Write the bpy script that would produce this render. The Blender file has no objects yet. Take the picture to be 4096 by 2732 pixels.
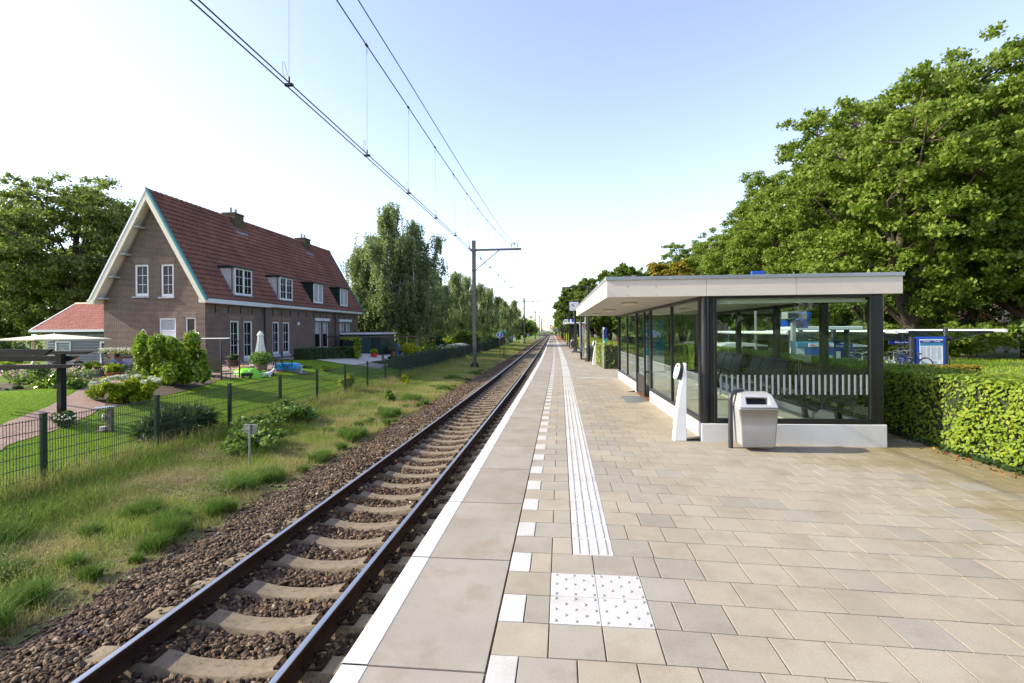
import bpy, bmesh, math, random
import numpy as np
from mathutils import Matrix, Vector, Euler
C = bpy.context.scene.collection
scene = bpy.context.scene
rad = math.radians
random.seed(7); RNG = np.random.default_rng(7)

# ------------------------------------------------------------ camera
cd = bpy.data.cameras.new('camera'); cam = bpy.data.objects.new('camera', cd); C.objects.link(cam)
cd.sensor_width = 36; cd.lens = 17.35; cd.shift_y = -0.01035; cd.clip_end = 6000; cd.clip_start = 0.05
cam.matrix_world = Matrix.Translation((0, 0, 1.69)) @ Matrix.Rotation(math.atan(199/1974), 4, 'Z') @ Matrix.Rotation(rad(90), 4, 'X') @ Matrix.Rotation(-0.008, 4, 'Z')
scene.camera = cam
# ------------------------------------------------------------ sky and sun
SUN_EL, SUN_AZ = rad(30), rad(188)      # azimuth: direction towards the sun, measured from +X counter-clockwise
world = bpy.data.worlds.new('World'); scene.world = world; world.use_nodes = True
wn = world.node_tree; wn.nodes.clear()
sky = wn.nodes.new('ShaderNodeTexSky'); sky.sky_type = 'NISHITA'; sky.sun_disc = False
sky.sun_elevation = SUN_EL; sky.sun_rotation = rad(90) - SUN_AZ
sky.air_density = 1.0; sky.dust_density = 0.9; sky.ozone_density = 2.2; sky.altitude = 0
bg = wn.nodes.new('ShaderNodeBackground'); bg.inputs[1].default_value = 0.15
wo = wn.nodes.new('ShaderNodeOutputWorld')
hs = wn.nodes.new('ShaderNodeHueSaturation'); hs.inputs['Saturation'].default_value = .8
tn = wn.nodes.new('ShaderNodeMix'); tn.data_type = 'RGBA'; tn.blend_type = 'MULTIPLY'; tn.inputs[0].default_value = 1; tn.inputs[7].default_value = (1.05, .985, 1.05, 1)
wn.links.new(sky.outputs[0], hs.inputs['Color']); wn.links.new(hs.outputs[0], tn.inputs[6]); wn.links.new(tn.outputs[2], bg.inputs[0]); wn.links.new(bg.outputs[0], wo.inputs[0])
sl = bpy.data.lights.new('sun', 'SUN'); sl.energy = 3.3; sl.angle = rad(0.5); sl.color = (1.0, 0.92, 0.72)
sun = bpy.data.objects.new('sun', sl); C.objects.link(sun)
sd = Vector((math.cos(SUN_AZ)*math.cos(SUN_EL), math.sin(SUN_AZ)*math.cos(SUN_EL), math.sin(SUN_EL)))
sun.rotation_euler = sd.to_track_quat('Z', 'Y').to_euler()
scene.view_settings.view_transform = 'Standard'; scene.view_settings.look = 'None'
scene.view_settings.gamma = 1; scene.view_settings.exposure = 1.3
scene.render.engine = 'CYCLES'
scene.cycles.max_bounces = 7; scene.cycles.transparent_max_bounces = 24; scene.cycles.caustics_reflective = False; scene.cycles.caustics_refractive = False

# ------------------------------------------------------------ helpers
def tag(o, label=None, cat=None, group=None, kind=None):
    if label: o['label'] = label
    if cat: o['category'] = cat
    if group: o['group'] = group
    if kind: o['kind'] = kind
    return o
def thing(name, label, cat, loc=(0, 0, 0), group=None, rz=0):
    o = bpy.data.objects.new(name, None); C.objects.link(o); o.location = loc; o.rotation_euler = (0, 0, rz)
    o.empty_display_size = 0.1
    return tag(o, label, cat, group)
def org(o):
    v = Vector((0, 0, 0))
    while o is not None: v += Vector(o.location); o = o.parent
    return v
def copy_tree(o, loc=None, rz=None, label=None, parent=None):
    c = o.copy(); C.objects.link(c)
    if parent is not None: c.parent = parent
    if loc is not None: c.location = loc
    if rz is not None: c.rotation_euler = (0, 0, rz)
    if label: c['label'] = label
    for ch in list(o.children): copy_tree(ch, parent=c)
    return c
def npmesh(name, V, Fq, mat, parent=None, smooth=False, loc=None):
    """V (n,3) array; Fq (m,k) array of equal sized faces"""
    me = bpy.data.meshes.new(name)
    V = np.asarray(V, dtype=np.float32); Fq = np.asarray(Fq, dtype=np.int32)
    o0 = np.array(org(parent) if parent is not None else (loc or (0, 0, 0)), dtype=np.float32)
    V = V - o0
    n, k = Fq.shape
    me.vertices.add(len(V)); me.vertices.foreach_set('co', V.ravel())
    me.loops.add(n*k); me.loops.foreach_set('vertex_index', Fq.ravel())
    me.polygons.add(n); me.polygons.foreach_set('loop_start', np.arange(0, n*k, k, dtype=np.int32))
    me.polygons.foreach_set('use_smooth', np.full(n, smooth, dtype=bool))
    me.update(calc_edges=True)
    me.materials.append(mat)
    ob = bpy.data.objects.new(name, me); C.objects.link(ob)
    if parent is not None: ob.parent = parent
    elif loc is not None: ob.location = loc
    return ob
class MB:
    def __init__(s): s.v = []; s.f = []; s.m = []; s.uv = None; s.cm = 0
    def add(s, vs, fs):
        n = len(s.v); s.v += [tuple(p) for p in vs]; s.f += [tuple(i+n for i in f) for f in fs]; s.m += [s.cm]*len(fs); return s
    def bx(s, x0, x1, y0, y1, z0, z1, M=None):
        vs = [Vector(p) for p in ((x0,y0,z0),(x1,y0,z0),(x1,y1,z0),(x0,y1,z0),(x0,y0,z1),(x1,y0,z1),(x1,y1,z1),(x0,y1,z1))]
        if M is not None: vs = [M @ p for p in vs]
        return s.add(vs, [(0,3,2,1),(4,5,6,7),(0,1,5,4),(1,2,6,5),(2,3,7,6),(3,0,4,7)])
    def bc(s, c, d, rz=0, M=None):
        if M is None: M = Matrix.Translation(c) @ Matrix.Rotation(rz, 4, 'Z')
        return s.bx(-d[0]/2, d[0]/2, -d[1]/2, d[1]/2, -d[2]/2, d[2]/2, M)
    def bar(s, a, b, w, h=None):
        """rectangular bar from a to b"""
        a, b = Vector(a), Vector(b); h = h or w; d = b-a; L = d.length
        q = d.to_track_quat('Z', 'Y').to_matrix().to_4x4()
        if abs(d.normalized().z) < .99:
            zx = Vector((0, 0, 1)); x = zx.cross(d).normalized(); y = d.normalized().cross(x)
            q = Matrix((x, y, d.normalized())).transposed().to_4x4()
        return s.bx(-w/2, w/2, -h/2, h/2, 0, L, Matrix.Translation(a) @ q)
    def tube(s, pts, r, n=8, cap=True):
        pts = [Vector(p) for p in pts]; k = len(pts)
        rs = r if isinstance(r, (list, tuple)) else [r]*k
        vs = []; fs = []; px = None
        for i, p in enumerate(pts):
            t = (pts[min(i+1, k-1)] - pts[max(i-1, 0)])
            t = t.normalized() if t.length > 1e-9 else Vector((0, 0, 1))
            if px is None:
                a = Vector((1, 0, 0)) if abs(t.x) < .9 else Vector((0, 1, 0)); px = t.cross(a).normalized()
            else: px = (px - t*px.dot(t)).normalized()
            py = t.cross(px)
            for j in range(n):
                an = 2*math.pi*j/n; vs.append(p + (px*math.cos(an)+py*math.sin(an))*rs[i])
        for i in range(k-1):
            for j in range(n):
                fs.append((i*n+j, i*n+(j+1)%n, (i+1)*n+(j+1)%n, (i+1)*n+j))
        if cap: fs += [tuple(reversed(range(n))), tuple(range((k-1)*n, k*n))]
        return s.add(vs, fs)
    def cyl(s, a, b, r, r2=None, n=12): return s.tube([a, b], [r, r if r2 is None else r2], n)
    def ring(s, c, R, r, ax='x', n=28, m=6):
        vs = []; fs = []
        for i in range(n):
            a = 2*math.pi*i/n
            for j in range(m):
                b = 2*math.pi*j/m; q = R + r*math.cos(b); w = r*math.sin(b)
                p = {'x': (w, q*math.cos(a), q*math.sin(a)), 'y': (q*math.cos(a), w, q*math.sin(a)), 'z': (q*math.cos(a), q*math.sin(a), w)}[ax]
                vs.append((c[0]+p[0], c[1]+p[1], c[2]+p[2]))
                fs.append((i*m+j, ((i+1)%n)*m+j, ((i+1)%n)*m+(j+1)%m, i*m+(j+1)%m))
        return s.add(vs, fs)
    def lathe(s, prof, c=(0, 0, 0), n=20):
        vs = []; fs = []
        for r, z in prof:
            for j in range(n):
                a = 2*math.pi*j/n; vs.append((c[0]+r*math.cos(a), c[1]+r*math.sin(a), c[2]+z))
        for i in range(len(prof)-1):
            for j in range(n): fs.append((i*n+j, i*n+(j+1)%n, (i+1)*n+(j+1)%n, (i+1)*n+j))
        fs += [tuple(reversed(range(n))), tuple(range((len(prof)-1)*n, len(prof)*n))]
        return s.add(vs, fs)
    def ball(s, c, r, n=12, m=8):
        r = r if isinstance(r, (tuple, list)) else (r, r, r)
        prof = [(math.sin(math.pi*i/m), -math.cos(math.pi*i/m)) for i in range(m+1)]
        vs = []; fs = []
        for q, z in prof:
            for j in range(n):
                a = 2*math.pi*j/n; vs.append((c[0]+q*math.cos(a)*r[0], c[1]+q*math.sin(a)*r[1], c[2]+z*r[2]))
        for i in range(m):
            for j in range(n): fs.append((i*n+j, i*n+(j+1)%n, (i+1)*n+(j+1)%n, (i+1)*n+j))
        return s.add(vs, fs)
    def prism(s, poly, a, b, ax='y'):
        """poly of 2D points extruded along ax from a to b"""
        def P(p, t): return {'x': (t, p[0], p[1]), 'y': (p[0], t, p[1]), 'z': (p[0], p[1], t)}[ax]
        n = len(poly); vs = [P(p, a) for p in poly] + [P(p, b) for p in poly]
        fs = [tuple(range(n)), tuple(reversed(range(n, 2*n)))] + [(i, i+n, (i+1)%n+n, (i+1)%n) for i in range(n)]
        return s.add(vs, fs)
    def quad(s, *p): return s.add(p, [tuple(range(len(p)))])
    def build(s, name, mat, parent=None, bevel=0, smooth=False, loc=None, seg=1, sub=0):
        me = bpy.data.meshes.new(name)
        o0 = org(parent) if parent is not None else Vector(loc or (0, 0, 0))
        me.from_pydata([(p[0]-o0.x, p[1]-o0.y, p[2]-o0.z) for p in s.v], [], s.f)
        ms = mat if isinstance(mat, (list, tuple)) else [mat]
        for q in ms: me.materials.append(q)
        if len(ms) > 1: me.polygons.foreach_set('material_index', s.m)
        b = bmesh.new(); b.from_mesh(me); bmesh.ops.recalc_face_normals(b, faces=b.faces)
        if smooth:
            for f in b.faces: f.smooth = True
            for e in b.edges:
                if len(e.link_faces) == 2 and e.calc_face_angle(0) > rad(38): e.smooth = False
        b.to_mesh(me); b.free(); me.update()
        ob = bpy.data.objects.new(name, me); C.objects.link(ob)
        if parent is not None: ob.parent = parent
        elif loc is not None: ob.location = loc
        if bevel:
            md = ob.modifiers.new('bevel', 'BEVEL'); md.width = bevel; md.segments = seg; md.limit_method = 'ANGLE'; md.angle_limit = rad(40)
        if sub:
            md = ob.modifiers.new('sub', 'SUBSURF'); md.levels = sub; md.render_levels = sub
        return ob
def Cv(Y):
    """sideways drift of the line (it bends slowly to the left far away)"""
    a = -.0185*((math.sqrt((Y-23)**2+225)+(Y-23))/2 - 2.5) if Y > 3 else 0.
    if Y > 215: a -= 0.0246*(math.sqrt((Y-290)**2+3600)+(Y-290))/2 - 0.0246*(math.sqrt(75**2+3600)-75)/2
    return a
def smooth(a, b, x):
    t = min(1, max(0, (x-a)/(b-a))); return t*t*(3-2*t)
def garden(u, Y):
    """ground height left of the fence"""
    t = min(1, max(0, (-9.3-u)/6.7))
    return -1.05 + .95*t*(1-smooth(50, 75, Y))
def platz(u): return -.023*max(0, u-.5)
# text to mesh
def text(name, body, size, mat, parent, M, ext=.0015, bold=False, align='CENTER', sx=1):
    cu = bpy.data.curves.new(name, 'FONT'); cu.body = body; cu.size = size; cu.extrude = ext; cu.align_x = align; cu.align_y = 'CENTER'
    if bold: cu.offset = size*.018
    ob = bpy.data.objects.new('tmp', cu)
    me = bpy.data.meshes.new_from_object(ob)
    bpy.data.objects.remove(ob); bpy.data.curves.remove(cu)
    o0 = org(parent)
    M = Matrix.Translation(-o0) @ M @ Matrix.Diagonal((sx, 1, 1, 1))
    me.transform(M); me.materials.clear(); me.materials.append(mat); me.name = name
    t = bpy.data.objects.new(name, me); C.objects.link(t); t.parent = parent
    return t

# ------------------------------------------------------------ materials
def nodes(name):
    m = bpy.data.materials.new(name); m.use_nodes = True; nt = m.node_tree
    return m, nt, nt.nodes['Principled BSDF'], nt.nodes, nt.links
def mix(nt, fac, a, b, mode='MIX'):
    n = nt.nodes.new('ShaderNodeMix'); n.data_type = 'RGBA'; n.blend_type = mode
    for s_, v in ((n.inputs[0], fac), (n.inputs[6], a), (n.inputs[7], b)):
        if hasattr(v, 'is_output'): nt.links.new(v, s_)
        elif isinstance(v, (tuple, list)): s_.default_value = (*v[:3], 1)
        else: s_.default_value = v
    return n.outputs[2]
def noise(nt, scale, detail=3, rough=.55, coord='Object', vec=None, stretch=None):
    n = nt.nodes.new('ShaderNodeTexNoise'); n.inputs['Scale'].default_value = scale; n.inputs['Detail'].default_value = detail; n.inputs['Roughness'].default_value = rough
    if vec is None:
        tc = nt.nodes.new('ShaderNodeTexCoord'); vec = tc.outputs[coord]
    if stretch:
        mp = nt.nodes.new('ShaderNodeMapping'); mp.inputs['Scale'].default_value = stretch; nt.links.new(vec, mp.inputs[0]); vec = mp.outputs[0]
    nt.links.new(vec, n.inputs['Vector']); return n.outputs[0]
def ramp(nt, src, stops):
    r = nt.nodes.new('ShaderNodeValToRGB'); cr = r.color_ramp
    while len(cr.elements) < len(stops): cr.elements.new(.5)
    for e, (p, c) in zip(cr.elements, stops):
        e.position = p; e.color = (*c[:3], 1) if isinstance(c, (tuple, list)) else (c, c, c, 1)
    nt.links.new(src, r.inputs[0]); return r.outputs[0]
def bump(nt, bs, src, strength=.3, dist=.01):
    b = nt.nodes.new('ShaderNodeBump'); b.inputs['Strength'].default_value = strength; b.inputs['Distance'].default_value = dist
    nt.links.new(src, b.inputs['Height'])
    if bs.inputs['Normal'].is_linked:
        nt.links.new(bs.inputs['Normal'].links[0].from_socket, b.inputs['Normal'])
    nt.links.new(b.outputs[0], bs.inputs['Normal'])
def island(nt):
    g = nt.nodes.new('ShaderNodeNewGeometry'); return g.outputs['Random Per Island']
def plain(name, col, rough=.5, metal=0, var=.12, sc=6, bmp=0, bsc=60, spec=.5, coat=0):
    m, nt, bs, N, L = nodes(name)
    k = ramp(nt, noise(nt, sc, 4), [(.3, tuple(c*(1-var) for c in col)), (.7, tuple(min(1, c*(1+var)) for c in col))])
    L.new(k, bs.inputs['Base Color']); bs.inputs['Roughness'].default_value = rough; bs.inputs['Metallic'].default_value = metal
    bs.inputs['Specular IOR Level'].default_value = spec; bs.inputs['Coat Weight'].default_value = coat
    if bmp: bump(nt, bs, noise(nt, bsc, 4), bmp, .004)
    return m
def leafmat(name, stops, rough=.55, trans=.3, big=.35, bigcol=None, spec=.3):
    m, nt, bs, N, L = nodes(name)
    c = ramp(nt, island(nt), stops)
    tc = noise(nt, big, 2, .5)
    c = mix(nt, ramp(nt, tc, [(.38, 0.), (.62, 1.)]), c, bigcol or tuple(x*1.25 for x in stops[-1][1]), 'MIX') if bigcol else c
    L.new(c, bs.inputs['Base Color']); bs.inputs['Roughness'].default_value = rough; bs.inputs['Specular IOR Level'].default_value = spec
    tr = N.new('ShaderNodeBsdfTranslucent'); L.new(mix(nt, .5, c, (.25, .42, .04), 'MIX'), tr.inputs[0])
    ms = N.new('ShaderNodeMixShader'); ms.inputs[0].default_value = trans
    L.new(bs.outputs[0], ms.inputs[1]); L.new(tr.outputs[0], ms.inputs[2]); L.new(ms.outputs[0], N['Material Output'].inputs[0])
    return m
def concrete(name, col, var=.12, spec_=.0, rough=.85, isl=.12, speck=True, stain=None):
    m, nt, bs, N, L = nodes(name)
    c = ramp(nt, noise(nt, 1.7, 5, .6), [(.3, tuple(x*(1-var) for x in col)), (.7, tuple(x*(1+var) for x in col))])
    if isl:
        g = ramp(nt, island(nt), [(0, 1-isl), (1, 1+isl)])
        mu = N.new('ShaderNodeMix'); mu.data_type = 'RGBA'; mu.blend_type = 'MULTIPLY'; mu.inputs[0].default_value = 1
        L.new(c, mu.inputs[6]); L.new(g, mu.inputs[7]); c = mu.outputs[2]
        c = mix(nt, ramp(nt, island(nt), [(.55, 0.), (1., .35)]), c, (col[0]*.95, col[1]*1.0, col[2]*1.12))
    if speck:
        c = mix(nt, ramp(nt, noise(nt, 160, 2, .7), [(.35, .35), (.5, 0.)]), c, tuple(x*.45 for x in col))
        c = mix(nt, ramp(nt, noise(nt, 110, 2, .7), [(.6, 0.), (.75, .35)]), c, tuple(min(1, x*1.5) for x in col))
    if stain: c = mix(nt, ramp(nt, noise(nt, stain[1], 5, .7), [(.5, 0.), (.72, stain[2])]), c, stain[0])
    L.new(c, bs.inputs['Base Color']); bs.inputs['Roughness'].default_value = rough; bs.inputs['Specular IOR Level'].default_value = .3
    bump(nt, bs, noise(nt, 140, 3, .7), .25, .003)
    return m
def brickmat(name, c1, c2, mortar, w=.235, h=.068, mw=.012, off=.5, patch=None, rough=.85, axis='uv'):
    m, nt, bs, N, L = nodes(name)
    tc = N.new('ShaderNodeTexCoord'); g = N.new('ShaderNodeNewGeometry')
    sp = N.new('ShaderNodeSeparateXYZ'); L.new(tc.outputs['Object'], sp.inputs[0])
    ng = N.new('ShaderNodeSeparateXYZ'); L.new(g.outputs['True Normal'], ng.inputs[0])
    ab = N.new('ShaderNodeMath'); ab.operation = 'ABSOLUTE'; L.new(ng.outputs[0], ab.inputs[0])
    gt = N.new('ShaderNodeMath'); gt.operation = 'GREATER_THAN'; gt.inputs[1].default_value = .6; L.new(ab.outputs[0], gt.inputs[0])
    mx = N.new('ShaderNodeMix'); mx.data_type = 'FLOAT'; L.new(gt.outputs[0], mx.inputs[0]); L.new(sp.outputs[0], mx.inputs[2]); L.new(sp.outputs[1], mx.inputs[3])
    cb = N.new('ShaderNodeCombineXYZ'); L.new(mx.outputs[0], cb.inputs[0]); L.new(sp.outputs[2], cb.inputs[1])
    bt = N.new('ShaderNodeTexBrick'); bt.offset = off; bt.inputs['Scale'].default_value = 1
    bt.inputs['Brick Width'].default_value = w; bt.inputs['Row Height'].default_value = h; bt.inputs['Mortar Size'].default_value = mw/2; bt.inputs['Mortar Smooth'].default_value = .2
    bt.inputs['Color1'].default_value = (*c1, 1); bt.inputs['Color2'].default_value = (*c2, 1); bt.inputs['Mortar'].default_value = (*mortar, 1)
    L.new(cb.outputs[0], bt.inputs['Vector'])
    c = mix(nt, ramp(nt, noise(nt, 1.3, 5, .6), [(.35, 0.), (.7, .35)]), bt.outputs[0], tuple(x*.6 for x in c1))
    c = mix(nt, ramp(nt, noise(nt, 25, 3, .6), [(.4, 0.), (.8, .3)]), c, tuple(min(1, x*1.5) for x in c2))
    L.new(c, bs.inputs['Base Color']); bs.inputs['Roughness'].default_value = rough; bs.inputs['Specular IOR Level'].default_value = .25
    inv = N.new('ShaderNodeMath'); inv.operation = 'SUBTRACT'; inv.inputs[0].default_value = 1; L.new(bt.outputs[1], inv.inputs[1])
    bump(nt, bs, inv.outputs[0], .5, .006); bump(nt, bs, noise(nt, 90, 3), .25, .004)
    return m
def glassmat(name, tint=(.75, .88, .8), refl=.0, rough=0):
    m, nt, bs, N, L = nodes(name); N.remove(bs)
    t = N.new('ShaderNodeBsdfTransparent'); t.inputs[0].default_value = (*tint, 1)
    gl = N.new('ShaderNodeBsdfGlossy'); gl.inputs['Roughness'].default_value = rough; gl.inputs[0].default_value = (.95, 1, .97, 1)
    lw = N.new('ShaderNodeLayerWeight'); lw.inputs[0].default_value = .5
    pw = N.new('ShaderNodeMath'); pw.operation = 'POWER'; pw.inputs[1].default_value = 4.2; L.new(lw.outputs['Facing'], pw.inputs[0])
    ad = N.new('ShaderNodeMath'); ad.operation = 'MULTIPLY_ADD'; ad.use_clamp = True; ad.inputs[1].default_value = .9; ad.inputs[2].default_value = .025+refl; L.new(pw.outputs[0], ad.inputs[0])
    ms = N.new('ShaderNodeMixShader'); L.new(ad.outputs[0], ms.inputs[0]); L.new(t.outputs[0], ms.inputs[1]); L.new(gl.outputs[0], ms.inputs[2])
    L.new(ms.outputs[0], N['Material Output'].inputs[0]); return m
M = {}
M['black'] = plain('black_paint', (.012, .013, .015), .32, 0, .2, 8)
M['anthracite'] = plain('anthracite_paint', (.03, .034, .042), .38, .2, .15, 8)
M['white'] = plain('white_paint', (.72, .73, .73), .45, 0, .05, 3)
M['render'] = plain('figure_white', (.66, .66, .65), .8, 0, .05, 1.5, .3, 80)
M['cream'] = plain('cream_paint', (.62, .58, .49), .6, 0, .1, 2)
M['steel'] = plain('galvanised_steel', (.33, .35, .37), .45, .7, .2, 7)
M['grey'] = plain('grey_metal', (.28, .29, .31), .5, .5, .15, 7)
M['lightgrey'] = plain('light_grey_coat', (.4, .4, .405), .42, .3, .07, 5)
M['alu'] = plain('zinc_flashing', (.45, .47, .5), .38, .75, .08, 3)
M['fascia'] = plain('fascia_board', (.64, .57, .49), .75, 0, .04, 2, .15, 200)
M['soffit'] = plain('soffit_board', (.5, .48, .43), .7, 0, .05, 2)
M['blue'] = plain('blue_enamel', (.006, .07, .42), .35, 0, .06, 3)
M['navy'] = plain('navy_enamel', (.01, .03, .16), .35, 0, .06, 3)
M['cyan'] = plain('cyan_print', (.03, .22, .42), .5, 0, .08, 3)
M['red'] = plain('red_enamel', (.55, .03, .02), .4, 0, .08, 3)
M['paper'] = plain('poster_paper', (.75, .77, .78), .6, 0, .03, 5)
M['ink'] = plain('dark_ink', (.05, .06, .09), .6, 0, .1, 5)
M['green_metal'] = plain('dark_green_paint', (.005, .026, .019), .42, .1, .15, 7)
M['green_sign'] = plain('green_enamel', (.0, .25, .13), .4, 0, .05, 4)
M['wood_dark'] = plain('tarred_timber', (.007, .006, .007), .95, 0, .3, 9, .3, 60)
M['wood'] = plain('weathered_timber', (.16, .12, .09), .8, 0, .25, 12, .3, 60)
M['wood_brown'] = plain('brown_timber', (.14, .06, .035), .6, 0, .2, 10)
M['orange_brick'] = plain('terracotta', (.3, .1, .05), .8, 0, .2, 10)
M['cloth_cream'] = plain('cream_canvas', (.62, .56, .43), .85, 0, .06, 4)
M['cloth_white'] = plain('white_canvas', (.68, .68, .62), .85, 0, .06, 8)
M['brownmesh'] = plain('brown_textilene', (.12, .1, .065), .8, 0, .1, 40)
M['lime'] = plain('lime_plastic', (.18, .62, .01), .3, 0, .05, 3)
M['bluebright'] = plain('blue_plastic', (.01, .25, .5), .3, 0, .08, 3)
M['yellow'] = plain('yellow_paint', (.75, .5, .05), .5, 0, .05, 4)
M['skin'] = plain('skin', (.55, .27, .17), .5, 0, .05, 10)
M['darkglass'] = plain('dark_window_glass', (.01, .012, .016), .06, 0, .3, 1.5, spec=.22)
M['curtain'] = plain('curtain_cloth', (.35, .38, .38), .9, 0, .25, 14)
M['rubber'] = plain('tyre_rubber', (.015, .015, .015), .7)
M['bark'] = plain('bark', (.075, .055, .038), .9, 0, .35, 5, .6, 14)
M['soil'] = plain('soil', (.075, .05, .032), .95, 0, .35, 4, .6, 40)
M['floor'] = plain('shelter_floor', (.4, .37, .32), .55, 0, .12, 2)
M['plate'] = plain('aluminium_plate', (.4, .41, .42), .35, .8, .08, 4)
M['glass'] = glassmat('shelter_glass', (.87, .925, .895))
M['clearglass'] = glassmat('clear_glass', (.88, .93, .9))
# ------------------------------------------------------------ foliage helpers
def quads(P, size, nrm=None, flat=0., asp=1.5, rng=RNG):
    """diamond leaves at points P"""
    n = len(P); P = np.asarray(P)
    d = rng.normal(size=(n, 3)); d /= np.linalg.norm(d, axis=1)[:, None]
    if nrm is not None:
        d = d*(1-flat) + np.asarray(nrm)*flat*1.6; d /= np.linalg.norm(d, axis=1)[:, None]
    a = rng.normal(size=(n, 3)); t = np.cross(d, a); t /= np.linalg.norm(t, axis=1)[:, None]; b = np.cross(d, t)
    s = (size*rng.uniform(.65, 1.35, n))[:, None]
    t = t*s*.5*asp; b = b*s*.5
    V = np.empty((n, 4, 3)); V[:, 0] = P-t; V[:, 1] = P-b*.9+t*.1; V[:, 2] = P+t; V[:, 3] = P+b*.9+t*.1
    return V.reshape(-1, 3), np.arange(n*4).reshape(-1, 4)
def leaves(name, P, size, mat, parent=None, nrm=None, flat=0., asp=1.5, loc=None):
    V, Fq = quads(P, size, nrm, flat, asp)
    return npmesh(name, V, Fq, mat, parent, loc=loc)
def ballpts(c, r, n, shell=.5):
    r = np.array(r if isinstance(r, (tuple, list)) else (r, r, r))
    d = RNG.normal(size=(n, 3)); d /= np.linalg.norm(d, axis=1)[:, None]
    q = RNG.uniform(shell, 1, n)[:, None]
    return np.array(c) + d*q*r
def mleaf(name, dark, mid, lite, trans=.3, yellow=None, bigcol=None, **k):
    st = [(0, dark), (.5, mid), (.93, lite)]
    st.append((1., yellow or lite)); return leafmat(name, st, trans=trans, bigcol=bigcol, **k)
L_ = {}
L_['oak'] = mleaf('oak_leaves', (.06, .1, .014), (.13, .195, .022), (.26, .32, .045), .42, bigcol=(.19, .25, .03))
L_['lime'] = mleaf('lime_leaves', (.05, .085, .012), (.085, .135, .018), (.17, .22, .03), .38, (.22, .2, .03))
L_['yellowtree'] = mleaf('yellow_leaves', (.16, .12, .01), (.32, .23, .02), (.45, .33, .04), .3)
L_['birch'] = mleaf('birch_leaves', (.14, .17, .075), (.23, .27, .125), (.4, .43, .24), .5)
L_['alder'] = mleaf('left_tree_leaves', (.075, .1, .03), (.14, .17, .045), (.3, .3, .09), .45)
L_['beech'] = mleaf('beech_hedge_leaves', (.09, .18, .014), (.18, .29, .024), (.38, .44, .05), .42, (.5, .4, .05), bigcol=(.26, .34, .03))
L_['beechlit'] = mleaf('sunlit_beech_leaves', (.14, .2, .012), (.25, .3, .02), (.4, .4, .03), .4, (.5, .3, .03))  # lighter copy of the beech leaves, sunlight on the far hedge put into the colour
L_['dark'] = mleaf('dark_evergreen_leaves', (.018, .04, .012), (.03, .065, .018), (.05, .095, .025), .2)
L_['rhodo'] = mleaf('glossy_shrub_leaves', (.09, .18, .012), (.18, .29, .02), (.38, .45, .04), .3, rough=.3, spec=.6)
L_['bright'] = mleaf('bright_shrub_leaves', (.14, .2, .01), (.25, .32, .015), (.4, .42, .02), .4)
L_['gold'] = mleaf('golden_shrub_leaves', (.3, .32, .01), (.45, .45, .02), (.6, .55, .03), .4)
L_['field'] = mleaf('wild_shrub_leaves', (.07, .13, .03), (.12, .2, .045), (.2, .28, .08), .35)
L_['pink'] = mleaf('pink_petals', (.4, .2, .26), (.6, .36, .42), (.75, .55, .6), .3)
L_['violet'] = mleaf('violet_petals', (.12, .05, .35), (.22, .1, .5), (.35, .2, .6), .3)
L_['whitefl'] = mleaf('white_petals', (.55, .55, .45), (.7, .68, .6), (.8, .78, .75), .3)
L_['redfl'] = mleaf('red_petals', (.5, .03, .01), (.7, .1, .01), (.8, .4, .02), .3)
L_['birchbark'] = plain('birch_bark', (.42, .4, .36), .8, 0, .45, 3)

def branchy(mb, base, top, r0, n=7):
    pts = [Vector(base)]; rs = [r0]; b, t = Vector(base), Vector(top)
    for i in range(1, n+1):
        k = i/n; p = b.lerp(t, k) + Vector((random.uniform(-1, 1), random.uniform(-1, 1), 0))*r0*.9*(1 if i < n else 0)
        pts.append(p); rs.append(r0*(1-k)**.7+.02)
    mb.tube(pts, rs, 8, False); return pts, rs
def oak(name, label, cat, h, r, leaf='oak', size=.2, dens=1.0, zlow=.16, group=None, loc=(0, 0, 0), nlobe=18, flat=.72):
    """crown = big lobes made of many small leaf sprays, joined to the trunk by limbs"""
    t = thing(name, label, cat, (0, 0, 0), group)
    mb = MB(); pts, rs = branchy(mb, (0, 0, -.3), (random.uniform(-.6, .6), random.uniform(-.6, .6), h*.84), h*.022+.05)
    P = []; cz = h*(zlow+1)/2; rz = h*(1-zlow)/2
    for i in range(nlobe):
        k = (i+.5)/nlobe; zz = 1-2*k; an = i*2.399+RNG.uniform(-.5, .5); q = RNG.uniform(.5, .78); rr = math.sqrt(max(0, 1-zz*zz))
        R = r*RNG.uniform(.26, .44); c = np.array([math.cos(an)*rr*r*q*1.05, math.sin(an)*rr*r*q*1.05, cz+zz*rz*RNG.uniform(.6, .86)])
        c[2] = min(c[2], h-R*.7)
        kk = min(len(pts)-2, max(1, int((c[2]/h-.2)*len(pts)))); a_ = pts[kk]; mid = a_.lerp(Vector(c), .5)+Vector((0, 0, -.04*h*random.random()))
        mb.tube([a_, mid, Vector(c)], [rs[kk]*.5, rs[kk]*.3, .05], 6, False)
        for j in range(int(30*dens)):
            d = RNG.normal(size=3); d /= np.linalg.norm(d); w = RNG.uniform(.45, 1.12)
            cc = c+d*np.array([R, R, R*.85])*w; cr = r*RNG.uniform(.05, .105)
            if cc[2] < h*zlow*.7: continue
            n = int(112*(cr/(r*.08))**2); P.append(ballpts(cc, (cr*1.3, cr*1.3, cr*flat), n, .15))
            if j % 6 == 0: mb.tube([Vector(c), Vector(cc)], [.06, .015], 5, False)
    mb.build('trunk', M['bark'], t, smooth=True)
    leaves('crown', np.concatenate(P), size, L_[leaf], t, asp=1.3)
    t.location = loc
    return t
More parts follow.
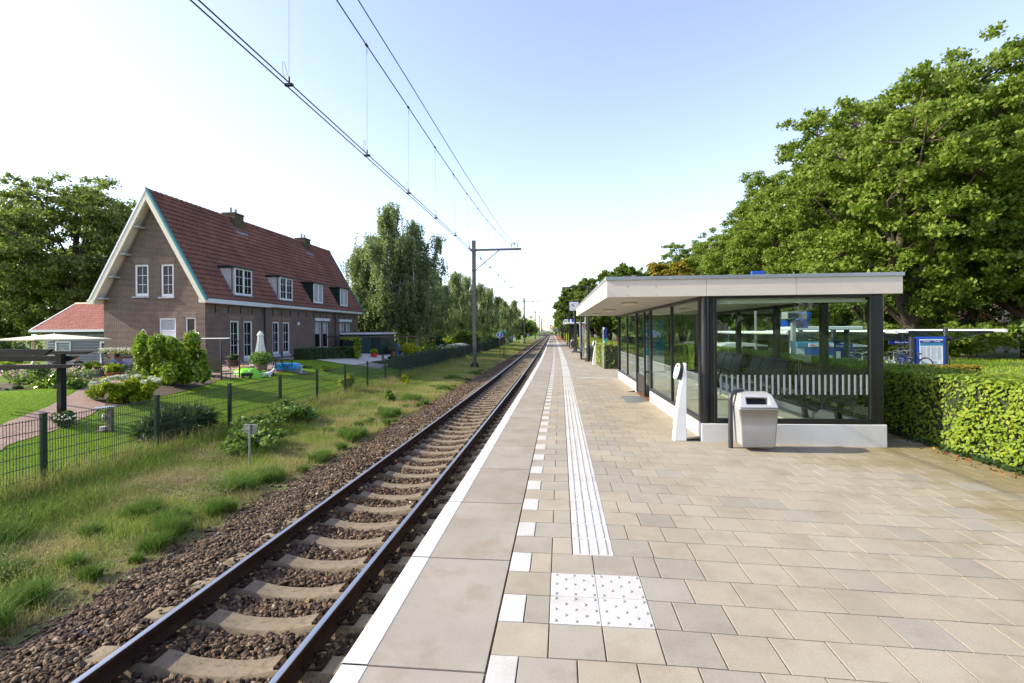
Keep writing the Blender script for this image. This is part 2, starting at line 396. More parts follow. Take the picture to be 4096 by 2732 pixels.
def birch(name, label, h, r, loc=(0, 0, 0), group=None, dens=1.0, size=.15):
    t = thing(name, label, 'tree', (0, 0, 0), group)
    mb = MB(); tr = [branchy(mb, (0, 0, -.3), (random.uniform(-.5, .5), random.uniform(-.5, .5), h*.97), h*.011+.04, 10)]
    for q in range(3):                                       # side leaders make a ragged top
        an = q*2.1+random.random(); w = r*random.uniform(.4, .62); hh = h*random.uniform(.68, .88); p0, _ = tr[0]
        a = p0[2]; b = Vector((math.cos(an)*w, math.sin(an)*w, hh)); mid = a.lerp(b, .45)+Vector((math.cos(an)*w*.25, math.sin(an)*w*.25, -h*.03))
        pl = [a, a.lerp(mid, .5), mid, mid.lerp(b, .5), b]; mb.tube(pl, [.1, .085, .07, .045, .02], 6, False); tr.append((pl, None))
    P = []
    for (pl, _), share in zip(tr, (.46, .18, .18, .18)):
        zlo = max(h*.16, pl[0].z); zhi = pl[-1].z
        for i in range(int(100*dens*share)):
            k = RNG.random()**.9; z = zlo+(zhi-zlo)*k; f = (z-pl[0].z)/(zhi-pl[0].z); idx = min(len(pl)-2, int(f*(len(pl)-1))); a = pl[idx].lerp(pl[idx+1], f*(len(pl)-1)-idx)
            w = (r*.62 if share > .3 else r*.48)*(1-k**2.2)*RNG.uniform(.35, 1.15)+.25; an = RNG.uniform(0, 2*math.pi)
            tip = np.array([a.x+math.cos(an)*w, a.y+math.sin(an)*w, a.z+w*.35]); mb.tube([a, a.lerp(Vector(tip), .55)+Vector((0, 0, .1)), Vector(tip)], [.035, .022, .01], 5, False)
            for q in range(6):
                s0 = np.array(a.lerp(Vector(tip), RNG.uniform(.4, 1.1)))+RNG.normal(size=3)*np.array([.35, .35, .2]); ln = RNG.uniform(.6, 2.3); m = int(30*ln); tt = RNG.random(m)[:, None]; sw = RNG.normal(size=3)*.16
                P.append(s0 + tt*np.array([sw[0], sw[1], -ln]) + RNG.normal(size=(m, 3))*np.array([.1, .1, .05]))
    mb.build('trunk', L_['birchbark'], t, smooth=True)
    leaves('crown', np.concatenate(P), size, L_['birch'], t, asp=1.3)
    t.location = loc
    return t
def bush(name, label, cat, c, r, leaf, n=6000, size=.09, group=None, lumps=14, stem=True, asp=1.6, parent=None, lo=0.0, cr0=.28, cr1=.5, q1=.72):
    """c = point on the ground, r = (rx, ry, height)"""
    t = parent or thing(name, label, cat, c, group)
    P = []
    for i in range(lumps):
        d = RNG.normal(size=3); d /= np.linalg.norm(d); q = RNG.uniform(.25, q1)
        k = np.array([c[0]+d[0]*r[0]*q, c[1]+d[1]*r[1]*q, c[2]+r[2]*(.5+.5*d[2]*q)])
        cr = RNG.uniform(cr0, cr1)
        P.append(ballpts(k, (r[0]*cr, r[1]*cr, r[2]*cr*.75), n//lumps, .5))
    P = np.concatenate(P); P[:, 2] = np.maximum(P[:, 2], c[2]+lo)
    leaves('foliage', P, size, L_[leaf], t, asp=asp)
    if stem:
        mb = MB()
        for i in range(5):
            a = random.uniform(0, 6.3); mb.tube([(c[0]+.05*math.cos(a), c[1]+.05*math.sin(a), c[2]-.05), (c[0]+.25*r[0]*math.cos(a), c[1]+.25*r[1]*math.sin(a), c[2]+r[2]*.4), (c[0]+.5*r[0]*math.cos(a), c[1]+.5*r[1]*math.sin(a), c[2]+r[2]*.7)], [.03, .02, .008], 5, False)
        mb.build('stem', M['bark'], t)
    return t
def hedge(name, label, pts, width, z0f, z1, leaf, leaf_top=None, n=20000, size=.055, group=None, side=True, rough=.05):
    """hedge along a centre line of points (x,y); z0f ground height, z1 top"""
    a0 = pts[0]; t = thing(name, label, 'hedge', (a0[0], a0[1], z0f), group)
    mb = MB(); P = []; Nn = []
    L = [math.dist(pts[i], pts[i+1]) for i in range(len(pts)-1)]; tot = sum(L); H = z1-z0f
    for i in range(len(pts)-1):
        a, b = Vector((*pts[i], 0)), Vector((*pts[i+1], 0)); d = (b-a).normalized(); s = Vector((d.y, -d.x, 0)); w = width/2
        i0, i1 = w-.07, w-.07
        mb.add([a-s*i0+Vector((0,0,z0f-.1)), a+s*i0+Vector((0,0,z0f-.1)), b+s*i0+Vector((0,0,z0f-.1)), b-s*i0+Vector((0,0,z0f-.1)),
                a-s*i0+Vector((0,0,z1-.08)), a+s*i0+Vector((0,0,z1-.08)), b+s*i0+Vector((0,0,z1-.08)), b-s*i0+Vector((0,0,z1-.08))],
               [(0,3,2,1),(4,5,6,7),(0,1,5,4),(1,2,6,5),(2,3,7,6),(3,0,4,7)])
        m = int(n*L[i]/tot); ws = np.array([H, width, H]); ws = ws/ws.sum()
        ch = RNG.choice(3, m, p=ws); u = RNG.random(m); v = RNG.random(m)
        A = np.array(a)+u[:, None]*np.array(b-a)
        off = np.where(ch == 0, -w, np.where(ch == 2, w, (v*2-1)*w)); zz = np.where(ch == 1, z1, z0f+v*H)
        inn = RNG.exponential(rough, m); inn = np.minimum(inn, .12)
        lump = .03*np.sin(A[:, 1]*3.1+zz*4)+.03*np.sin(A[:, 1]*7.3+A[:, 0]*5+zz*2.2)
        off = np.where(ch == 0, off+inn+lump, np.where(ch == 2, off-inn+lump, off)); zz = np.where(ch == 1, zz-inn+lump*.8+RNG.exponential(.012, m), zz)
        pp = A + off[:, None]*np.array(s); pp[:, 2] = zz
        nn = np.zeros((m, 3)); nn[ch == 0] = -np.array(s); nn[ch == 2] = np.array(s); nn[ch == 1] = (0, 0, 1)
        nn[:, 2] += .5
        P.append(pp); Nn.append(nn)
    for q, (p, d) in enumerate(((pts[0], Vector((pts[0][0]-pts[1][0], pts[0][1]-pts[1][1], 0)).normalized()), (pts[-1], Vector((pts[-1][0]-pts[-2][0], pts[-1][1]-pts[-2][1], 0)).normalized()))):
        m = int(n*width*H/(tot*(2*H+width))*1.6)+350; s = Vector((d.y, -d.x, 0))
        u = (RNG.random(m)*2-1)*width/2; v = RNG.random(m)
        pp = np.array(Vector((*p, 0)))+u[:, None]*np.array(s)-RNG.exponential(rough, m)[:, None]*np.array(d); pp[:, 2] = z0f+v*H
        P.append(pp); nn = np.zeros((m, 3)); nn[:] = np.array(d); nn[:, 2] += .5; Nn.append(nn)
    mb.build('dark_core', M['hedgecore'], t)
    leaves('leaves', np.concatenate(P), size, L_[leaf], t, np.concatenate(Nn), .5, asp=1.35)
    return t
M['hedgecore'] = plain('hedge_dark_core', (.02, .028, .01), .9, 0, .4, 20)  # dark colour of the solid box behind the hedge leaves
def blades(name, P, h, w, mat, lean=.35, label=None, kind='stuff', parent=None):
    """grass blades at root points P (n,3), heights h (n,)"""
    n = len(P); P = np.asarray(P); h = np.asarray(h)[:, None]*np.ones((n, 1))
    an = RNG.uniform(0, 2*np.pi, n); s = np.stack([np.cos(an), np.sin(an), np.zeros(n)], 1)*w*.5
    la = RNG.uniform(0, 2*np.pi, n); lv = np.stack([np.cos(la), np.sin(la), np.zeros(n)], 1)*np.abs(RNG.normal(size=(n, 1)))*lean*h
    up = np.array([0, 0, 1.])
    V = np.empty((n, 5, 3)); V[:, 0] = P-s; V[:, 1] = P+s; V[:, 2] = P+s*.75+up*h*.55+lv*.35; V[:, 3] = P-s*.75+up*h*.55+lv*.35; V[:, 4] = P+up*h*(1-.12)+lv
    i = np.arange(n)[:, None]*5
    F3 = np.concatenate([i+np.array([0, 1, 2]), i+np.array([0, 2, 3]), i+np.array([3, 2, 4])])
    return npmesh(name, V.reshape(-1, 3), F3, mat, parent)
def grassmat(name, a, b, c, dry=None, drys=.5):
    m, nt, bs, N, L = nodes(name)
    col = ramp(nt, island(nt), [(0, a), (.5, b), (1, c)])
    if dry: col = mix(nt, ramp(nt, noise(nt, drys, 3), [(.45, 0.), (.62, .8)]), col, dry)
    L.new(col, bs.inputs['Base Color']); bs.inputs['Roughness'].default_value = .6; bs.inputs['Specular IOR Level'].default_value = .25
    tr = N.new('ShaderNodeBsdfTranslucent'); L.new(col, tr.inputs[0]); ms = N.new('ShaderNodeMixShader'); ms.inputs[0].default_value = .35
    L.new(bs.outputs[0], ms.inputs[1]); L.new(tr.outputs[0], ms.inputs[2]); L.new(ms.outputs[0], N['Material Output'].inputs[0])
    return m
# ------------------------------------------------------------ ground sheets
def strip(name, prof, Ys, mat, curve=True, gfun=None, kind='structure', label=None):
    V = []; k = len(prof)
    for Y in Ys:
        for s, z in prof:
            x = s + (Cv(Y) if curve else 0)
            V.append((x, Y, z if gfun is None else gfun(s, Y)+z))
    V = np.array(V); n = len(Ys)
    i = np.arange(n-1)[:, None]*k+np.arange(k-1)[None, :]; i = i.ravel()
    Fq = np.stack([i, i+1, i+k+1, i+k], 1)
    o = npmesh(name, V, Fq, mat, smooth=True); o['kind'] = kind
    return o
YS = [-6, -2] + [i*.5 for i in range(0, 60)] + [30+i*1. for i in range(40)] + [70+4*i for i in range(40)] + [230+15*i for i in range(50)]
m, nt, bs, N, Lk = nodes('lawn_grass')
c = ramp(nt, noise(nt, 1.1, 4), [(.3, (.12, .22, .007)), (.7, (.18, .3, .012))])
c = mix(nt, ramp(nt, noise(nt, 60, 3, .7), [(.35, .6), (.65, 0.)]), c, (.03, .07, .003)); Lk.new(c, bs.inputs['Base Color']); bs.inputs['Roughness'].default_value = .8; bs.inputs['Specular IOR Level'].default_value = .2
bump(nt, bs, noise(nt, 90, 4, .7), .8, .02); M['lawn'] = m
m, nt, bs, N, Lk = nodes('verge_ground')
c = ramp(nt, noise(nt, .9, 5), [(.3, (.12, .17, .03)), (.55, (.22, .23, .06)), (.75, (.36, .28, .14))])
c = mix(nt, ramp(nt, noise(nt, 35, 4, .7), [(.35, .7), (.65, 0.)]), c, (.035, .04, .012)); Lk.new(c, bs.inputs['Base Color']); bs.inputs['Roughness'].default_value = .95
bump(nt, bs, noise(nt, 30, 4, .7), .8, .05); M['verge'] = m
m, nt, bs, N, Lk = nodes('field_ground')
c = ramp(nt, noise(nt, .12, 6, .6), [(.3, (.08, .13, .02)), (.5, (.14, .18, .035)), (.72, (.28, .24, .11))])
c = mix(nt, ramp(nt, noise(nt, 9, 4, .7), [(.35, .5), (.65, 0.)]), c, (.05, .06, .015)); Lk.new(c, bs.inputs['Base Color']); bs.inputs['Roughness'].default_value = .95
bump(nt, bs, noise(nt, 6, 4, .7), .6, .1); M['field'] = m
m, nt, bs, N, Lk = nodes('ballast_bed')
c = ramp(nt, noise(nt, 28, 4, .7), [(.3, (.03, .018, .012)), (.7, (.13, .085, .055))]); Lk.new(c, bs.inputs['Base Color']); bs.inputs['Roughness'].default_value = .95
bump(nt, bs, noise(nt, 22, 3, .7), 1, .05); M['bed'] = m
m, nt, bs, N, Lk = nodes('ballast_stone')
c = ramp(nt, island(nt), [(0, (.024, .014, .009)), (.3, (.065, .036, .018)), (.6, (.13, .072, .034)), (.86, (.23, .145, .068)), (.98, (.32, .23, .14)), (1, (.5, .45, .38))])
c = mix(nt, ramp(nt, noise(nt, .5, 3), [(.4, 0.), (.7, .4)]), c, (.1, .06, .045))
c = mix(nt, ramp(nt, noise(nt, 70, 3, .6), [(.35, .55), (.6, 0.)]), c, (.03, .02, .015)); Lk.new(c, bs.inputs['Base Color']); bs.inputs['Roughness'].default_value = .85
bump(nt, bs, noise(nt, 120, 2), .4, .004); M['stone'] = m
m, nt, bs, N, Lk = nodes('gravel_path')
c = ramp(nt, noise(nt, 90, 3, .7), [(.3, (.3, .27, .22)), (.6, (.6, .56, .5))]); Lk.new(c, bs.inputs['Base Color']); bs.inputs['Roughness'].default_value = .95
bump(nt, bs, noise(nt, 80, 3, .7), .8, .02); M['pebble'] = m

o = strip('ballast_bed', [(-5.15, -1.25), (-4.9, -1.23), (-4.4, -1.2), (-2.9, -1.23), (-1.02, -1.18)], YS, M['bed'])
o = strip('grass_verge', [(-9.3, -1.05), (-8.6, -1.1), (-7.5, -1.16), (-6.2, -1.2), (-5.15, -1.24)], YS, M['verge'])
o = strip('lawn', [(s, 0) for s in (-60, -45, -30, -22, -18, -17, -16, -15, -14, -13, -12, -11, -10.3, -9.8, -9.3)], YS, M['lawn'], True, lambda s, Y: garden(s, Y))
# everything beyond the gardens
mb = MB(); mb.quad((-2500, -300, -1.6), (2500, -300, -1.6), (2500, 4500, -1.6), (-2500, 4500, -1.6)); o = mb.build('ground', M['field']); o['kind'] = 'structure'
o = strip('meadow', [(-140, -1.0), (-60.2, -1.0)], [-6, 40, 100, 300, 980], M['field'])
o = strip('rough_grass', [(1.75, -.35), (4, -.3), (7.2, -.28), (12, -.35), (30, -.4), (120, -.5)], YS, M['field'])

# ------------------------------------------------------------ track
def sweep(name, prof, Ys, mat, parent, x0, z0, smooth_=False):
    k = len(prof); V = []
    for Y in Ys:
        for px, pz in prof: V.append((x0+px+Cv(Y), Y, z0+pz))
    n = len(Ys); i = (np.arange(n-1)[:, None]*k+np.arange(k)[None, :]).ravel(); j = (np.arange(n-1)[:, None]*k+(np.arange(k)[None, :]+1) % k).ravel()
    return npmesh(name, np.array(V), np.stack([i, j, j+k, i+k], 1), mat, parent, smooth=smooth_)
m, nt, bs, N, Lk = nodes('rail_rust')
c = ramp(nt, noise(nt, 7, 5, .7, stretch=(1, .15, 1)), [(.3, (.02, .012, .009)), (.7, (.055, .03, .018))]); Lk.new(c, bs.inputs['Base Color']); bs.inputs['Roughness'].default_value = .8; bs.inputs['Specular IOR Level'].default_value = .15
bump(nt, bs, noise(nt, 120, 3), .3, .003); M['rust'] = m
m, nt, bs, N, Lk = nodes('rail_polished'); bs.inputs['Base Color'].default_value = (.5, .51, .53, 1); bs.inputs['Metallic'].default_value = 1
r_ = ramp(nt, noise(nt, 9, 4, .6, stretch=(4, .3, 1)), [(.3, .3), (.7, .48)]); Lk.new(r_, bs.inputs['Roughness']); M['polish'] = m
RAILZ = {-3.69: -.945, -2.175: -.925}
for x0, lab in ((-3.69, 'left rail of the track with a polished top, beside the grass verge'), (-2.175, 'right rail of the track with a polished top, nearest the platform')):
    zt = RAILZ[x0]; t = thing('rail', lab, 'rail', (x0, .4, zt-.159), 'rails of the single track')
    yy = [.4+i*.6 for i in range(160)]+[97+3*i for i in range(70)]+[310+20*i for i in range(32)]
    pr = [(-.07, -.159), (.07, -.159), (.07, -.147), (.02, -.131), (.009, -.12), (.009, -.052), (.035, -.04), (.036, -.012), (.030, -.003), (-.030, -.003), (-.036, -.012), (-.035, -.04), (-.009, -.052), (-.009, -.12), (-.02, -.131), (-.07, -.147)]
    sweep('rail_body', pr, yy, M['rust'], t, x0, zt)
    sweep('running_surface', [(-.026, -.004), (.028, -.004), (.026, .0015), (.012, .003), (-.012, .003), (-.025, .001)], yy, M['polish'], t, x0, zt)
M['sleeper'] = concrete('sleeper_concrete', (.215, .17, .115), .26, isl=0, stain=((.06, .045, .03), 14, .75))
bump(M['sleeper'].node_tree, M['sleeper'].node_tree.nodes['Principled BSDF'], noise(M['sleeper'].node_tree, 30, 5, .75), .7, .012)
def sleeper_mb():
    xs = [-1.28, -1.2, -1.02, -.85, -.62, -.5, -.28, -.12, .12, .28, .5, .62, .85, 1.02, 1.2, 1.28]
    zs = [-.05, -.005, 0, .0, 0, -.012, -.062, -.072, -.072, -.062, -.012, 0, 0, 0, -.005, -.05]
    vs = []; fs = []
    for x, z in zip(xs, zs):
        cant = .013*x
        e = .0 if abs(x) < 1.25 else .02
        vs += [(x, -.15, -.22), (x, -.125+e, z-.035+cant), (x, -.105+e, z+cant), (x, .105-e, z+cant), (x, .125-e, z-.035+cant), (x, .15, -.22)]
    k = 6
    for i in range(len(xs)-1):
        for j in range(k): fs.append((i*k+j, i*k+(j+1) % k, (i+1)*k+(j+1) % k, (i+1)*k+j))
    fs += [tuple(range(k)), tuple(reversed(range(len(vs)-k, len(vs))))]
    mb = MB(); mb.add(vs, fs); return mb
sl0 = sleeper_mb().build('sleeper', M['sleeper'], smooth=True)
tag(sl0, 'pale concrete sleeper with a dipped middle, bedded in brown ballast', 'sleeper', 'concrete sleepers under the rails')
def clip_mb(sgn):
    mb = MB(); z = .0
    mb.cyl((.1*sgn, 0, -.02), (.1*sgn, 0, .035), .032, .03, 10); mb.cyl((.1*sgn, 0, .035), (.1*sgn, 0, .085), .017, n=6)
    for q in (-1, 1):
        pts = [(.1*sgn, q*.02, .03), (.075*sgn, q*.05, .05), (.035*sgn, q*.075, .045), (.02*sgn, q*.10, .03), (.06*sgn, q*.125, .03), (.11*sgn, q*.12, .035), (.15*sgn, q*.075, .02), (.155*sgn, q*.03, .01)]
        mb.tube(pts, .010, 6)
    mb.bx(min(.1*sgn, .17*sgn), max(.1*sgn, .17*sgn), -.09, .09, -.03, .012)
    return mb
CL = [(-.77+.04, 1), (-.77-.04, -1), (.745+.04, 1), (.745-.04, -1)]
clipm = {}
for k in range(-1, 296):
    Y = 3.95+.62*k
    if Y > 180: break
    s = sl0 if k == -1 else sl0.copy()
    if k > -1: C.objects.link(s)
    if k < 16: s['label'] = ('nearest', 'second', 'third', 'fourth', 'fifth', 'sixth', 'seventh', 'eighth', 'ninth', 'tenth', 'eleventh', 'twelfth', 'thirteenth', 'fourteenth', 'fifteenth', 'sixteenth', 'seventeenth', 'eighteenth', 'nineteenth', 'twentieth')[k+1]+' concrete sleeper counted from the camera, in brown ballast'
    else: s['label'] = 'pale concrete sleeper farther along the track, bedded in brown ballast'
    s.location = (-2.93+Cv(Y), Y+.02*math.sin(k*2.3), -1.098); s.rotation_euler = (0, 0, .006*math.sin(k*5.1))
    if Y < 30:
        for cx, sg in CL:
            if sg not in clipm:
                o = clip_mb(sg).build('rail_clip', M['rust'], smooth=True); clipm[sg] = o.data
            else:
                o = bpy.data.objects.new('rail_clip', clipm[sg]); C.objects.link(o)
            o.parent = s; o.location = (cx, 0, .013*cx)
# ballast stones
def stones(name, n, xr, yr, size, zf, base=6, sub=1, label=None, seed=1, keep=None):
    rng = np.random.default_rng(seed); b = bmesh.new(); bmesh.ops.create_icosphere(b, subdivisions=sub, radius=.5)
    bv = np.array([v.co[:] for v in b.verts]); bf = np.array([[v.index for v in f.verts] for f in b.faces]); b.free()
    vars_ = []
    for i in range(base):
        q = bv*rng.uniform(.75, 1.2, (len(bv), 1)); q = q*np.array([rng.uniform(.8, 1.25), rng.uniform(.6, .9), rng.uniform(.42, .72)])
        vars_.append(q)
    vars_ = np.array(vars_)
    X = rng.uniform(*xr, n); Y = rng.uniform(*yr, n)**1.0; 
    if keep is not None:
        kk = keep(X, Y); X, Y = X[kk], Y[kk]; n = len(X)
    vi = rng.integers(0, base, n); S = size*rng.uniform(.6, 1.45, n)
    V = vars_[vi]*S[:, None, None]
    a, bb, g = rng.uniform(0, 6.28, n), rng.normal(0, .45, n), rng.normal(0, .45, n)
    ca, sa, cb, sb, cg, sg = np.cos(a), np.sin(a), np.cos(bb), np.sin(bb), np.cos(g), np.sin(g)
    x, y, z = V[..., 0], V[..., 1], V[..., 2]
    y, z = y*cb[:, None]-z*sb[:, None], y*sb[:, None]+z*cb[:, None]
    x, z = x*cg[:, None]-z*sg[:, None], x*sg[:, None]+z*cg[:, None]
    x, y = x*ca[:, None]-y*sa[:, None], x*sa[:, None]+y*ca[:, None]
    cx = np.array([Cv(q) for q in Y])
    Z = zf(X, Y)+rng.uniform(-.02, .014, n)
    V = np.stack([x+(X+cx)[:, None], y+Y[:, None], z+Z[:, None]], -1).reshape(-1, 3)
    Fq = (bf[None]+(np.arange(n)*len(bv))[:, None, None]).reshape(-1, 3)
    return V, Fq
def zbal(X, Y):
    z = np.interp(X, [-5.3, -4.9, -4.4, -4.0, -3.4, -2.9, -2.4, -1.7, -1.1], [-1.26, -1.22, -1.17, -1.15, -1.17, -1.2, -1.17, -1.15, -1.13])
    return z+.012*np.sin(X*9+Y*3)+.012*np.sin(Y*11-X*4)
def nosleeper(X, Y):
    ph = (Y-3.95+.31) % .62 - .31
    on = (np.abs(ph) < .125) & (X > -4.22) & (X < -1.64)
    near = (np.abs(X+3.69) < .07) | (np.abs(X+2.175) < .07)
    return ~(on | near)
parts = [stones('s', 62000, (-5.35, -1.12), (1.6, 14), .056, zbal, 8, 1, seed=3, keep=nosleeper), stones('s', 900, (-4.3, -3.95), (1.6, 20), .06, lambda X, Y: -1.1+0*X, 6, 1, seed=8),
         stones('s', 60000, (-5.35, -1.12), (14, 44), .075, zbal, 6, 1, seed=4, keep=nosleeper),
         stones('s', 2600, (-5.75, -5.1), (1.6, 30), .06, lambda X, Y: -1.235+0*X, 6, 1, seed=5)]
off = 0; VV = []; FF = []
for V, Fq in parts: VV.append(V); FF.append(Fq+off); off += len(V)
o = npmesh('ballast', np.concatenate(VV), np.concatenate(FF), M['stone']); tag(o, 'brown crushed stone ballast heaped round the sleepers', 'ballast', kind='stuff')
V, Fq = stones('s', 30000, (-5.3, -1.12), (44, 170), .11, lambda X, Y: zbal(X, Y)-.01, 4, 0 + 1, seed=6, keep=nosleeper)
o = npmesh('ballast', V, Fq, M['stone']); tag(o, 'distant brown stone ballast along the far track', 'ballast', kind='stuff')

# ------------------------------------------------------------ platform
M['paving'] = concrete('paving_concrete', (.35, .3, .228), .10, isl=.07, stain=((.2, .155, .105), 2.2, .45))
M['pavegrey'] = concrete('grey_paving_concrete', (.315, .28, .225), .10, isl=.07, stain=((.18, .15, .12), 3.2, .4))
nt = M['paving'].node_tree; bs = nt.nodes['Principled BSDF']; src = bs.inputs['Base Color'].links[0].from_socket
tc = nt.nodes.new('ShaderNodeTexCoord'); sp = nt.nodes.new('ShaderNodeSeparateXYZ'); nt.links.new(tc.outputs['Object'], sp.inputs[0])
ad = nt.nodes.new('ShaderNodeMath'); ad.operation = 'MULTIPLY_ADD'; ad.inputs[1].default_value = .22; ad.inputs[2].default_value = -.62; nt.links.new(sp.outputs[0], ad.inputs[0])
a2 = nt.nodes.new('ShaderNodeMath'); a2.operation = 'ADD'; nt.links.new(ad.outputs[0], a2.inputs[0]); nt.links.new(noise(nt, 1.1, 5, .65), a2.inputs[1])
nt.links.new(mix(nt, ramp(nt, a2.outputs[0], [(.62, 0.), (1.0, .75)]), src, (.2, .16, .055)), bs.inputs['Base Color'])
M['slab'] = concrete('edge_slab_concrete', (.3, .265, .215), .13, isl=.09, stain=((.22, .16, .1), 2.6, .6))
M['joint'] = plain('joint_sand', (.14, .1, .06), .95, 0, .4, 30)
M['whitetile'] = concrete('white_concrete', (.49, .475, .445), .06, isl=.1, speck=True, stain=((.3, .26, .2), 5, .4))
M['yellowtile'] = plain('yellow_concrete', (.68, .42, .16), .8, 0, .05, 9)
M['brownpave'] = concrete('brown_paving', (.36, .17, .08), .15, isl=.2)
m, nt, bs, N, Lk = nodes('platform_white_line')
k1 = ramp(nt, noise(nt, 26, 5, .75), [(.36, 1.), (.385, 0.)]); k2 = ramp(nt, noise(nt, 2.1, 3, .6), [(.46, 0.), (.6, 1.)])
mm = N.new('ShaderNodeMath'); mm.operation = 'MULTIPLY'; Lk.new(k1, mm.inputs[0]); Lk.new(k2, mm.inputs[1])
Lk.new(mix(nt, mm.outputs[0], (.54, .53, .51), (.3, .27, .22)), bs.inputs['Base Color']); bs.inputs['Roughness'].default_value = .7; M['line'] = m
class Tiles:
    def __init__(s): s.V = []
    def tile(s, x0, x1, y0, y1, z=0, g=.0035, b=.003, d=.012, tilt=None):
        x0 += g; x1 -= g; y0 += g; y1 -= g
        zz = [z+platz(x0)*1., z+platz(x1), z+platz(x1), z+platz(x0)]
        if tilt: zz = [q+random.uniform(-tilt, tilt) for q in zz]
        cs = [Cv((y0+y1)/2)]*4
        T = [(x0+b, y0+b), (x1-b, y0+b), (x1-b, y1-b), (x0+b, y1-b)]; B = [(x0, y0), (x1, y0), (x1, y1), (x0, y1)]
        s.V += [(x+c, y, q) for (x, y), c, q in zip(T, cs, zz)] + [(x+c, y, q-b*.35) for (x, y), c, q in zip(B, cs, zz)] + [(x+c, y, q-d-.01) for (x, y), c, q in zip(B, cs, zz)]
    def build(s, name, mat, kind='structure', **k):
        V = np.array(s.V); n = len(V)//12; f = []
        f.append((0, 1, 2, 3))
        for i in range(4):
            j = (i+1) % 4; f += [(i, 4+i, 4+j, j), (4+i, 8+i, 8+j, 4+j)]
        f = np.array(f); Fq = (f[None]+(np.arange(n)*12)[:, None, None]).reshape(-1, 4)
        o = npmesh(name, V, Fq, mat); o['kind'] = kind; return o
def right_edge(Y):
    if Y < 8.2: return 5.75 + (.25 if Y < 4 else 0)
    if Y < 17.6: return 5.75
    if Y < 22.3: return 5.2
    return 1.93
SH = (2.1, 4.85, 7.82, 17.6)              # shelter footprint
pavg = Tiles(); pav = Tiles(); wt = Tiles(); br = Tiles()
y = 2.554-.3*7; r = -7
def TT(y, x): return br if y > 81 else (pavg if random.random() < (.62 if x < .7 else (.16 if x < 2.2 else .04)) else pav)
U0 = -.385
while y < 168:
    A = (r % 2) == 1 or (r % 2) == -1     # row with a white block
    rr = r
    y1 = y+.3; re = right_edge(y+.15)+ (0 if y < 22 else 0)
    tac = y >= 3.74
    x = U0
    far = y > 81
    tl = .0012 if y < 25 else 0
    if A: wt.tile(x, x+.15, y, y1, .001, tilt=tl); x += .15
    if tac:
        if A: TT(y, x).tile(x, .07, y, y1, tilt=tl)
        else: TT(y, x).tile(x, x+.3, y, y1, tilt=tl); TT(y, x).tile(x+.3, .07, y, y1, tilt=tl)
        x = .375
        if A: TT(y, x).tile(x, x+.15, y, y1, tilt=tl); x += .15
    else:
        if r in (3, 2) or False: pass
        if A:
            if 2.85 <= y+.01 < 3.74: TT(y, x).tile(x, x+.15, y, y1, tilt=tl); x = -.085
        else: TT(y, x).tile(x, x+.3, y, y1, tilt=tl); x = -.085
        if 2.84 < y < 3.44:
            x = .515
            if A: TT(y, x).tile(x, x+.15, y, y1, tilt=tl); x += .15
        elif y > 3.44 and A: 
            TT(y, x).tile(x, x+.3, y, y1, tilt=tl); TT(y, x).tile(x+.3, x+.6, y, y1, tilt=tl); x += .6; TT(y, x).tile(x, x+.15, y, y1, tilt=tl); x += .15
    while x < re-.02:
        x1 = min(x+.3, re)
        cx, cy = (x+x1)/2, y+.15
        if not (SH[0]+.08 < cx < SH[1]-.05 and SH[2]+.1 < cy < SH[3]-.1):
            TT(y, x).tile(x, x1, y, y1, tilt=tl)
        x += .3
    y = y1; r += 1
pav.build('platform_paving', M['paving']); pavg.build('grey_platform_paving', M['pavegrey']); wt.build('white_marker_tiles', M['whitetile']); br.build('brown_platform_paving', M['brownpave'])
# base under the tiles
mb = MB()
for i in range(len(YS)-1):
    a, b = YS[i], min(YS[i+1], 168)
    if a >= 168: break
    if b <= 1.: continue
    for x0, x1 in ((-1.02, .5), (.5, right_edge((a+b)/2))):
        if x1 <= x0: continue
        z0, z1 = platz(x0)-.013, platz(x1)-.013
        mb.add([(x0+Cv(a), a, z0), (x1+Cv(a), a, z1), (x1+Cv(b), b, z1), (x0+Cv(b), b, z0)], [(0, 1, 2, 3)])
o = mb.build('platform_bed', M['joint']); o['kind'] = 'structure'
# platform wall and edge slabs
wall = strip('platform_wall', [(-1.03, -1.3), (-1.03, -.13)], [y for y in YS if .4 <= y < 170]+[170], plain('platform_wall_concrete', (.2, .17, .13), .9, 0, .3, 3, .4, 40))
mb = MB(); lm = MB(); Y = 2.421-1.2*2; k = 0
while Y < 168:
    dx = random.uniform(-.006, .006) if k != 1 else .008; g = .006
    n = 1; a, b = Y+g, Y+1.195-g; ca, cb = Cv(a), Cv(b)
    x0, x1 = -1.135+dx, -.395
    for (p0, p1, zt, zb, tgt) in ((x0, x1, .0, -.12, mb), (x0-.001, -1.0+dx, .0025, -.1, lm)):
        tgt.add([(p0+ca, a, zb), (p1+ca, a, zb), (p1+cb, b, zb), (p0+cb, b, zb), (p0+ca, a, zt-.004), (p0+.006+ca, a, zt), (p1+ca, a, zt), (p1+cb, b, zt), (p0+.006+cb, b, zt), (p0+cb, b, zt-.004)],
                [(0, 3, 2, 1), (5, 6, 7, 8), (4, 5, 8, 9), (0, 4, 9, 3), (0, 1, 6, 5, 4), (1, 2, 7, 6), (3, 9, 8, 7, 2)])
    Y += 1.197; k += 1
o = mb.build('platform_edge_slabs', M['slab']); o['kind'] = 'structure'
o = lm.build('platform_edge_line', M['line']); o['kind'] = 'structure'
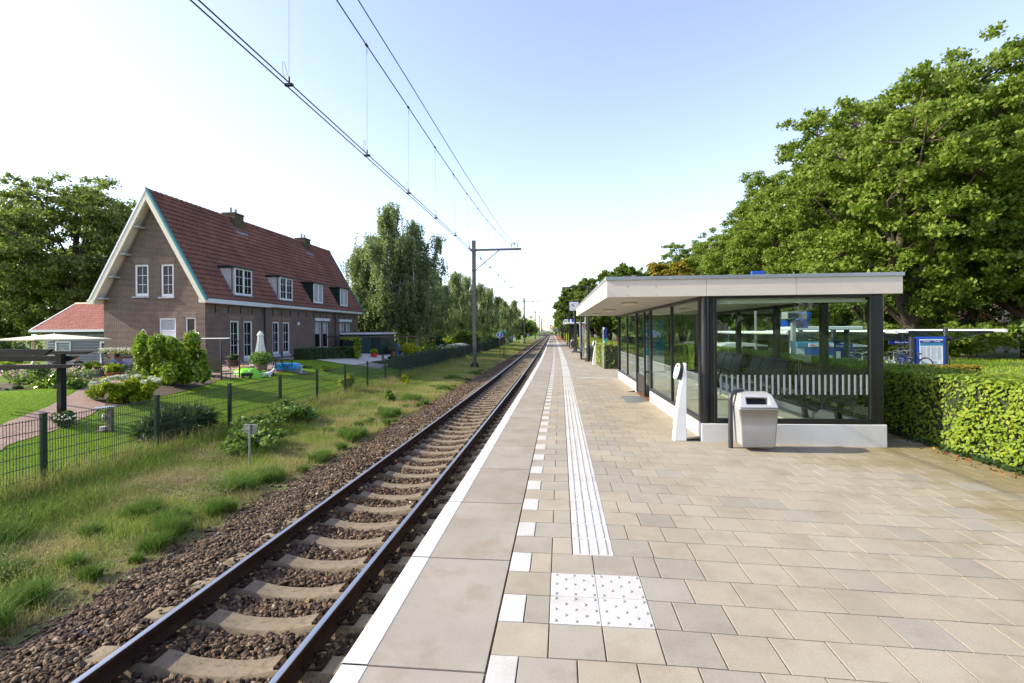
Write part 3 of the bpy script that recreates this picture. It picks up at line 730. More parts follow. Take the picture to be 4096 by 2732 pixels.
# ribbed guide strip and dotted tiles
gl = Tiles(); rb = MB(); y = 3.745; i = 0
while y < 168:
    gap = any(abs(y-q) < .16 for q in (17.9, 23.6, 32.6)) or (not (y < 17.8 or y > 18.1))
    if not gap: 
        gl.tile(.073, .377, y, y+.3, .002, g=.0015, b=.002)
        if y < 45:
            for xx in (.115, .185, .255, .325):
                c0 = Cv(y+.15); rb.bx(xx+c0-.011, xx+c0+.011, y+.012, y+.288, .0, .0075)
    else: pass
    y += .3
gl.build('tactile_guide_strip', M['whitetile'])
o = rb.build('tactile_ribs', M['whitetile'], bevel=.003); o['kind'] = 'structure'
gt = Tiles()
for q in (17.945, 23.645, 32.645): gt.tile(.073, .377, q-.2, q+.2, .0, g=.002)
gt.build('paving_in_strip_gaps', M['paving'])
dt = Tiles(); db = MB()
for i in range(2):
    for j in range(2):
        x0, y0 = -.085+.3*i, 2.854+.3*j; dt.tile(x0, x0+.3, y0, y0+.3, .001, g=.0015, b=.003)
        for a in range(5):
            for b in range(5):
                px, py = x0+.03+.06*a, y0+.03+.06*b
                if (a+b) % 2 == 0: db.lathe([(.0155, .0), (.0125, .004), (.008, .0062), (.001, .007)], (px, py, .0015), 10)
dt.build('dotted_warning_tiles', M['whitetile']); o = db.build('warning_dots', M['whitetile'], smooth=True); o['kind'] = 'structure'
yt = Tiles()
for (x0, Y) in ((.39, 24.2), (.29+.1, 32.8)):
    for q in (0, .3): yt.tile(x0-Cv(Y)+q, x0-Cv(Y)+q+.3, Y, Y+.15 if Y < 30 else Y+.2, .003)
yt.build('yellow_marker_tiles', M['yellowtile'])
yt = Tiles()
for q in range(6): yt.tile(.62+q*.3, .92+q*.3, 17.85, 18.0, .003)
yt.tile(-.08, .07, 22.2, 22.35, .002); yt.build('white_cross_line', M['whitetile'])
# cigarette butts and small litter are left out; a metal grating lies before the shelter door
t = thing('floor_grating', 'ribbed steel grating in front of the shelter doorway', 'grating', (1.78, 12.3, platz(1.78)))
mb = MB()
for i in range(12): mb.bx(1.5+.045*i, 1.52+.045*i, 11.9, 12.9, platz(1.8)-.002, platz(1.8)+.014)
mb.bx(1.48, 2.05, 11.88, 11.9, -.035, -.01); mb.bx(1.48, 2.05, 12.9, 12.92, -.035, -.01); mb.build('bars', M['steel'], t)
# ------------------------------------------------------------ shelter
m, nt, bs, N, Lk = nodes('perforated_steel'); bs.inputs['Base Color'].default_value = (.02, .022, .026, 1); bs.inputs['Roughness'].default_value = .4
tc = N.new('ShaderNodeTexCoord'); mp = N.new('ShaderNodeMapping'); mp.inputs['Scale'].default_value = (1, 1, 1); Lk.new(tc.outputs['Object'], mp.inputs[0])
ck = N.new('ShaderNodeTexVoronoi'); ck.inputs['Scale'].default_value = 70; ck.inputs['Randomness'].default_value = 0; Lk.new(mp.outputs[0], ck.inputs['Vector'])
lt = N.new('ShaderNodeMath'); lt.operation = 'LESS_THAN'; lt.inputs[1].default_value = .3; Lk.new(ck.outputs['Distance'], lt.inputs[0])
tr = N.new('ShaderNodeBsdfTransparent'); ms = N.new('ShaderNodeMixShader'); Lk.new(lt.outputs[0], ms.inputs[0]); Lk.new(bs.outputs[0], ms.inputs[1]); Lk.new(tr.outputs[0], ms.inputs[2])
Lk.new(ms.outputs[0], N['Material Output'].inputs[0]); M['perf'] = m

SX, SY = 2.13, 7.85
sh = thing('waiting_shelter', 'glass waiting shelter with black posts, white plinth and flat beige roof', 'shelter', (SX, SY, 0))
X1, Y1 = 4.83, 17.6
mb = MB()
mb.bx(SX, X1, SY, SY+.2, -.25, .24); mb.bx(X1-.2, X1, SY+.2, Y1-.2, -.25, .24); mb.bx(SX, X1, Y1-.2, Y1, -.25, .24)
mb.bx(SX, SX+.2, SY+.2, 11.95, -.25, .24); mb.bx(SX, SX+.2, 13.9, Y1-.2, -.25, .24)
mb.build('plinth', concrete('white_render', (.62, .62, .61), .04, isl=0, speck=False, stain=((.42, .38, .31), 3.5, .3)), sh, bevel=.008)
MB().bx(SX+.2, X1-.2, SY+.2, Y1-.2, -.2, .012).build('floor', M['floor'], sh)
fr = MB(); K = M['black']
def post(x, y, w=.07, d=.07, z0=.24, z1=2.2): fr.bx(x-w/2, x+w/2, y-d/2, y+d/2, z0, z1)
for y in (9.88, 15.65): post(SX+.045, y, .06, .055)
post(SX+.045, 11.95, .06, .07, 0); post(SX+.045, 13.88, .08, .09, 0); post(SX+.05, 12.8, .05, .06, 0)
fr.bx(SX+.012, SX+.078, SY+.2, 11.9, .24, .31); fr.bx(SX+.012, SX+.078, 13.92, Y1-.1, .24, .31); fr.bx(SX+.012, SX+.078, SY+.2, Y1-.1, 2.14, 2.199)
fr.bx(SX+.028, SX+.062, 12.84, 13.84, .02, .52); fr.bx(SX+.028, SX+.062, 12.84, 13.84, 2.02, 2.1)
for y in (9.45, 11.35, 13.6, 15.6): post(X1-.06, y, .11, .12)
fr.bx(X1-.09, X1-.03, SY+.2, Y1-.1, .242, .3); fr.bx(X1-.09, X1-.03, SY+.2, Y1-.1, 2.13, 2.199)
for x in (3.0, 3.9): post(x, Y1-.05, .08, .07)
fr.bx(SX+.1, X1-.1, Y1-.08, Y1-.02, .242, .3); fr.bx(SX+.1, X1-.1, Y1-.08, Y1-.02, 2.13, 2.199)
post(SX+.05, Y1-.05, .1, .1); post(X1-.05, Y1-.05, .1, .1)
fr.build('frame', K, sh, bevel=.004)
fc = MB(); fc.cyl((SX+.09, SY+.09, .24), (SX+.09, SY+.09, 2.2), .072, n=18); fc.bx(SX+.012, SX+.06, SY+.1, SY+.2, .242, 2.199); fc.bx(SX+.14, SX+.2, SY+.03, SY+.09, .242, 2.199)
fc.build('corner_column', K, sh, smooth=True)
fc = MB(); fc.bx(X1-.18, X1-.025, SY+.02, SY+.17, .242, 2.199); fc.build('corner_column', K, sh, bevel=.01)
ff = MB(); a, b = SX+.2, X1-.18
ff.bx(a, a+.045, SY+.015, SY+.075, .243, 2.195); ff.bx(b-.045, b, SY+.015, SY+.075, .243, 2.195); ff.bx(a+.045, b-.045, SY+.01, SY+.08, .243, .315); ff.bx(a+.045, b-.045, SY+.015, SY+.075, 2.16, 2.195)
ff.build('front_window_frame', K, sh, bevel=.003)
MB().bx(a+.045, b-.045, SY+.045, SY+.052, .31, 2.17).build('glass_pane', M['glass'], sh)
for y0, y1 in ((SY+.19, 9.86), (9.9, 11.92), (13.92, 15.63), (15.67, Y1-.1)):
    MB().bx(SX+.04, SX+.046, y0, y1, .3, 2.15).build('glass_pane', M['glass'], sh)
MB().bx(SX+.04, SX+.046, 12.83, 13.84, .5, 2.03).build('glass_pane', M['glass'], sh)
for y0, y1 in ((SY+.17, 9.4), (9.5, 11.3), (11.4, 13.55), (13.65, 15.55), (15.65, Y1-.1)):
    MB().bx(X1-.062, X1-.056, y0, y1, .29, 2.14).build('glass_pane', M['glass'], sh)
for x0, x1 in ((SX+.1, 2.96), (3.04, 3.86), (3.94, X1-.1)):
    MB().bx(x0, x1, Y1-.052, Y1-.046, .29, 2.14).build('glass_pane', M['glass'], sh)
sg = M['sticker'] = plain('frosted_sticker', (.3, .34, .35), .6, 0, .05, 3)
st = MB()
for i in range(27): x = 2.385-.05+.0855*i; st.bx(x, x+.027, SY+.0385, SY+.0435, .685, .985)
st.build('glass_stripes', sg, sh)
st = MB(); y = SY+.35
while y < Y1-.3: st.bx(X1-.0555, X1-.0535, y, y+.03, .68, .98); y += .1
st.build('glass_stripes', sg, sh)
bl = MB(); bl.bx(a+.05, b-.06, SY+.09, SY+.15, 2.085, 2.15);  bl.build('blind_box', M['cream'], sh, bevel=.006)
ro = MB(); R0, R1, RY0, RY1 = .70, 5.03, 7.8, 17.75
jx = [R0, 2.205, 3.52, R1]
for i in range(3): ro.bx(jx[i]+(.003 if i else 0), jx[i+1]-(.003 if i < 2 else 0), RY0, RY0+.03, 2.2, 2.465)
yy = [RY0+.033, 10.2, 12.7, 15.2, RY1]
for i in range(4):
    ro.bx(R0, R0+.03, yy[i]+.002, yy[i+1]-.002, 2.2, 2.465); ro.bx(R1-.03, R1, yy[i]+.002, yy[i+1]-.002, 2.2, 2.465)
ro.bx(R0+.03, R1-.03, RY1-.03, RY1-.003, 2.2, 2.465)
ro.build('roof_fascia', M['fascia'], sh, bevel=.002)
MB().bx(R0+.034, R1-.034, RY0+.034, RY1-.034, 2.202, 2.45).build('roof_soffit', M['soffit'], sh)
fl = MB()
for x0, x1 in ((R0-.02, 1.66), (1.664, 3.4), (3.404, R1+.02)): fl.bx(x0, x1, RY0-.02, RY0+.06, 2.462, 2.515)
fl.bx(R0-.02, R0+.06, RY0+.062, RY1, 2.462, 2.515); fl.bx(R1-.06, R1+.02, RY0+.062, RY1, 2.462, 2.515); fl.bx(R0+.06, R1-.06, RY1-.06, RY1, 2.462, 2.5)
fl.bx(R0+.06, R1-.06, RY0+.06, RY1-.06, 2.45, 2.47)
fl.build('roof_flashing', M['alu'], sh, bevel=.003)
sp = MB()
for x, z in ((1.02, 2.36), (1.02, 2.225), (1.45, 2.355), (1.45, 2.23)): sp.cyl((x, RY0-.004, z), (x, RY0+.003, z), .007 if z > 2.3 else .005, n=8)
sp.build('rust_spots', M['rust'], sh)
M['lampcover'] = plain('opal_lamp_cover', (.62, .58, .42), .35, 0, .04, 4)
for x, y in ((1.28, 9.35), (1.25, 12.4), (1.2, 15.4), (2.95, 9.3), (2.95, 12.3), (2.95, 15.3)):
    l = MB().lathe([(.15, 0), (.15, -.022), (.145, -.026)], (x, y, 2.2), 24).build('ceiling_lamp', M['soffit'], sh, smooth=True)
    MB().lathe([(.02, -.055), (.09, -.048), (.135, -.03), (.14, -.02)], (x, y, 2.2), 24).build('lamp_cover', M['lampcover'], l, smooth=True)
MB().bx(2.11, 2.3, 12.0, 13.84, -.045, -.02).build('door_sill', plain('rusty_steel', (.2, .08, .035), .8, .2, .3, 14), sh, bevel=.003)
MB().bx(SX+.02, SX+.035, 12.0, 12.09, .0, 2.14).build('sliding_door_edge', M['black'], sh)
MB().bx(SX+.09, SX+.1, 12.1, 12.78, .02, 2.1).build('sliding_door_glass', M['clearglass'], sh)
apm = concrete('apron_concrete', (.3, .26, .2), .14, isl=0, stain=((.22, .14, .07), 4, .5))
for y0, y1 in ((7.9, 11.9), (13.95, 17.6)): MB().add([(1.86, y0, platz(1.86)+.003), (SX+.01, y0, .01), (SX+.01, y1, .01), (1.86, y1, platz(1.86)+.003)], [(0, 1, 2, 3)]).build('concrete_apron', apm, sh)
sh.rotation_euler = (0, 0, rad(1.0))
# poster stand inside the doorway
M['poster'] = plain('blue_poster', (.02, .3, .45), .5, 0, .5, 3)
t = thing('poster_stand', 'tall blue poster stand inside the shelter doorway', 'poster', (2.62, 14.6, .012))
MB().bx(2.30, 2.96, 14.58, 14.62, .45, 2.03).build('board', M['black'], t, bevel=.01)
MB().bx(2.33, 2.93, 14.572, 14.579, .5, 1.98).build('poster', M['poster'], t)
MB().bx(2.33, 2.93, 14.569, 14.571, .5, .95).build('poster_lower_field', M['paper'], t)
MB().cyl((2.62, 14.6, .012), (2.62, 14.6, .46), .03).build('stand_pole', M['steel'], t)
MT = lambda x, y, z: Matrix.Translation((x, y, z)) @ Matrix.Rotation(rad(90), 4, 'X')
for i, (s_, q) in enumerate((('DAGELIJKS', .1), ('ZORGEN', .1), ('PUNT', .2), ('VOOR UW', .09), ('CLIMATE', .09), ('STATION', .09))):
    text('lettering', s_, q, M['white'], t, MT(2.34, 14.566, (1.86, 1.74, 1.52, 1.36, 1.25, 1.14)[i]), bold=True, align='LEFT')

# ------------------------------------------------------------ benches
def bench(loc, label, rz=0, L=1.8, group='black perforated benches'):
    t = thing('bench', label, 'bench', (0, 0, 0), group)
    def panel(prof, th=.012):
        mb = MB(); n = len(prof); vs = []
        for y in (-L/2, L/2):
            for (x, z) in prof: vs.append((x, y, z))
        mb.add(vs, [(i, i+1, n+i+1, n+i) for i in range(n-1)]); return mb
    back = [(.02, .46), (.035, .52), (.06, .62), (.085, .74), (.12, .86), (.165, .98), (.2, 1.02)]
    seat = [(-.52, .40), (-.5, .43), (-.44, .45), (-.3, .44), (-.15, .42), (-.03, .415)]
    panel(back).build('backrest', M['perf'], t); panel(seat).build('seat', M['perf'], t)
    fr = MB()
    for y in (-L/2, -L/6, L/6, L/2):
        fr.tube([(x, y, z) for x, z in seat]+[(0, y, .43)]+[(x, y, z) for x, z in back], .016, 6)
    fr.tube([(.2, -L/2, 1.02), (.2, L/2, 1.02)], .018, 8); fr.tube([(-.52, -L/2, .4), (-.52, L/2, .4)], .018, 8)
    fr.bx(-.06, .0, -L/2, L/2, .35, .40)
    fr.build('frame', M['anthracite'], t, smooth=True)
    for y in (-L/2, -L/6, L/6, L/2):
        MB().tube([(-.44, y, .44), (-.43, y, .52), (-.36, y, .6), (-.22, y, .655), (-.08, y, .64), (.01, y, .58), (.02, y, .48)], .016, 6).build('armrest', M['anthracite'], t, smooth=True)
    for y in (-L*.3, L*.3):
        l = MB(); l.bar((-.02, y, .37), (.04, y, 0), .1, .07); l.bx(-.06, .16, y-.09, y+.09, 0, .012); l.build('leg', M['black'], t, bevel=.006)
    t.location = loc; t.rotation_euler = (0, 0, rz); return t
b0 = bench((1.12, 29.6, -.015), 'black bench on the platform beside the nearest lamp post and the litter bin')
copy_tree(b0, (1.0+Cv(47)+.35, 47.4, -.01), 0, 'black bench farther down the platform, beyond the SOS pillar')
ib = bench((4.42, 9.0, .012), 'black bench inside the shelter, nearest the front window', L=1.9, group='benches inside the shelter')
copy_tree(ib, (4.40, 11.5, .012), 0, 'black bench in the middle of the shelter, second from the front window')
copy_tree(ib, (4.36, 13.9, .012), 0, 'black bench at the far end of the shelter, small behind the corner column')
t = thing('bench_plinth', 'low brick ledge under the benches along the shelter side wall', 'ledge', (4.4, 7.9, .012))
MB().bx(4.0, 4.55, 8.1, 15.5, .012, .06).build('ledge', M['floor'], t, bevel=.01)

# ------------------------------------------------------------ litter bins
def bin_(loc, label, rz=0, group='light grey litter bins'):
    t = thing('litter_bin', label, 'litter bin', (0, 0, 0), group)
    b = bmesh.new()
    mb = MB(); w0, w1 = .245, .275
    sec = [(.05, .2, -.13, .14), (.085, .235, -.155, .165), (.35, .25, -.165, .17), (.60, .268, -.175, .17), (.622, .268, -.175, .17)]
    vs = [];
    for z, w, y0, y1 in sec: vs += [(-w, y0, z), (w, y0, z), (w, y1, z), (-w, y1, z)]
    fs = [(0, 3, 2, 1)]
    for i in range(len(sec)-1):
        for j in range(4): fs.append((i*4+j, i*4+(j+1) % 4, (i+1)*4+(j+1) % 4, (i+1)*4+j))
    fs.append((16, 17, 18, 19)); mb.add(vs, fs); mb.build('body', M['lightgrey'], t, bevel=.035, seg=4, smooth=True)
    mb = MB(); w = .27
    P0 = [(-w, -.18, .626), (w, -.18, .626), (w, .175, .626), (-w, .175, .626)]; P1 = [(-w+.05, -.07, .80), (w-.05, -.07, .80), (w-.05, .165, .82), (-w+.05, .165, .82)]
    def on(a, h):                                  # point on the sloping front
        y = -.182+.112*h; z = .628+.172*h; x = (w-.05*h)*a; return (x, y, z)
    o1 = [on(-.6, .25), on(.62, .25), on(.66, .78), on(-.64, .78)]
    ins = [(p[0]*.97, p[1]+.1, p[2]-.03) for p in o1]
    A = P0+P1+o1+ins
    mb.add(A, [(1, 2, 6, 5), (2, 3, 7, 6), (3, 0, 4, 7), (4, 5, 6, 7), (0, 3, 2, 1), (0, 1, 9, 8), (1, 5, 10, 9), (5, 4, 11, 10), (4, 0, 8, 11), (8, 9, 13, 12), (9, 10, 14, 13), (10, 11, 15, 14), (11, 8, 12, 15)])
    mb.build('hood', M['white2'], t, bevel=.012, seg=3, smooth=True)
    MB().add(ins, [(0, 1, 2, 3)]).build('opening', M['black'], t)
    MB().tube([(-.315, .05, 0), (-.315, .05, .70), (-.30, .055, .78), (-.26, .07, .815), (-.2, .1, .82), (-.1, .19, .82)], .033, 12).build('post', M['anthracite'], t, smooth=True)
    MB().tube([(.245, .17, 0), (.245, .17, .6)], .03, 10).build('post', M['anthracite'], t, smooth=True)
    t.location = loc; t.rotation_euler = (0, 0, rz); return t
M['white2'] = plain('hood_coat', (.47, .47, .475), .4, .2, .05, 3)
lb = bin_((2.76, 7.45, -.05), 'light grey litter bin on two dark posts in front of the shelter window')
copy_tree(lb, (1.62, 30.6, -.02), rad(-80), 'light grey litter bin on the platform behind the nearest lamp post')
copy_tree(lb, (1.02, 48.6, -.02), rad(-80), 'light grey litter bin beside the farther platform bench')

# ------------------------------------------------------------ card readers
def reader(loc, label, rz=0):
    t = thing('card_reader', label, 'card reader', (0, 0, 0), 'white card reader posts')
    pl = [(-.09, 0), (.1, 0), (.105, .4), (.108, .8), (.11, 1.19), (.095, 1.205), (.075, 1.18), (.055, 1.05), (.02, .85), (-.02, .62), (-.055, .35)]
    MB().prism(pl, -.075, .075).build('pillar', M['white'], t, bevel=.01, seg=2)
    q = Matrix.Translation((-.0, -.02, 1.07)) @ Matrix.Rotation(rad(14), 4, 'Y') @ Matrix.Rotation(rad(-62), 4, 'Z')
    def oval(hw, hh, n=24): return [(hw*max(-1, min(1, 1.25*math.cos(a))), hh*.0+ (hh*math.sin(a))) for a in [2*math.pi*i/n for i in range(n)]]
    def ov(hw, hh, y0, y1):
        mb = MB(); pts = [];
        for i in range(24):
            a = 2*math.pi*i/24; x = hw*math.copysign(abs(math.cos(a))**.6, math.cos(a)); z = hh*math.copysign(abs(math.sin(a))**.85, math.sin(a)); pts.append((x, z))
        mb.prism(pts, y0, y1); mb.v = [tuple(q @ Vector(p)) for p in mb.v]; return mb
    h = ov(.062, .13, -.03, .05).build('reader_head', M['anthracite'], t, bevel=.01, seg=2, smooth=True)
    ov(.056, .124, -.045, -.029).build('reader_face', M['cream'], h, bevel=.004)
    f = MB().bx(-.04, .04, -.0475, -.0455, -.095, .035); f.v = [tuple(q @ Vector(p)) for p in f.v]; f.build('blue_field', M['cyan'], h)
    f = MB(); f.lathe([(.033, 0), (.033, .002)], (0, 0, 0), 20); f.v = [tuple(q @ Vector((p[0], -.0475-p[2], p[1]*1.5-.035))) for p in f.v]; f.build('white_disc', M['white'], h)
    f = MB().bx(-.012, .01, -.052, -.0498, -.05, -.025); f.v = [tuple(q @ Vector(p)) for p in f.v]; f.build('pink_mark', M['red'], h)
    f = MB().bx(-.025, .025, -.0475, -.0455, .055, .1); f.v = [tuple(q @ Vector(p)) for p in f.v]; f.build('display', M['ink'], h)
    t.location = loc; t.rotation_euler = (0, 0, rz); return t
r0 = reader((1.80, 7.9, -.03), 'white card reader post standing at the corner of the shelter')
copy_tree(r0, (1.56, 24.5, -.02), 0, 'white card reader post on the platform beside the hedge corner')

# ------------------------------------------------------------ lamp posts
def lamp(x, y, label, h=4.05, first=[None]):
    if first[0] is None:
        t = thing('platform_lamp', label, 'lamp post', (0, 0, 0), 'black platform lamp posts')
        MB().cyl((0, 0, 0), (0, 0, 2.6), .085, .08, 14).cyl((0, 0, 2.6), (0, 0, h+.02), .06, .055, 14).cyl((0, 0, h+.02), (0, 0, h+.13), .055, .006, 14).build('pole', K, t, smooth=True)
        mb = MB(); mb.bx(-.2, .2, -.16, .16, 0, .02)
        for a in (-.15, .15):
            for b in (-.11, .11): mb.cyl((a, b, .02), (a, b, .05), .016, n=6)
        mb.build('base_plate', K, t)
        MB().tube([(.28, 0, h-.14), (.1, 0, h-.04), (0, 0, h), (-.35, 0, h+.015), (-.7, 0, h+.02)], .027, 8).build('arm', K, t, smooth=True)
        l = MB(); l.bx(-1.42, -.98, -.13, .13, h-.005, h+.035); l.bx(-1.0, -.68, -.09, .09, h-.005, h+.07); l.build('luminaire', K, t, bevel=.015)
        first[0] = t; t.location = (x, y, 0); return t
    return copy_tree(first[0], (x, y, 0), 0, label)
lamp(1.45, 27.4, 'nearest black lamp post, close behind the shelter roof')
LY = [52, 75, 93.5, 109.5, 131, 150]
lab = ['second black lamp post down the platform, just beyond the clock', 'black lamp post right of the platform number sign, third along the platform', 'fourth black lamp post along the platform, over the brown paving', 'fifth black lamp post, small over the brown paving', 'sixth black lamp post, far down the platform', 'farthest black lamp post at the end of the platform']
for y, l in zip(LY, lab): lamp(1.42+Cv(y), y, l)
t = thing('slim_pole', 'slim black pole standing right behind the nearest lamp post', 'pole', (1.2, 30.76, 0))
MB().cyl((1.2, 30.76, 0), (1.2, 30.76, 2.9), .05).build('pole', K, t, smooth=True)
MB().ball((1.2, 30.7, 2.95), .09).build('camera_dome', K, t, smooth=True)
# ------------------------------------------------------------ clock
t = thing('station_clock', 'square white station clock with blue rim on a black pole', 'clock', (1.12, 41.6, 0))
MB().cyl((1.12, 41.62, 0), (1.12, 41.62, 3.4), .075).build('pole', K, t, smooth=True)
cx, cz, cy = 1.043, 3.695, 41.46; q = .38
cse = MB().bx(cx-q, cx+q, cy, cy+.24, cz-q, cz+q).build('case', plain('clock_rim', (.1, .13, .55), .4), t, bevel=.05, seg=3)
MB().bx(cx-q+.03, cx+q-.03, cy-.006, cy+.0, cz-q+.03, cz+q-.03).build('dial', M['white'], t, bevel=.002)
mb = MB()
for i in range(12):
    a = i*math.pi/6; L1, w = (.065, .022)
    R = Matrix.Translation((cx, cy-.011, cz)) @ Matrix.Rotation(a, 4, 'Y'); mb.bx(-w/2, w/2, -.003, .003, .29-L1, .29, R)
mb.build('hour_marks', M['navy'], t)
for nm, a, L1, w, mt in (('hour_hand', -62, .17, .034, M['ink']), ('minute_hand', -52, .27, .026, M['ink']), ('second_hand', -38, .2, .008, M['red'])):
    R = Matrix.Translation((cx, cy-.02, cz)) @ Matrix.Rotation(rad(a), 4, 'Y'); h = MB().bx(-w/2, w/2, -.004, .004, -.05, L1, R)
    if nm[0] == 's':
        c_ = R @ Vector((0, 0, L1+.035)); h.ring(tuple(c_), .035, .008, 'y', 16, 5)
    h.build(nm, mt, t)
# ------------------------------------------------------------ platform number and small signs
def txt(s_, size, mat, t, x, y, z, **k): return text('lettering', s_, size, mat, t, MT(x, y, z), **k)
t = thing('platform_number_sign', 'white box sign with a blue number 1 hung from a black post', 'sign', (1.02, 67.7, 0))
MB().bx(.95, 1.12, 67.6, 67.75, 0, 4.6).build('post', K, t); MB().bx(.62, 2.05, 67.6, 67.75, 3.22, 3.34).build('bracket', K, t)
MB().bx(.19, .9, 67.55, 67.72, 2.53, 3.2).build('box', M['white'], t, bevel=.02); MB().bx(.19, .33, 67.53, 67.549, 3.05, 3.2).build('blue_corner', M['blue'], t)
txt('1', .55, M['navy'], t, .56, 67.53, 2.82, bold=True)
t = thing('blue_white_box_sign', 'small blue and white box sign on top of a grey post', 'sign', (1.0, 49.5, 0))
MB().bx(.94, 1.2, 49.5, 49.62, 0, 2.3).build('post', M['anthracite'], t); MB().bx(.82, .95, 49.3, 49.5, 2.36, 2.8).build('white_face', M['white'], t); MB().bx(.95, 1.2, 49.3, 49.5, 2.36, 2.82).build('blue_face', M['blue'], t)
t = thing('small_blue_sign', 'tiny blue box sign on a far platform post', 'sign', (.3, 88, 0))
MB().bx(.24, .36, 88, 88.1, 0, 3.0).build('post', M['anthracite'], t); MB().bx(.15, .55, 87.8, 88, 2.75, 3.35).build('blue_face', M['blue'], t)
t = thing('info_pillar', 'grey help pillar with rounded top, a blue i and red SOS band', 'help pillar', (1.3, 32.6, -.02))
w = .14; pr = [(-w, 0), (w, 0), (w, 2.03)]+[(w*math.cos(a), 2.03+w*math.sin(a)) for a in [math.pi*i/12 for i in range(1, 12)]]+[(-w, 2.03)]
MB().prism([(p[0]+1.3, p[1]) for p in pr], 32.5, 32.72).build('pillar', M['lightgrey'], t, bevel=.01)
w = .105; MB().prism([(1.3-w, 2.03), (1.3+w, 2.03)]+[(1.3+w*math.cos(a), 2.03+w*math.sin(a)) for a in [math.pi*i/10 for i in range(1, 10)]], 32.488, 32.499).build('blue_half_disc', M['navy'], t)
MB().bx(1.3-w, 1.3+w, 32.488, 32.499, 1.92, 2.028).build('red_band', M['red'], t)
txt('i', .12, M['white'], t, 1.3, 32.482, 2.075, bold=True); txt('SOS', .09, M['white'], t, 1.3, 32.482, 1.974, bold=True)
MB().bx(1.265, 1.335, 32.492, 32.499, 1.15, 1.31).build('blue_button_panel', M['navy'], t); MB().ball((1.3, 32.49, 1.17), (.03, .01, .03)).build('blue_button', M['white'], t)
MB().bx(1.265, 1.335, 32.492, 32.499, .94, 1.07).build('red_button_panel', M['red'], t); MB().ball((1.3, 32.49, 1.1), (.03, .01, .03)).build('red_button', M['white'], t)
MB().cyl((1.3, 32.495, 1.74), (1.3, 32.499, 1.74), .045).build('speaker_grille', M['grey'], t)
t = thing('info_pillar', 'second help pillar seen edge-on right of the nearest lamp post base', 'help pillar', (1.55, 31.6, -.02))
MB().bx(1.46, 1.53, 31.5, 31.8, -.02, 2.55).build('pillar', M['lightgrey'], t, bevel=.01); MB().bx(1.462, 1.528, 31.49, 31.499, 1.9, 2.1).build('blue_band', M['navy'], t); MB().bx(1.462, 1.528, 31.49, 31.499, 1.78, 1.89).build('red_band', M['red'], t)
MB().bx(1.46, 1.53, 31.49, 31.499, 1.0, 1.12).build('red_button_panel', M['red'], t)
for (x, y, l) in ((1.15, 40.5, 'dark glass timetable case on the platform below the clock'), (.62, 55, 'farther dark timetable case on the platform')):
    t = thing('timetable_case', l, 'display case', (x, y, 0), 'dark timetable cases')
    MB().bx(x-.03, x+.06, y-.6, y-.5, 0, 2.3).build('post', M['anthracite'], t); MB().bx(x+.25, x+.37, y-.6, y-.5, 0, 2.3).build('post', M['anthracite'], t)
    MB().bx(x-.06, x-.031, y-.5, y+.5, .3, 2.25).build('glass', M['clearglass'], t); MB().bx(x, x+.03, y-.5, y+.5, .35, 2.2).build('board', M['paper'], t)
t = thing('bus_stop_map_post', 'grey post with a narrow blue and green board, at the hedge corner', 'sign post', (1.84, 22.2, -.03))
MB().cyl((1.84, 22.2, -.03), (1.84, 22.2, .75), .045).cyl((1.84, 22.2, .75), (1.84, 22.2, 1.82), .032).build('post', M['steel'], t, smooth=True)
MB().bx(1.885, 1.985, 22.05, 22.2, 1.32, 1.81).build('blue_board', M['navy'], t); MB().bx(1.885, 1.985, 22.05, 22.2, 1.15, 1.31).build('green_board', M['green_sign'], t)
MB().bx(1.8, 1.884, 22.12, 22.14, 1.72, 1.82).bx(1.8, 1.884, 22.12, 22.14, 1.15, 1.22).build('white_clamps', M['white'], t)
t = thing('canopy', 'low white flat canopy on dark posts behind the help pillar', 'canopy', (1.2, 47, 0))
MB().bx(.35, 2.2, 46, 50, 2.3, 2.45).build('roof', M['white'], t, bevel=.03)
for x in (.75, 2.0): MB().bx(x-.05, x+.05, 46.4, 46.5, 0, 2.3).build('post', K, t)
MB().bx(1.5, 1.95, 46.5, 46.6, 1.0, 2.0).build('dark_board', K, t)
for (x, y, l) in ((.3, 100, 'black post among the far platform lamps, left one'), (.05, 118, 'black post at the far platform end, tallest of the small ones'), (-.25, 140, 'thin black post near the far end of the platform')):
    t = thing('platform_post', l, 'post', (x, y, 0), 'thin black posts at the far platform'); MB().bx(x-.08, x+.08, y, y+.15, 0, 3.1).build('post', K, t); MB().bx(x-.6, x+.3, y, y+.15, 3.0, 3.12).build('crossbar', K, t)
def diamond(name, label, x, y, z, r, post_to, num=None, group=None, grp=None, lean=0):
    t = thing(name, label, 'sign', (x, y, post_to), group)
    d = lambda q, y0, y1, mt, nm: MB().prism([(x-q, z), (x, z-q), (x+q, z), (x, z+q)], y0, y1).build(nm, mt, t)
    d(r, y-.02, y, M['white'], 'border'); d(r*.86, y-.024, y-.0205, M['blue'], 'blue_field')
    if num: txt(num, r*1.15, M['white'], t, x, y-.03, z, bold=True)
    MB().cyl((x, y+.03, post_to), (x, y+.03, z), .035, n=8).build('post', M['wood_brown'], t); return t
diamond('diamond_sign', 'blue diamond sign with a white 3 on a thin post', -6.32, 50.1, 1.29, .385, -1.15, '3', 'blue diamond number signs')
diamond('diamond_sign', 'smaller blue diamond sign with a white 6, farther along the track', -7.1, 104.2, .75, .375, -1.15, '6', 'blue diamond number signs')
diamond('diamond_sign', 'blue diamond sign with white edge at the far end of the platform', -1.6, 150, 1.9, .45, 0, None, 'blue diamond number signs')
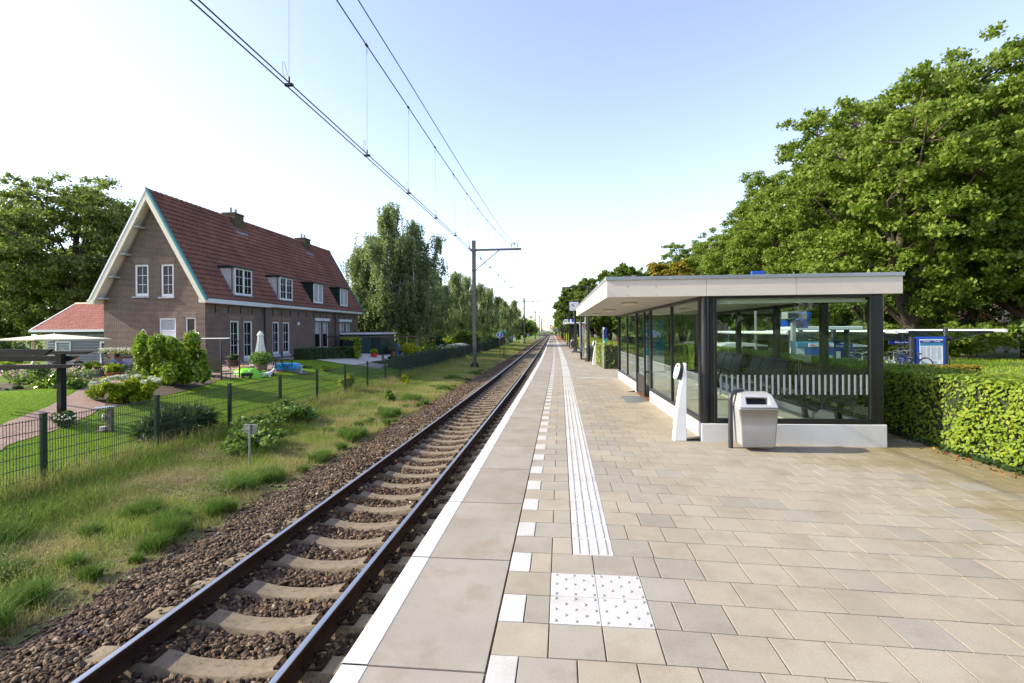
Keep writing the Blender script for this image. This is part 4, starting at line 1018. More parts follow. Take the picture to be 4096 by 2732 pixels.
t = thing('orange_frame_box', 'small orange-edged box sign under the far diamond sign', 'sign', (-1.75, 149, 0)); MB().bx(-2.0, -1.45, 149, 149.2, .6, 1.3).build('box', M['orange_brick'], t, bevel=.02); MB().bx(-1.9, -1.5, 148.95, 148.99, .7, 1.2).build('panel', M['bark'], t)
MB().cyl((-1.7, 149.1, 0), (-1.7, 149.1, .6), .05).build('post', M['steel'], t)
t = thing('green_triangle_sign', 'green triangular speed sign on grey plate behind the diamond sign', 'sign', (-6.0, 51.5, -1.15))
MB().bx(-6.35, -5.95, 51.55, 51.58, 1.42, 1.85).build('back_plate', M['steel'], t)
MB().prism([(-6.55, 1.16), (-5.75, 1.16), (-6.15, 1.88)], 51.5, 51.53).build('triangle', M['green_sign'], t)
txt('12', .36, M['ink'], t, -6.15, 51.49, 1.36, bold=True)
for q in (-6.12, -5.95): MB().cyl((q, 51.48, -1.15), (q, 51.46, 1.45), .035, n=8).build('post', M['wood_brown'], t)
t = thing('km_sign', 'small grey sign plate seen from behind on a thin steel post in the grass', 'sign', (-6.68, 9.95, -1.2))
MB().cyl((-6.68, 9.95, -1.22), (-6.66, 9.95, -.27), .021, n=10).build('post', M['steel'], t, smooth=True)
MB().bx(-6.82, -6.52, 9.97, 9.976, -.47, -.27).build('plate', M['plate'], t, bevel=.02); MB().bx(-6.82, -6.52, 9.955, 9.969, -.385, -.365).build('plate_bracket', M['steel'], t)
t = thing('relay_cabinet', 'blue-grey trackside cabinet with white scribbles', 'cabinet', (-12.2, 118, -1.1))
MB().bx(-12.9, -11.7, 118, 118.8, -1.1, .72).build('body', plain('cabinet_paint', (.2, .28, .36), .5, .2), t, bevel=.02); MB().bx(-12.95, -11.65, 117.95, 118.85, .72, .78).build('lid', M['steel'], t)
txt('Bony', .3, M['white'], t, -12.45, 117.98, .1); txt('Oty', .26, M['white'], t, -12.1, 117.98, -.55)
t = thing('white_barrier', 'small white tubular barrier between the cabinet and the mast', 'barrier', (-9.2, 112, -1.1))
for x in (-9.4, -9.15, -8.9): MB().cyl((x, 112, -1.15), (x, 112, -.15), .03).build('upright', M['white'], t)
MB().cyl((-9.4, 112, -.15), (-8.9, 112, -.15), .03).build('top_rail', M['white'], t)
# ------------------------------------------------------------ catenary masts and wires
def mast(s_, Y, label, z0=-1.2, full=True, side=1, first=[None]):
    """s_ = sideways position relative to the bending line; arm reaches to the track"""
    if side == 1 and first[0] is not None:
        return copy_tree(first[0], (s_+Cv(Y), Y, 0), 0, label)
    t = thing('catenary_mast', label, 'mast', (0, 0, 0), 'steel catenary masts along the track')
    X = 0
    mb = MB(); mb.bx(-.12, .12, -.012, .012, -1.0, 8.66); mb.bx(-.13, .13, -.125, -.105, -1.0, 8.66); mb.bx(-.13, .13, .105, .125, -1.0, 8.66); mb.build('column', M['mastmat'], t)
    mb = MB(); mb.bx(-.3, .3, -.2, .2, -1.02, -.99)
    for q in (-1, 1):
        mb.prism([(q*.13, -.98), (q*.29, -.98), (q*.29, -.9), (q*.13, -.68)], -.09, -.07); mb.prism([(q*.13, -.98), (q*.29, -.98), (q*.29, -.9), (q*.13, -.68)], .07, .09)
        for r in (-.14, .14): mb.cyl((q*.24, r, -1.12), (q*.24, r, -.94), .022, n=6)
    mb.build('foot', M['rust'], t)
    MB().bx(-.42, .42, -.36, .36, -1.5, -1.1).build('concrete_block', M['sleeper'], t, bevel=.02)
    A = 3.66
    mb = MB(); mb.bx(-.3, A, -.14, -.11, 7.87, 7.99); mb.bx(-.3, A, .11, .14, 7.87, 7.99)
    for i in range(9): mb.bx(.1+.42*i, .16+.42*i, -.13, .13, 7.96, 7.98)
    mb.bar((.14, 0, 6.4), (1.95, 0, 7.87), .07, .05); mb.bx(-.16, .16, -.16, .16, 6.33, 6.42); mb.bx(-.2, .2, -.15, .15, 7.85, 8.0)
    mb.build('arm', M['mastmat'], t)
    mb = MB()
    for q in (2.92, 3.37): mb.cyl((q, 0, 7.99), (q, 0, 8.34), .02); mb.lathe([(.02, .0), (.05, .03), (.02, .06), (.05, .09), (.02, .12)], (q, 0, 8.12), 10); 
    mb.bx(2.84, 3.44, -.03, .03, 8.3, 8.34); mb.cyl((3.15, -.2, 8.38), (3.15, .2, 8.38), .04)
    mb.build('insulator_frame', M['steel'], t)
    mb = MB(); mb.tube([(.12, 0, 5.2), (.3, 0, 5.2), (1.2, 0, 5.16), (2.4, 0, 5.08), (3.1, 0, 4.98)], .02, 6); mb.lathe([(.03, -.15), (.07, -.1), (.03, -.05), (.07, 0), (.03, .05), (.07, .1), (.03, .15)], (0, 0, 0), 10)
    k = len(mb.v)-7*10
    for i in range(k, len(mb.v)): p = mb.v[i]; mb.v[i] = (p[2]+.35, p[1], p[0]+5.19)
    mb.bar((2.9, 0, 5.0), (2.9, 0, 4.5), .02); mb.build('steady_arm', M['steel'], t)
    t.location = (s_+Cv(Y), Y, 0)
    if side == -1: t.rotation_euler = (0, 0, math.pi)
    if side == 1: first[0] = t
    return t
M['mastmat'] = plain('weathered_mast_steel', (.105, .095, .088), .55, .5, .25, 3, .3, 30)
mast(-6.4, 37.5, 'nearest steel catenary mast with its arm over the track')
for Y, l in ((104, 'second catenary mast along the track, right of the cabinet'), (170, 'third catenary mast along the track'), (228, 'fourth catenary mast, far along the track'), (286, 'fifth catenary mast, just before the level crossing'), (350, 'farthest catenary mast, beyond the level crossing')): mast(-6.4, Y, l)
mast(.75, 225, 'catenary mast on the right side of the track beyond the platform end', side=-1)
def catz(Y, lo, a, Y0=5, span=66.5):
    k = math.floor((Y-37.5)/span+1); m = 37.5+span*(k-.5); return lo + a*(Y-m)**2
M['wire'] = plain('copper_wire', (.02, .022, .026), .5, .5)
def wire(name, label, fx, fz, y0, y1, r, step=2.0, grp=None):
    n = int((y1-y0)/step); pts = [(fx(y0+i*step)+Cv(y0+i*step), y0+i*step, fz(y0+i*step)) for i in range(n+1)]
    mb = MB(); mb.tube(pts, r, 6); o = mb.build(name, M['wire'], smooth=True, loc=(pts[0][0], pts[0][1], pts[0][2])); tag(o, label, 'wire', grp); return o
def ux(Y): 
    k = abs(((Y-37.5+33.25) % 66.5)-33.25)/33.25          # 0 at masts, 1 mid span
    return -3.30+.35*min(1, k*1.2)
def cz_(Y):
    k = ((Y-37.5+33.25) % 66.5)-33.25; d = 33.25-abs(k); return 6.10+.0021*d*d if Y > 10 or True else 6.1
def cz(Y):
    m = 37.5+66.5*math.floor((Y-37.5)/66.5)+33.25; d = abs(Y-m)
    if Y < 37.5: d = abs(Y-9.5)
    return (6.10+.0028*d*d) if Y < 37.5 else 6.1+.00205*d*d
def fz(Y):
    m = 37.5+66.5*math.floor((Y-37.5)/66.5)+33.25; d = abs(Y-m)
    if Y < 37.5: return 6.6+1.75*max(0, (Y-5)/32.5)**2
    return 7.3+.00098*d*d
CZ = lambda Y: 4.41-.0 + .04*math.sin(max(0, Y-10)/66*math.pi)*0
wire('contact_wire', 'left one of the twin contact wires over the track', lambda Y: -2.99+(.0), CZ, .8, 420, .0075, 3, 'twin contact wires')
wire('contact_wire', 'right one of the twin contact wires over the track', lambda Y: -2.925, CZ, .8, 420, .0075, 3, 'twin contact wires')
wire('catenary_wire', 'sagging carrier wire with droppers above the contact wires', lambda Y: -2.95 if Y < 10 else -2.95-.35*min(1, (Y-10)/27.5), cz, 1.5, 420, .009, 2)
wire('feeder_wire', 'highest wire meeting the carrier wire at the mast heads', lambda Y: -2.95 if Y < 10 else -2.95-.35*min(1, (Y-10)/27.5), fz, 1.5, 420, .0085, 2)
DY = [1.6, 3.2, 5.15, 7.35, 9.45, 11.6, 13.8, 16.0, 18.4, 21, 24, 27, 30, 33.5]+[41+4.2*i for i in range(34)]
drop0 = None
for i, Y in enumerate(DY):
    xk = -2.95 if Y < 10 else -2.95-.35*min(1, (Y-10)/27.5); zt = cz(Y)
    t = thing('dropper', ('thin dropper wire number '+('one two three four five six seven eight nine ten eleven twelve thirteen fourteen'.split()[i])+' counted from the camera, before the mast') if i < 14 else 'thin dropper wire hanging between carrier and contact wires beyond the mast', 'dropper wire', (-2.955+Cv(Y), Y, 4.41), 'droppers on the overhead wires')
    mb = MB(); mb.tube([(xk+Cv(Y), Y, zt), (xk*.5-2.955*.5+.004+Cv(Y), Y, (zt+4.45)/2), (-2.955+Cv(Y), Y, 4.5)], .0022 if Y < 30 else .004, 5)
    mb.build('cord', M['wire'], t)
    if Y < 30:
        mb = MB(); c_ = Cv(Y); mb.bx(-3.0+c_, -2.91+c_, Y-.02, Y+.02, 4.4, 4.425); mb.cyl((-2.955+c_, Y, 4.41), (-2.955+c_, Y, 4.5), .012, n=6)
        mb.tube([(-2.955+c_, Y-.02, 4.5), (-2.955+c_, Y-.06, 4.56), (-2.955+c_, Y-.09, 4.62), (-2.955+c_, Y-.12, 4.6), (-2.955+c_, Y-.12, 4.5), (-2.955+c_, Y-.08, 4.42)], .0022, 5)
        mb.build('lower_clamp', M['wire'], t)
        mb = MB(); mb.cyl((xk+c_, Y-.03, zt), (xk+c_, Y+.03, zt), .02, n=8); mb.tube([(xk+c_, Y, zt-.02), (xk+c_, Y+.04, zt-.1), (xk+c_, Y+.01, zt-.14), (xk+c_, Y-.01, zt-.07)], .0022, 5); mb.build('upper_clamp', M['wire'], t)

# ------------------------------------------------------------ fence along the gardens
def fence():
    t = thing('mesh_fence', 'dark green welded mesh fence between the gardens and the railway verge', 'fence', (-9.25, 2.95, -1.1))
    G = M['green_metal']; pm = None; pan = None
    for i in range(34):
        Y = 2.95+2.505*i; Y2 = Y+2.505; x, x2 = -9.25+Cv(Y), -9.25+Cv(Y2)
        if pm is None:
            o = MB().bx(-.032, .032, -.045, .045, -.25, 1.36).bx(-.038, .038, -.05, .05, 1.36, 1.385).build('post', G, bevel=.004); o.parent = t; pm = o.data; o.location = (x+9.25, Y-2.95, 0)
            mods = True
            mb = MB()
            for q in range(49): yy = .06+.05*q; mb.bx(-.004, .004, yy-.003, yy+.003, .05, 1.31)
            for q in range(7):
                z = .08+.2*q
                for d in (-.0095, .0095): mb.bx(d-.0045, d+.0045, .03, 2.475, z-.0045, z+.0045)
            a_ = mb.build('mesh_panel', G); a_.parent = t; pan = a_.data
        else:
            o = bpy.data.objects.new('post', pm); C.objects.link(o); o.parent = t; o.location = (x+9.25, Y-2.95, 0)
            a_ = bpy.data.objects.new('mesh_panel', pan); C.objects.link(a_); a_.parent = t
        a_.location = (x+9.25, Y-2.95, 0); a_.rotation_euler = (0, 0, -math.atan2(x2-x, 2.505))
    return t
fe = fence()
fm = fe.children
t = thing('timber_fence', 'dark timber fence continuing behind the green mesh fence', 'fence', (-12.4, 88, -1.1))
for i in range(30): MB().bx(-12.6-.03*i, -12.45-.03*i, 88+1*i, 88.9+1*i, -1.1, .35).build('board', M['wood_dark'], t)

# ------------------------------------------------------------ brick house
M['brick'] = brickmat('brown_brick', (.06, .038, .03), (.11, .07, .054), (.38, .31, .26), .235, .068, .018)
M['rollock'] = brickmat('arch_brick', (.14, .088, .067), (.19, .12, .09), (.42, .34, .28), .068, .21, .014, 0)
M['chimbrick'] = brickmat('chimney_brick', (.07, .055, .035), (.13, .1, .055), (.05, .045, .035), .21, .065, .012)
m, nt, bs, N, Lk = nodes('red_roof_tiles')
c = ramp(nt, noise(nt, .8, 5, .65), [(.3, (.165, .068, .044)), (.5, (.24, .098, .062)), (.72, (.33, .145, .092))])
c = mix(nt, ramp(nt, noise(nt, 6, 4, .7, stretch=(1, 4, 1)), [(.35, .6), (.6, 0.)]), c, (.1, .045, .04))
c = mix(nt, ramp(nt, noise(nt, 2.2, 4, .7), [(.6, 0.), (.78, .5)]), c, (.09, .06, .045)); Lk.new(c, bs.inputs['Base Color']); bs.inputs['Roughness'].default_value = .75; M['rooftile'] = m
bump(nt, bs, noise(nt, 60, 3), .3, .004)
M['teal'] = plain('teal_paint', (.02, .2, .21), .5, 0, .1, 6)
M['barge'] = plain('off_white_board', (.66, .61, .5), .6, 0, .06, 5)
M['gutterw'] = plain('white_gutter_board', (.62, .65, .68), .5, 0, .04, 4)
M['sill'] = plain('stone_sill', (.36, .38, .42), .7, 0, .12, 14)
m, nt, bs, N, Lk = nodes('lead_flashing')
Lk.new(ramp(nt, noise(nt, 9, 4, .7), [(.35, (.09, .11, .15)), (.62, (.3, .36, .42)), (.72, (.6, .64, .68))]), bs.inputs['Base Color']); bs.inputs['Roughness'].default_value = .6; M['lead'] = m
def tile_roof(name, x_e, z_e, x_r, z_r, y0, y1, mat, parent, rowh=.335, wave=.235, amp=.036, per=6):
    e = np.array([x_e, z_e]); r_ = np.array([x_r, z_r]); L = np.linalg.norm(r_-e); d = (r_-e)/L; nrm = np.array([-d[1], d[0]])
    if nrm[1] < 0: nrm = -nrm
    rows = int(round(L/rowh)); ny = int((y1-y0)/wave*per)+1; ys = np.linspace(y0, y1, ny); ph = (ys-y0)/wave*2*np.pi
    w = amp*(np.sin(ph)+.35*np.sin(2*ph+.6)); V = []; Fq = []
    off = 0
    for i in range(rows):
        s0, s1 = i*L/rows-(.0), (i+1)*L/rows+.02
        for (s_, h) in ((s0, -.02), (s0, .062), (s1, .0)):
            p = e+d*s_; jit = (RNG.random(ny)-.5)*.004
            V.append(np.stack([p[0]+nrm[0]*(w+h+jit), ys, p[1]+nrm[1]*(w+h+jit)], 1))
        for q in range(2):
            a = off+q*ny+np.arange(ny-1); Fq.append(np.stack([a, a+1, a+1+ny, a+ny], 1))
        off += 3*ny
    return npmesh(name, np.concatenate(V), np.concatenate(Fq), mat, parent)
HX0, HX1, HY0, HY1 = -25.86, -19.69, 25.55, 46.2; CX = -22.775; EZ, RZ = 3.5, 9.5; SL = 6.05/3.36
ho = thing('brick_house', 'long brown brick railway house with steep red tiled roof', 'house', (CX, HY0, -.3))
gz = lambda x: 3.55+(3.1-abs(x-CX))*SL-.12
# walls, with window openings cut out as separate strips
def wall_x(holes, x, y0, y1, z0, z1, mb, th=.1, out=1):
    """wall in the plane x; holes = (ya, yb, za, zb)"""
    ys = sorted({y0, y1, *[h[0] for h in holes], *[h[1] for h in holes]})
    for a, b in zip(ys, ys[1:]):
        hs = sorted([h for h in holes if h[0] < (a+b)/2 < h[1]], key=lambda h: h[2]); z = z0
        for h in hs:
            if h[2] > z: mb.bx(x-th, x, a, b, z, h[2])
            z = h[3]
        mb.bx(x-th, x, a, b, z, z1)
SW = [(27.63, 28.46, .1, 2.44), (28.88, 29.77, .1, 2.44), (31.97, 32.78, .2, 2.44), (33.23, 34.1, .2, 2.44), (37.8, 38.78, .4, 2.65), (39.12, 40.05, .4, 2.65), (42.15, 43.12, .14, 2.67), (43.48, 44.42, .14, 2.67)]
mb = MB(); wall_x(SW, HX1, HY0+.1, HY1-.1, -.9, 3.6, mb); mb.build('side_wall', M['brick'], ho)
GW = [(-23.93, -23.09, 3.81, 5.59), (-22.34, -21.56, 3.76, 5.58), (-22.47, -21.45, -.25, 2.57), (-20.89, -20.27, .6, 2.58), (-24.84, -24.2, -.9, -.35)]
mb = MB(); xs = sorted({HX0, HX1, *[h[0] for h in GW], *[h[1] for h in GW]})
for a, b in zip(xs, xs[1:]):
    hs = sorted([h for h in GW if h[0] < (a+b)/2 < h[1]], key=lambda h: h[2]); z = -1.0
    for h in hs:
        if h[2] > z: mb.bx(a, b, HY0, HY0+.1, z, h[2])
        z = h[3]
    pts = [a, b] if not (a < CX < b) else [a, CX, b]
    poly = [(a, z), (b, z)]+[(q, gz(q)) for q in reversed(pts)]
    mb.prism(poly, HY0, HY0+.1)
mb.build('gable_wall', M['brick'], ho)
mb = MB(); mb.prism([(HX0, -1), (HX1, -1), (HX1, gz(HX1)), (CX, gz(CX)), (HX0, gz(HX0))], HY1-.1, HY1); mb.bx(HX0, HX0+.1, HY0+.1, HY1-.1, -1, 3.6); mb.build('rear_walls', M['brick'], ho)
for h in GW[:4]: MB().prism([(h[0]-.01, h[3]+.0), (h[1]+.01, h[3]), (h[1]+.14, h[3]+.36), (h[0]-.14, h[3]+.36)], HY0-.004, HY0+.01).build('window_arch', M['rollock'], ho)
for h in SW[:4]: MB().prism([(h[0]-.01, h[3]+.0), (h[1]+.01, h[3]), (h[1]+.14, h[3]+.36), (h[0]-.14, h[3]+.36)], HX1-.01, HX1+.004, 'x').build('window_arch', M['rollock'], ho)
MB().bx(HX0+.3, HX1-.5, HY0+.6, HY1-.5, -.5, 3.4).build('dark_interior', M['ink'], ho)
def win_x(x, y0, y1, z0, z1, parent, cols=2, rows=3, fw=.09, fmat='white', sash='green_metal', curtain=False, sill=True, mid=None):
    """window in the side wall (plane x, facing +X)"""
    xr = x-.07
    f = MB(); f.bx(xr-.04, xr+.03, y0, y0+fw, z0, z1); f.bx(xr-.04, xr+.03, y1-fw, y1, z0, z1); f.bx(xr-.04, xr+.03, y0+fw, y1-fw, z0, z0+fw*1.5); f.bx(xr-.04, xr+.03, y0+fw, y1-fw, z1-fw*.8, z1)
    w = f.build('window', M[fmat], parent, bevel=.004)
    a, b, c, d = y0+fw, y1-fw, z0+fw*1.5, z1-fw*.8; s = .035
    g = MB(); g.bx(xr-.045, xr-.0, a, a+s, c, d); g.bx(xr-.045, xr-.0, b-s, b, c, d); g.bx(xr-.045, xr-.0, a+s, b-s, c, c+s); g.bx(xr-.045, xr-.0, a+s, b-s, d-s, d)
    if mid: g.bx(xr-.045, xr, a+s, b-s, mid-.03, mid+.03)
    g.build('sash', M[sash], w)
    MB().bx(xr-.035, xr-.03, a+s, b-s, c+s, d-s).build('pane', M['darkglass'], w)
    if rows:
        q = MB()
        for i in range(1, cols): y = a+(b-a)*i/cols; q.bx(xr-.028, xr-.015, y-.012, y+.012, c+s, d-s)
        for i in range(1, rows): z = c+(d-c)*i/rows; q.bx(xr-.027, xr-.014, a+s, b-s, z-.012, z+.012)
        q.build('glazing_bars', M['white'], w)
    if curtain: MB().bx(xr-.0295, xr-.0285, a+s, b-s, (mid or c)+.0, d-s).build('curtain', M['curtain'], w)
    if sill: MB().add([(x-.02, y0-.04, z0+.04), (x+.07, y0-.08, z0-.16), (x+.07, y1+.08, z0-.16), (x-.02, y1+.04, z0+.04), (x-.02, y0-.04, z0-.18), (x+.06, y0-.08, z0-.2), (x+.06, y1+.08, z0-.2), (x-.02, y1+.04, z0-.18)], [(0, 1, 2, 3), (7, 6, 5, 4), (0, 4, 5, 1), (1, 5, 6, 2), (2, 6, 7, 3)]).build('sill', M['sill'], w)
    return w
for i, h in enumerate(SW[:4]): win_x(HX1, *h, ho, fw=.11)
for i, h in enumerate(SW[4:]): win_x(HX1, *h, ho, rows=0, fw=.07, mid=1.55, curtain=True)
for (a, b) in ((37.7, 38.9), (39.0, 40.15), (42.0, 43.25), (43.35, 44.55)): MB().bx(HX1+.002, HX1+.13, a, b, 2.62, 2.85).build('shutter_box', M['gutterw'], ho, bevel=.02)
MB().bx(HX1+.003, HX1+.06, 35.13, 35.4, 2.24, 2.47).build('wall_box', M['white'], ho, bevel=.01)
def win_y(y, x0, x1, z0, z1, parent, cols=2, rows=3, fw=.11, sash='white', curtain=False, sill=True):
    yr = y+.07
    f = MB(); f.bx(x0, x0+fw, yr-.03, yr+.04, z0, z1); f.bx(x1-fw, x1, yr-.03, yr+.04, z0, z1); f.bx(x0+fw, x1-fw, yr-.03, yr+.04, z0, z0+fw*1.4); f.bx(x0+fw, x1-fw, yr-.03, yr+.04, z1-fw*.9, z1)
    w = f.build('window', M['white'], parent, bevel=.004)
    a, b, c, d = x0+fw, x1-fw, z0+fw*1.4, z1-fw*.9
    MB().bx(a, b, yr+.02, yr+.03, c, d).build('pane', M['darkglass'], w)
    if rows:
        q = MB()
        for i in range(1, cols): x = a+(b-a)*i/cols; q.bx(x-.012, x+.012, yr+.005, yr+.019, c+.04, d-.04)
        for i in range(1, rows): z = c+(d-c)*i/rows; q.bx(a+.03, b, yr+.006, yr+.0185, z-.012, z+.012)
        q.build('glazing_bars', M['white'], w)
    if curtain: MB().bx(a, b, yr+.018, yr+.0195, c, d).build('curtain', M['curtain'], w)
    if sill: MB().bx(x0-.12, x1+.1, y-.1, y+.04, z0-.1, z0-.01).build('sill', M['sill'], w, bevel=.02)
    return w
win_y(HY0, *GW[0], ho); win_y(HY0, *GW[1], ho); win_y(HY0, *GW[3], ho, rows=0, fw=.08); win_y(HY0, *GW[4], ho, rows=0, fw=.06, sill=False)
h = GW[2]; dr = MB().bx(h[0], h[0]+.09, HY0+.04, HY0+.11, h[2], h[3]).bx(h[1]-.09, h[1], HY0+.04, HY0+.11, h[2], h[3]).bx(h[0]+.09, h[1]-.09, HY0+.04, HY0+.11, h[3]-.09, h[3]).bx(h[0]+.09, h[1]-.09, HY0+.04, HY0+.11, 1.82, 1.9).build('door', M['white'], ho, bevel=.004)
MB().bx(h[0]+.09, h[1]-.09, HY0+.09, HY0+.1, 1.9, h[3]-.09).build('curtain', M['curtain'], dr)
MB().bx(h[0]+.09, h[1]-.09, HY0+.07, HY0+.1, h[2], 1.82).build('door_leaf', M['white'], dr, bevel=.01)
# anchors, downpipes, gutter, barge boards
mb = MB(); y = 26.35
while y < 45.9: mb.bx(HX1+.002, HX1+.03, y-.025, y+.025, 2.85, 3.3); mb.bx(HX1+.002, HX1+.03, y-.05, y+.05, 3.0, 3.06); y += 1.12
mb.build('wall_anchors', K, ho)
for y in (31.0, 41.25): MB().cyl((HX1+.08, y, -.3), (HX1+.08, y, 3.5), .05).build('downpipe', M['anthracite'], ho, smooth=True)
g = MB(); g.bx(HX1+.0, HX1+.36, 25.05, 31.3, 3.38, 3.64); g.bx(HX1+.0, HX1+.33, 31.3, 46.65, 3.44, 3.66); g.build('gutter', M['gutterw'], ho, bevel=.015)
g = MB(); g.bx(HX1+.02, HX1+.38, 25.06, 46.64, 3.645, 3.70); g.build('gutter_edge', M['green_metal'], ho)
XE, ZE = CX+3.42, 3.62; XR, ZR = CX, 9.62
tr_ = tile_roof('roof', XE, ZE, XR, ZR, 25.2, 46.55, M['rooftile'], ho)
tile_roof('roof', CX-3.42, 3.62, XR, ZR, 25.2, 46.55, M['rooftile'], ho, per=3)
MB().prism([(XE, ZE-.06), (XR, ZR-.08), (CX-3.42, ZE-.06), (CX-3.3, ZE-.22), (XR, ZR-.28), (XE-.12, ZE-.22)], 25.2, 46.5).build('roof_underlay', M['barge'], ho)
rd = MB(); y = 25.25
while y < 46.5: rd.tube([(CX, y, ZR+.03), (CX, y+.02, ZR+.035), (CX, y+.4, ZR+.01)], [.1, .12, .1], 10); y += .385
rd.build('ridge_tiles', M['rooftile'], ho, smooth=True)
def slope_board(side, y0, y1, off0, off1, mat, nm, ext=0):
    d = Vector((side*3.42, 0, ZE-ZR)).normalized(); n = Vector((-d.z*side, 0, d.x*side)) if side > 0 else Vector((d.z, 0, -d.x)); n = Vector((abs(d.z)*side, 0, abs(d.x)))
    a = Vector((CX, 0, ZR)); b = a + d*(math.hypot(3.42, ZR-ZE)+ext)
    k0 = a.z+off0/abs(d.x); k1 = a.z+off1/abs(d.x)
    p = [(a.x, a.z+off0/abs(d.x)*1.0), (b.x+n.x*off0, b.z+n.z*off0), (b.x+n.x*off1, b.z+n.z*off1), (a.x, a.z+off1/abs(d.x))]
    MB().prism(p, y0, y1).build(nm, mat, ho, bevel=.006)
for y0, y1 in ((25.05, 25.2), (46.52, 46.67)):
    for s in (1, -1):
        slope_board(s, y0, y1, -.26, -.02, M['barge'], 'barge_board', .12); slope_board(s, y0-.015, y1+.01, -.015, .09, M['teal'] if s > 0 else M['alu'], 'verge_strip', .12)
MB().bx(CX-3.62, CX-3.2, 25.04, 25.6, 3.36, 3.62).bx(CX+3.2, CX+3.5, 25.04, 25.25, 3.36, 3.64).build('eave_block', M['barge'], ho, bevel=.01)
for z in (3.75, 4.95, 6.2, 7.7):
    x = CX-3.42*(ZR-z)/(ZR-ZE)
    MB().bx(x+.1, x+.62, 25.1, 25.7, z-.1, z-.02).build('purlin_end', M['sill'], ho, bevel=.01)
# dormers
def dormer(y0, y1, z0, z1, dark):
    xf = HX1+.19; sx = lambda z: XR+(ZR-z)/(ZR-ZE)*(XE-XR)
    d = MB().prism([(xf, z0-.05), (xf, z1), (sx(z1)-.1, z1), (sx(z0)-.1, z0-.05)], y0, y1).build('dormer', M['green_metal'] if dark else M['dormerw'], ho)
    MB().prism([(xf+.16, z1+.0), (xf+.16, z1+.09), (sx(z1)-.35, z1+.16), (sx(z1)-.35, z1+.05)], y0-.14, y1+.12).build('dormer_roof', M['green_metal'], d)
    # front with two casements
    f = MB(); ym = (y0+y1)/2; x0, x1 = xf+.002, xf+.05
    w = .09
    for (a, b) in ((y0, y0+w), (y1-w, y1), (ym-w*.8, ym+w*.8)): f.bx(x0, x1, a, b, z0, z1)
    for (a, b) in ((y0+w, ym-w*.8), (ym+w*.8, y1-w)): f.bx(x0, x1, a, b, z0, z0+w*1.3); f.bx(x0, x1, a, b, z1-w, z1)
    wd = f.build('window', M['white'], d, bevel=.004)
    for (a, b) in ((y0+w, ym-w*.8), (ym+w*.8, y1-w)):
        MB().bx(x0, x0+.012, a, b, z0+w*1.3, z1-w).build('pane', M['darkglass'] if not dark else M['curtain'], d)
        if not dark:
            q = MB(); q.bx(x0+.014, x0+.028, (a+b)/2-.012, (a+b)/2+.012, z0+w*1.5, z1-w)
            for z in (.36, .68): q.bx(x0+.015, x0+.027, a, b, z0+(z1-z0)*z-.012, z0+(z1-z0)*z+.012)
            q.build('glazing_bars', M['white'], d)
    MB().prism([(xf+.07, z0-.06), (xf+.07, z0-.01), (xf+.0, z0+.0), (xf-.02, z0-.06)], y0-.12, y1+.14).build('lead_sill', M['lead'], d)
    for q in (y0-.03, y1+.03): MB().prism([(xf+.05, z0-.1), (sx(z1)+.05, z1), (sx(z1)-.1, z1), (xf-.1, z0-.1)], q-.04, q+.04).build('side_flashing', M['lead'] if not dark else M['green_metal'], d)
    if not dark: MB().cyl((xf-.12, y0-.03, z0+.25), (xf-.12, y0-.03, z1), .028, n=8).build('dormer_pipe', M['anthracite'], d)
M['dormerw'] = plain('dormer_cheek', (.6, .55, .52), .7, 0, .05, 3)
dormer(27.75, 29.4, 4.0, 5.62, 0); dormer(32.5, 34.1, 4.0, 5.58, 0); dormer(37.2, 38.7, 4.05, 5.58, 1); dormer(41.9, 43.4, 4.05, 5.58, 1)
for y in (31.95, 41.3):
    ch = MB(); ch.bx(CX-.5, CX+.38, y, y+1.0, 8.4, 10.0); ch.bx(CX-.54, CX+.42, y-.04, y+1.04, 9.94, 10.04); c_ = ch.build('chimney', M['chimbrick'], ho)
    for q in (.22, .72): MB().cyl((CX-.05, y+q, 10.04), (CX-.05, y+q, 10.42), .1, n=14).build('chimney_pot', M['steel'], c_, smooth=True)
    MB().prism([(CX+.39, 8.88), (CX+.62, 8.66), (CX+.7, 8.36), (CX+.62, 8.42), (CX+.39, 8.8)], y-.12, y+1.12).prism([(CX-.1, 9.55), (CX+.42, 8.98), (CX+.42, 8.78), (CX-.1, 9.4)], y-.05, y-.01).build('lead_flashing', M['lead'], c_)
wl = MB(); wl.tube([(-23.2, 25.5, 1.75), (-23.2, 25.3, 1.95), (-23.2, 25.2, 1.85)], .02); wl.lathe([(.14, 0), (.1, .06), (.04, .12), (.03, .2)], (-23.2, 25.18, 1.6), 14)
w_ = wl.build('wall_lamp', M['white'], smooth=True, loc=(-23.2, 25.5, 1.7)); tag(w_, 'small white wall lamp on the gable above the flower boxes', 'wall lamp')
for i, (x, l) in enumerate(((-25.35, 'left window box with pale pink flowers on the gable'), (-24.2, 'right window box with pale pink flowers on the gable, beside the big shrub'))):
    t = thing('flower_box', l, 'flower box', (x, 25.4, .42), 'flower boxes on the gable'); MB().bx(x-.45, x+.45, 25.28, 25.53, .42, .66).build('box', M['anthracite'], t, bevel=.01)
    P = RNG.uniform((x-.52, 25.2, .62), (x+.52, 25.55, .9), (260, 3)); leaves('blossom', P, .085, L_['whitefl'], t); leaves('leaves', RNG.uniform((x-.5, 25.2, .6), (x+.5, 25.5, .76), (160, 3)), .08, L_['bright'], t)
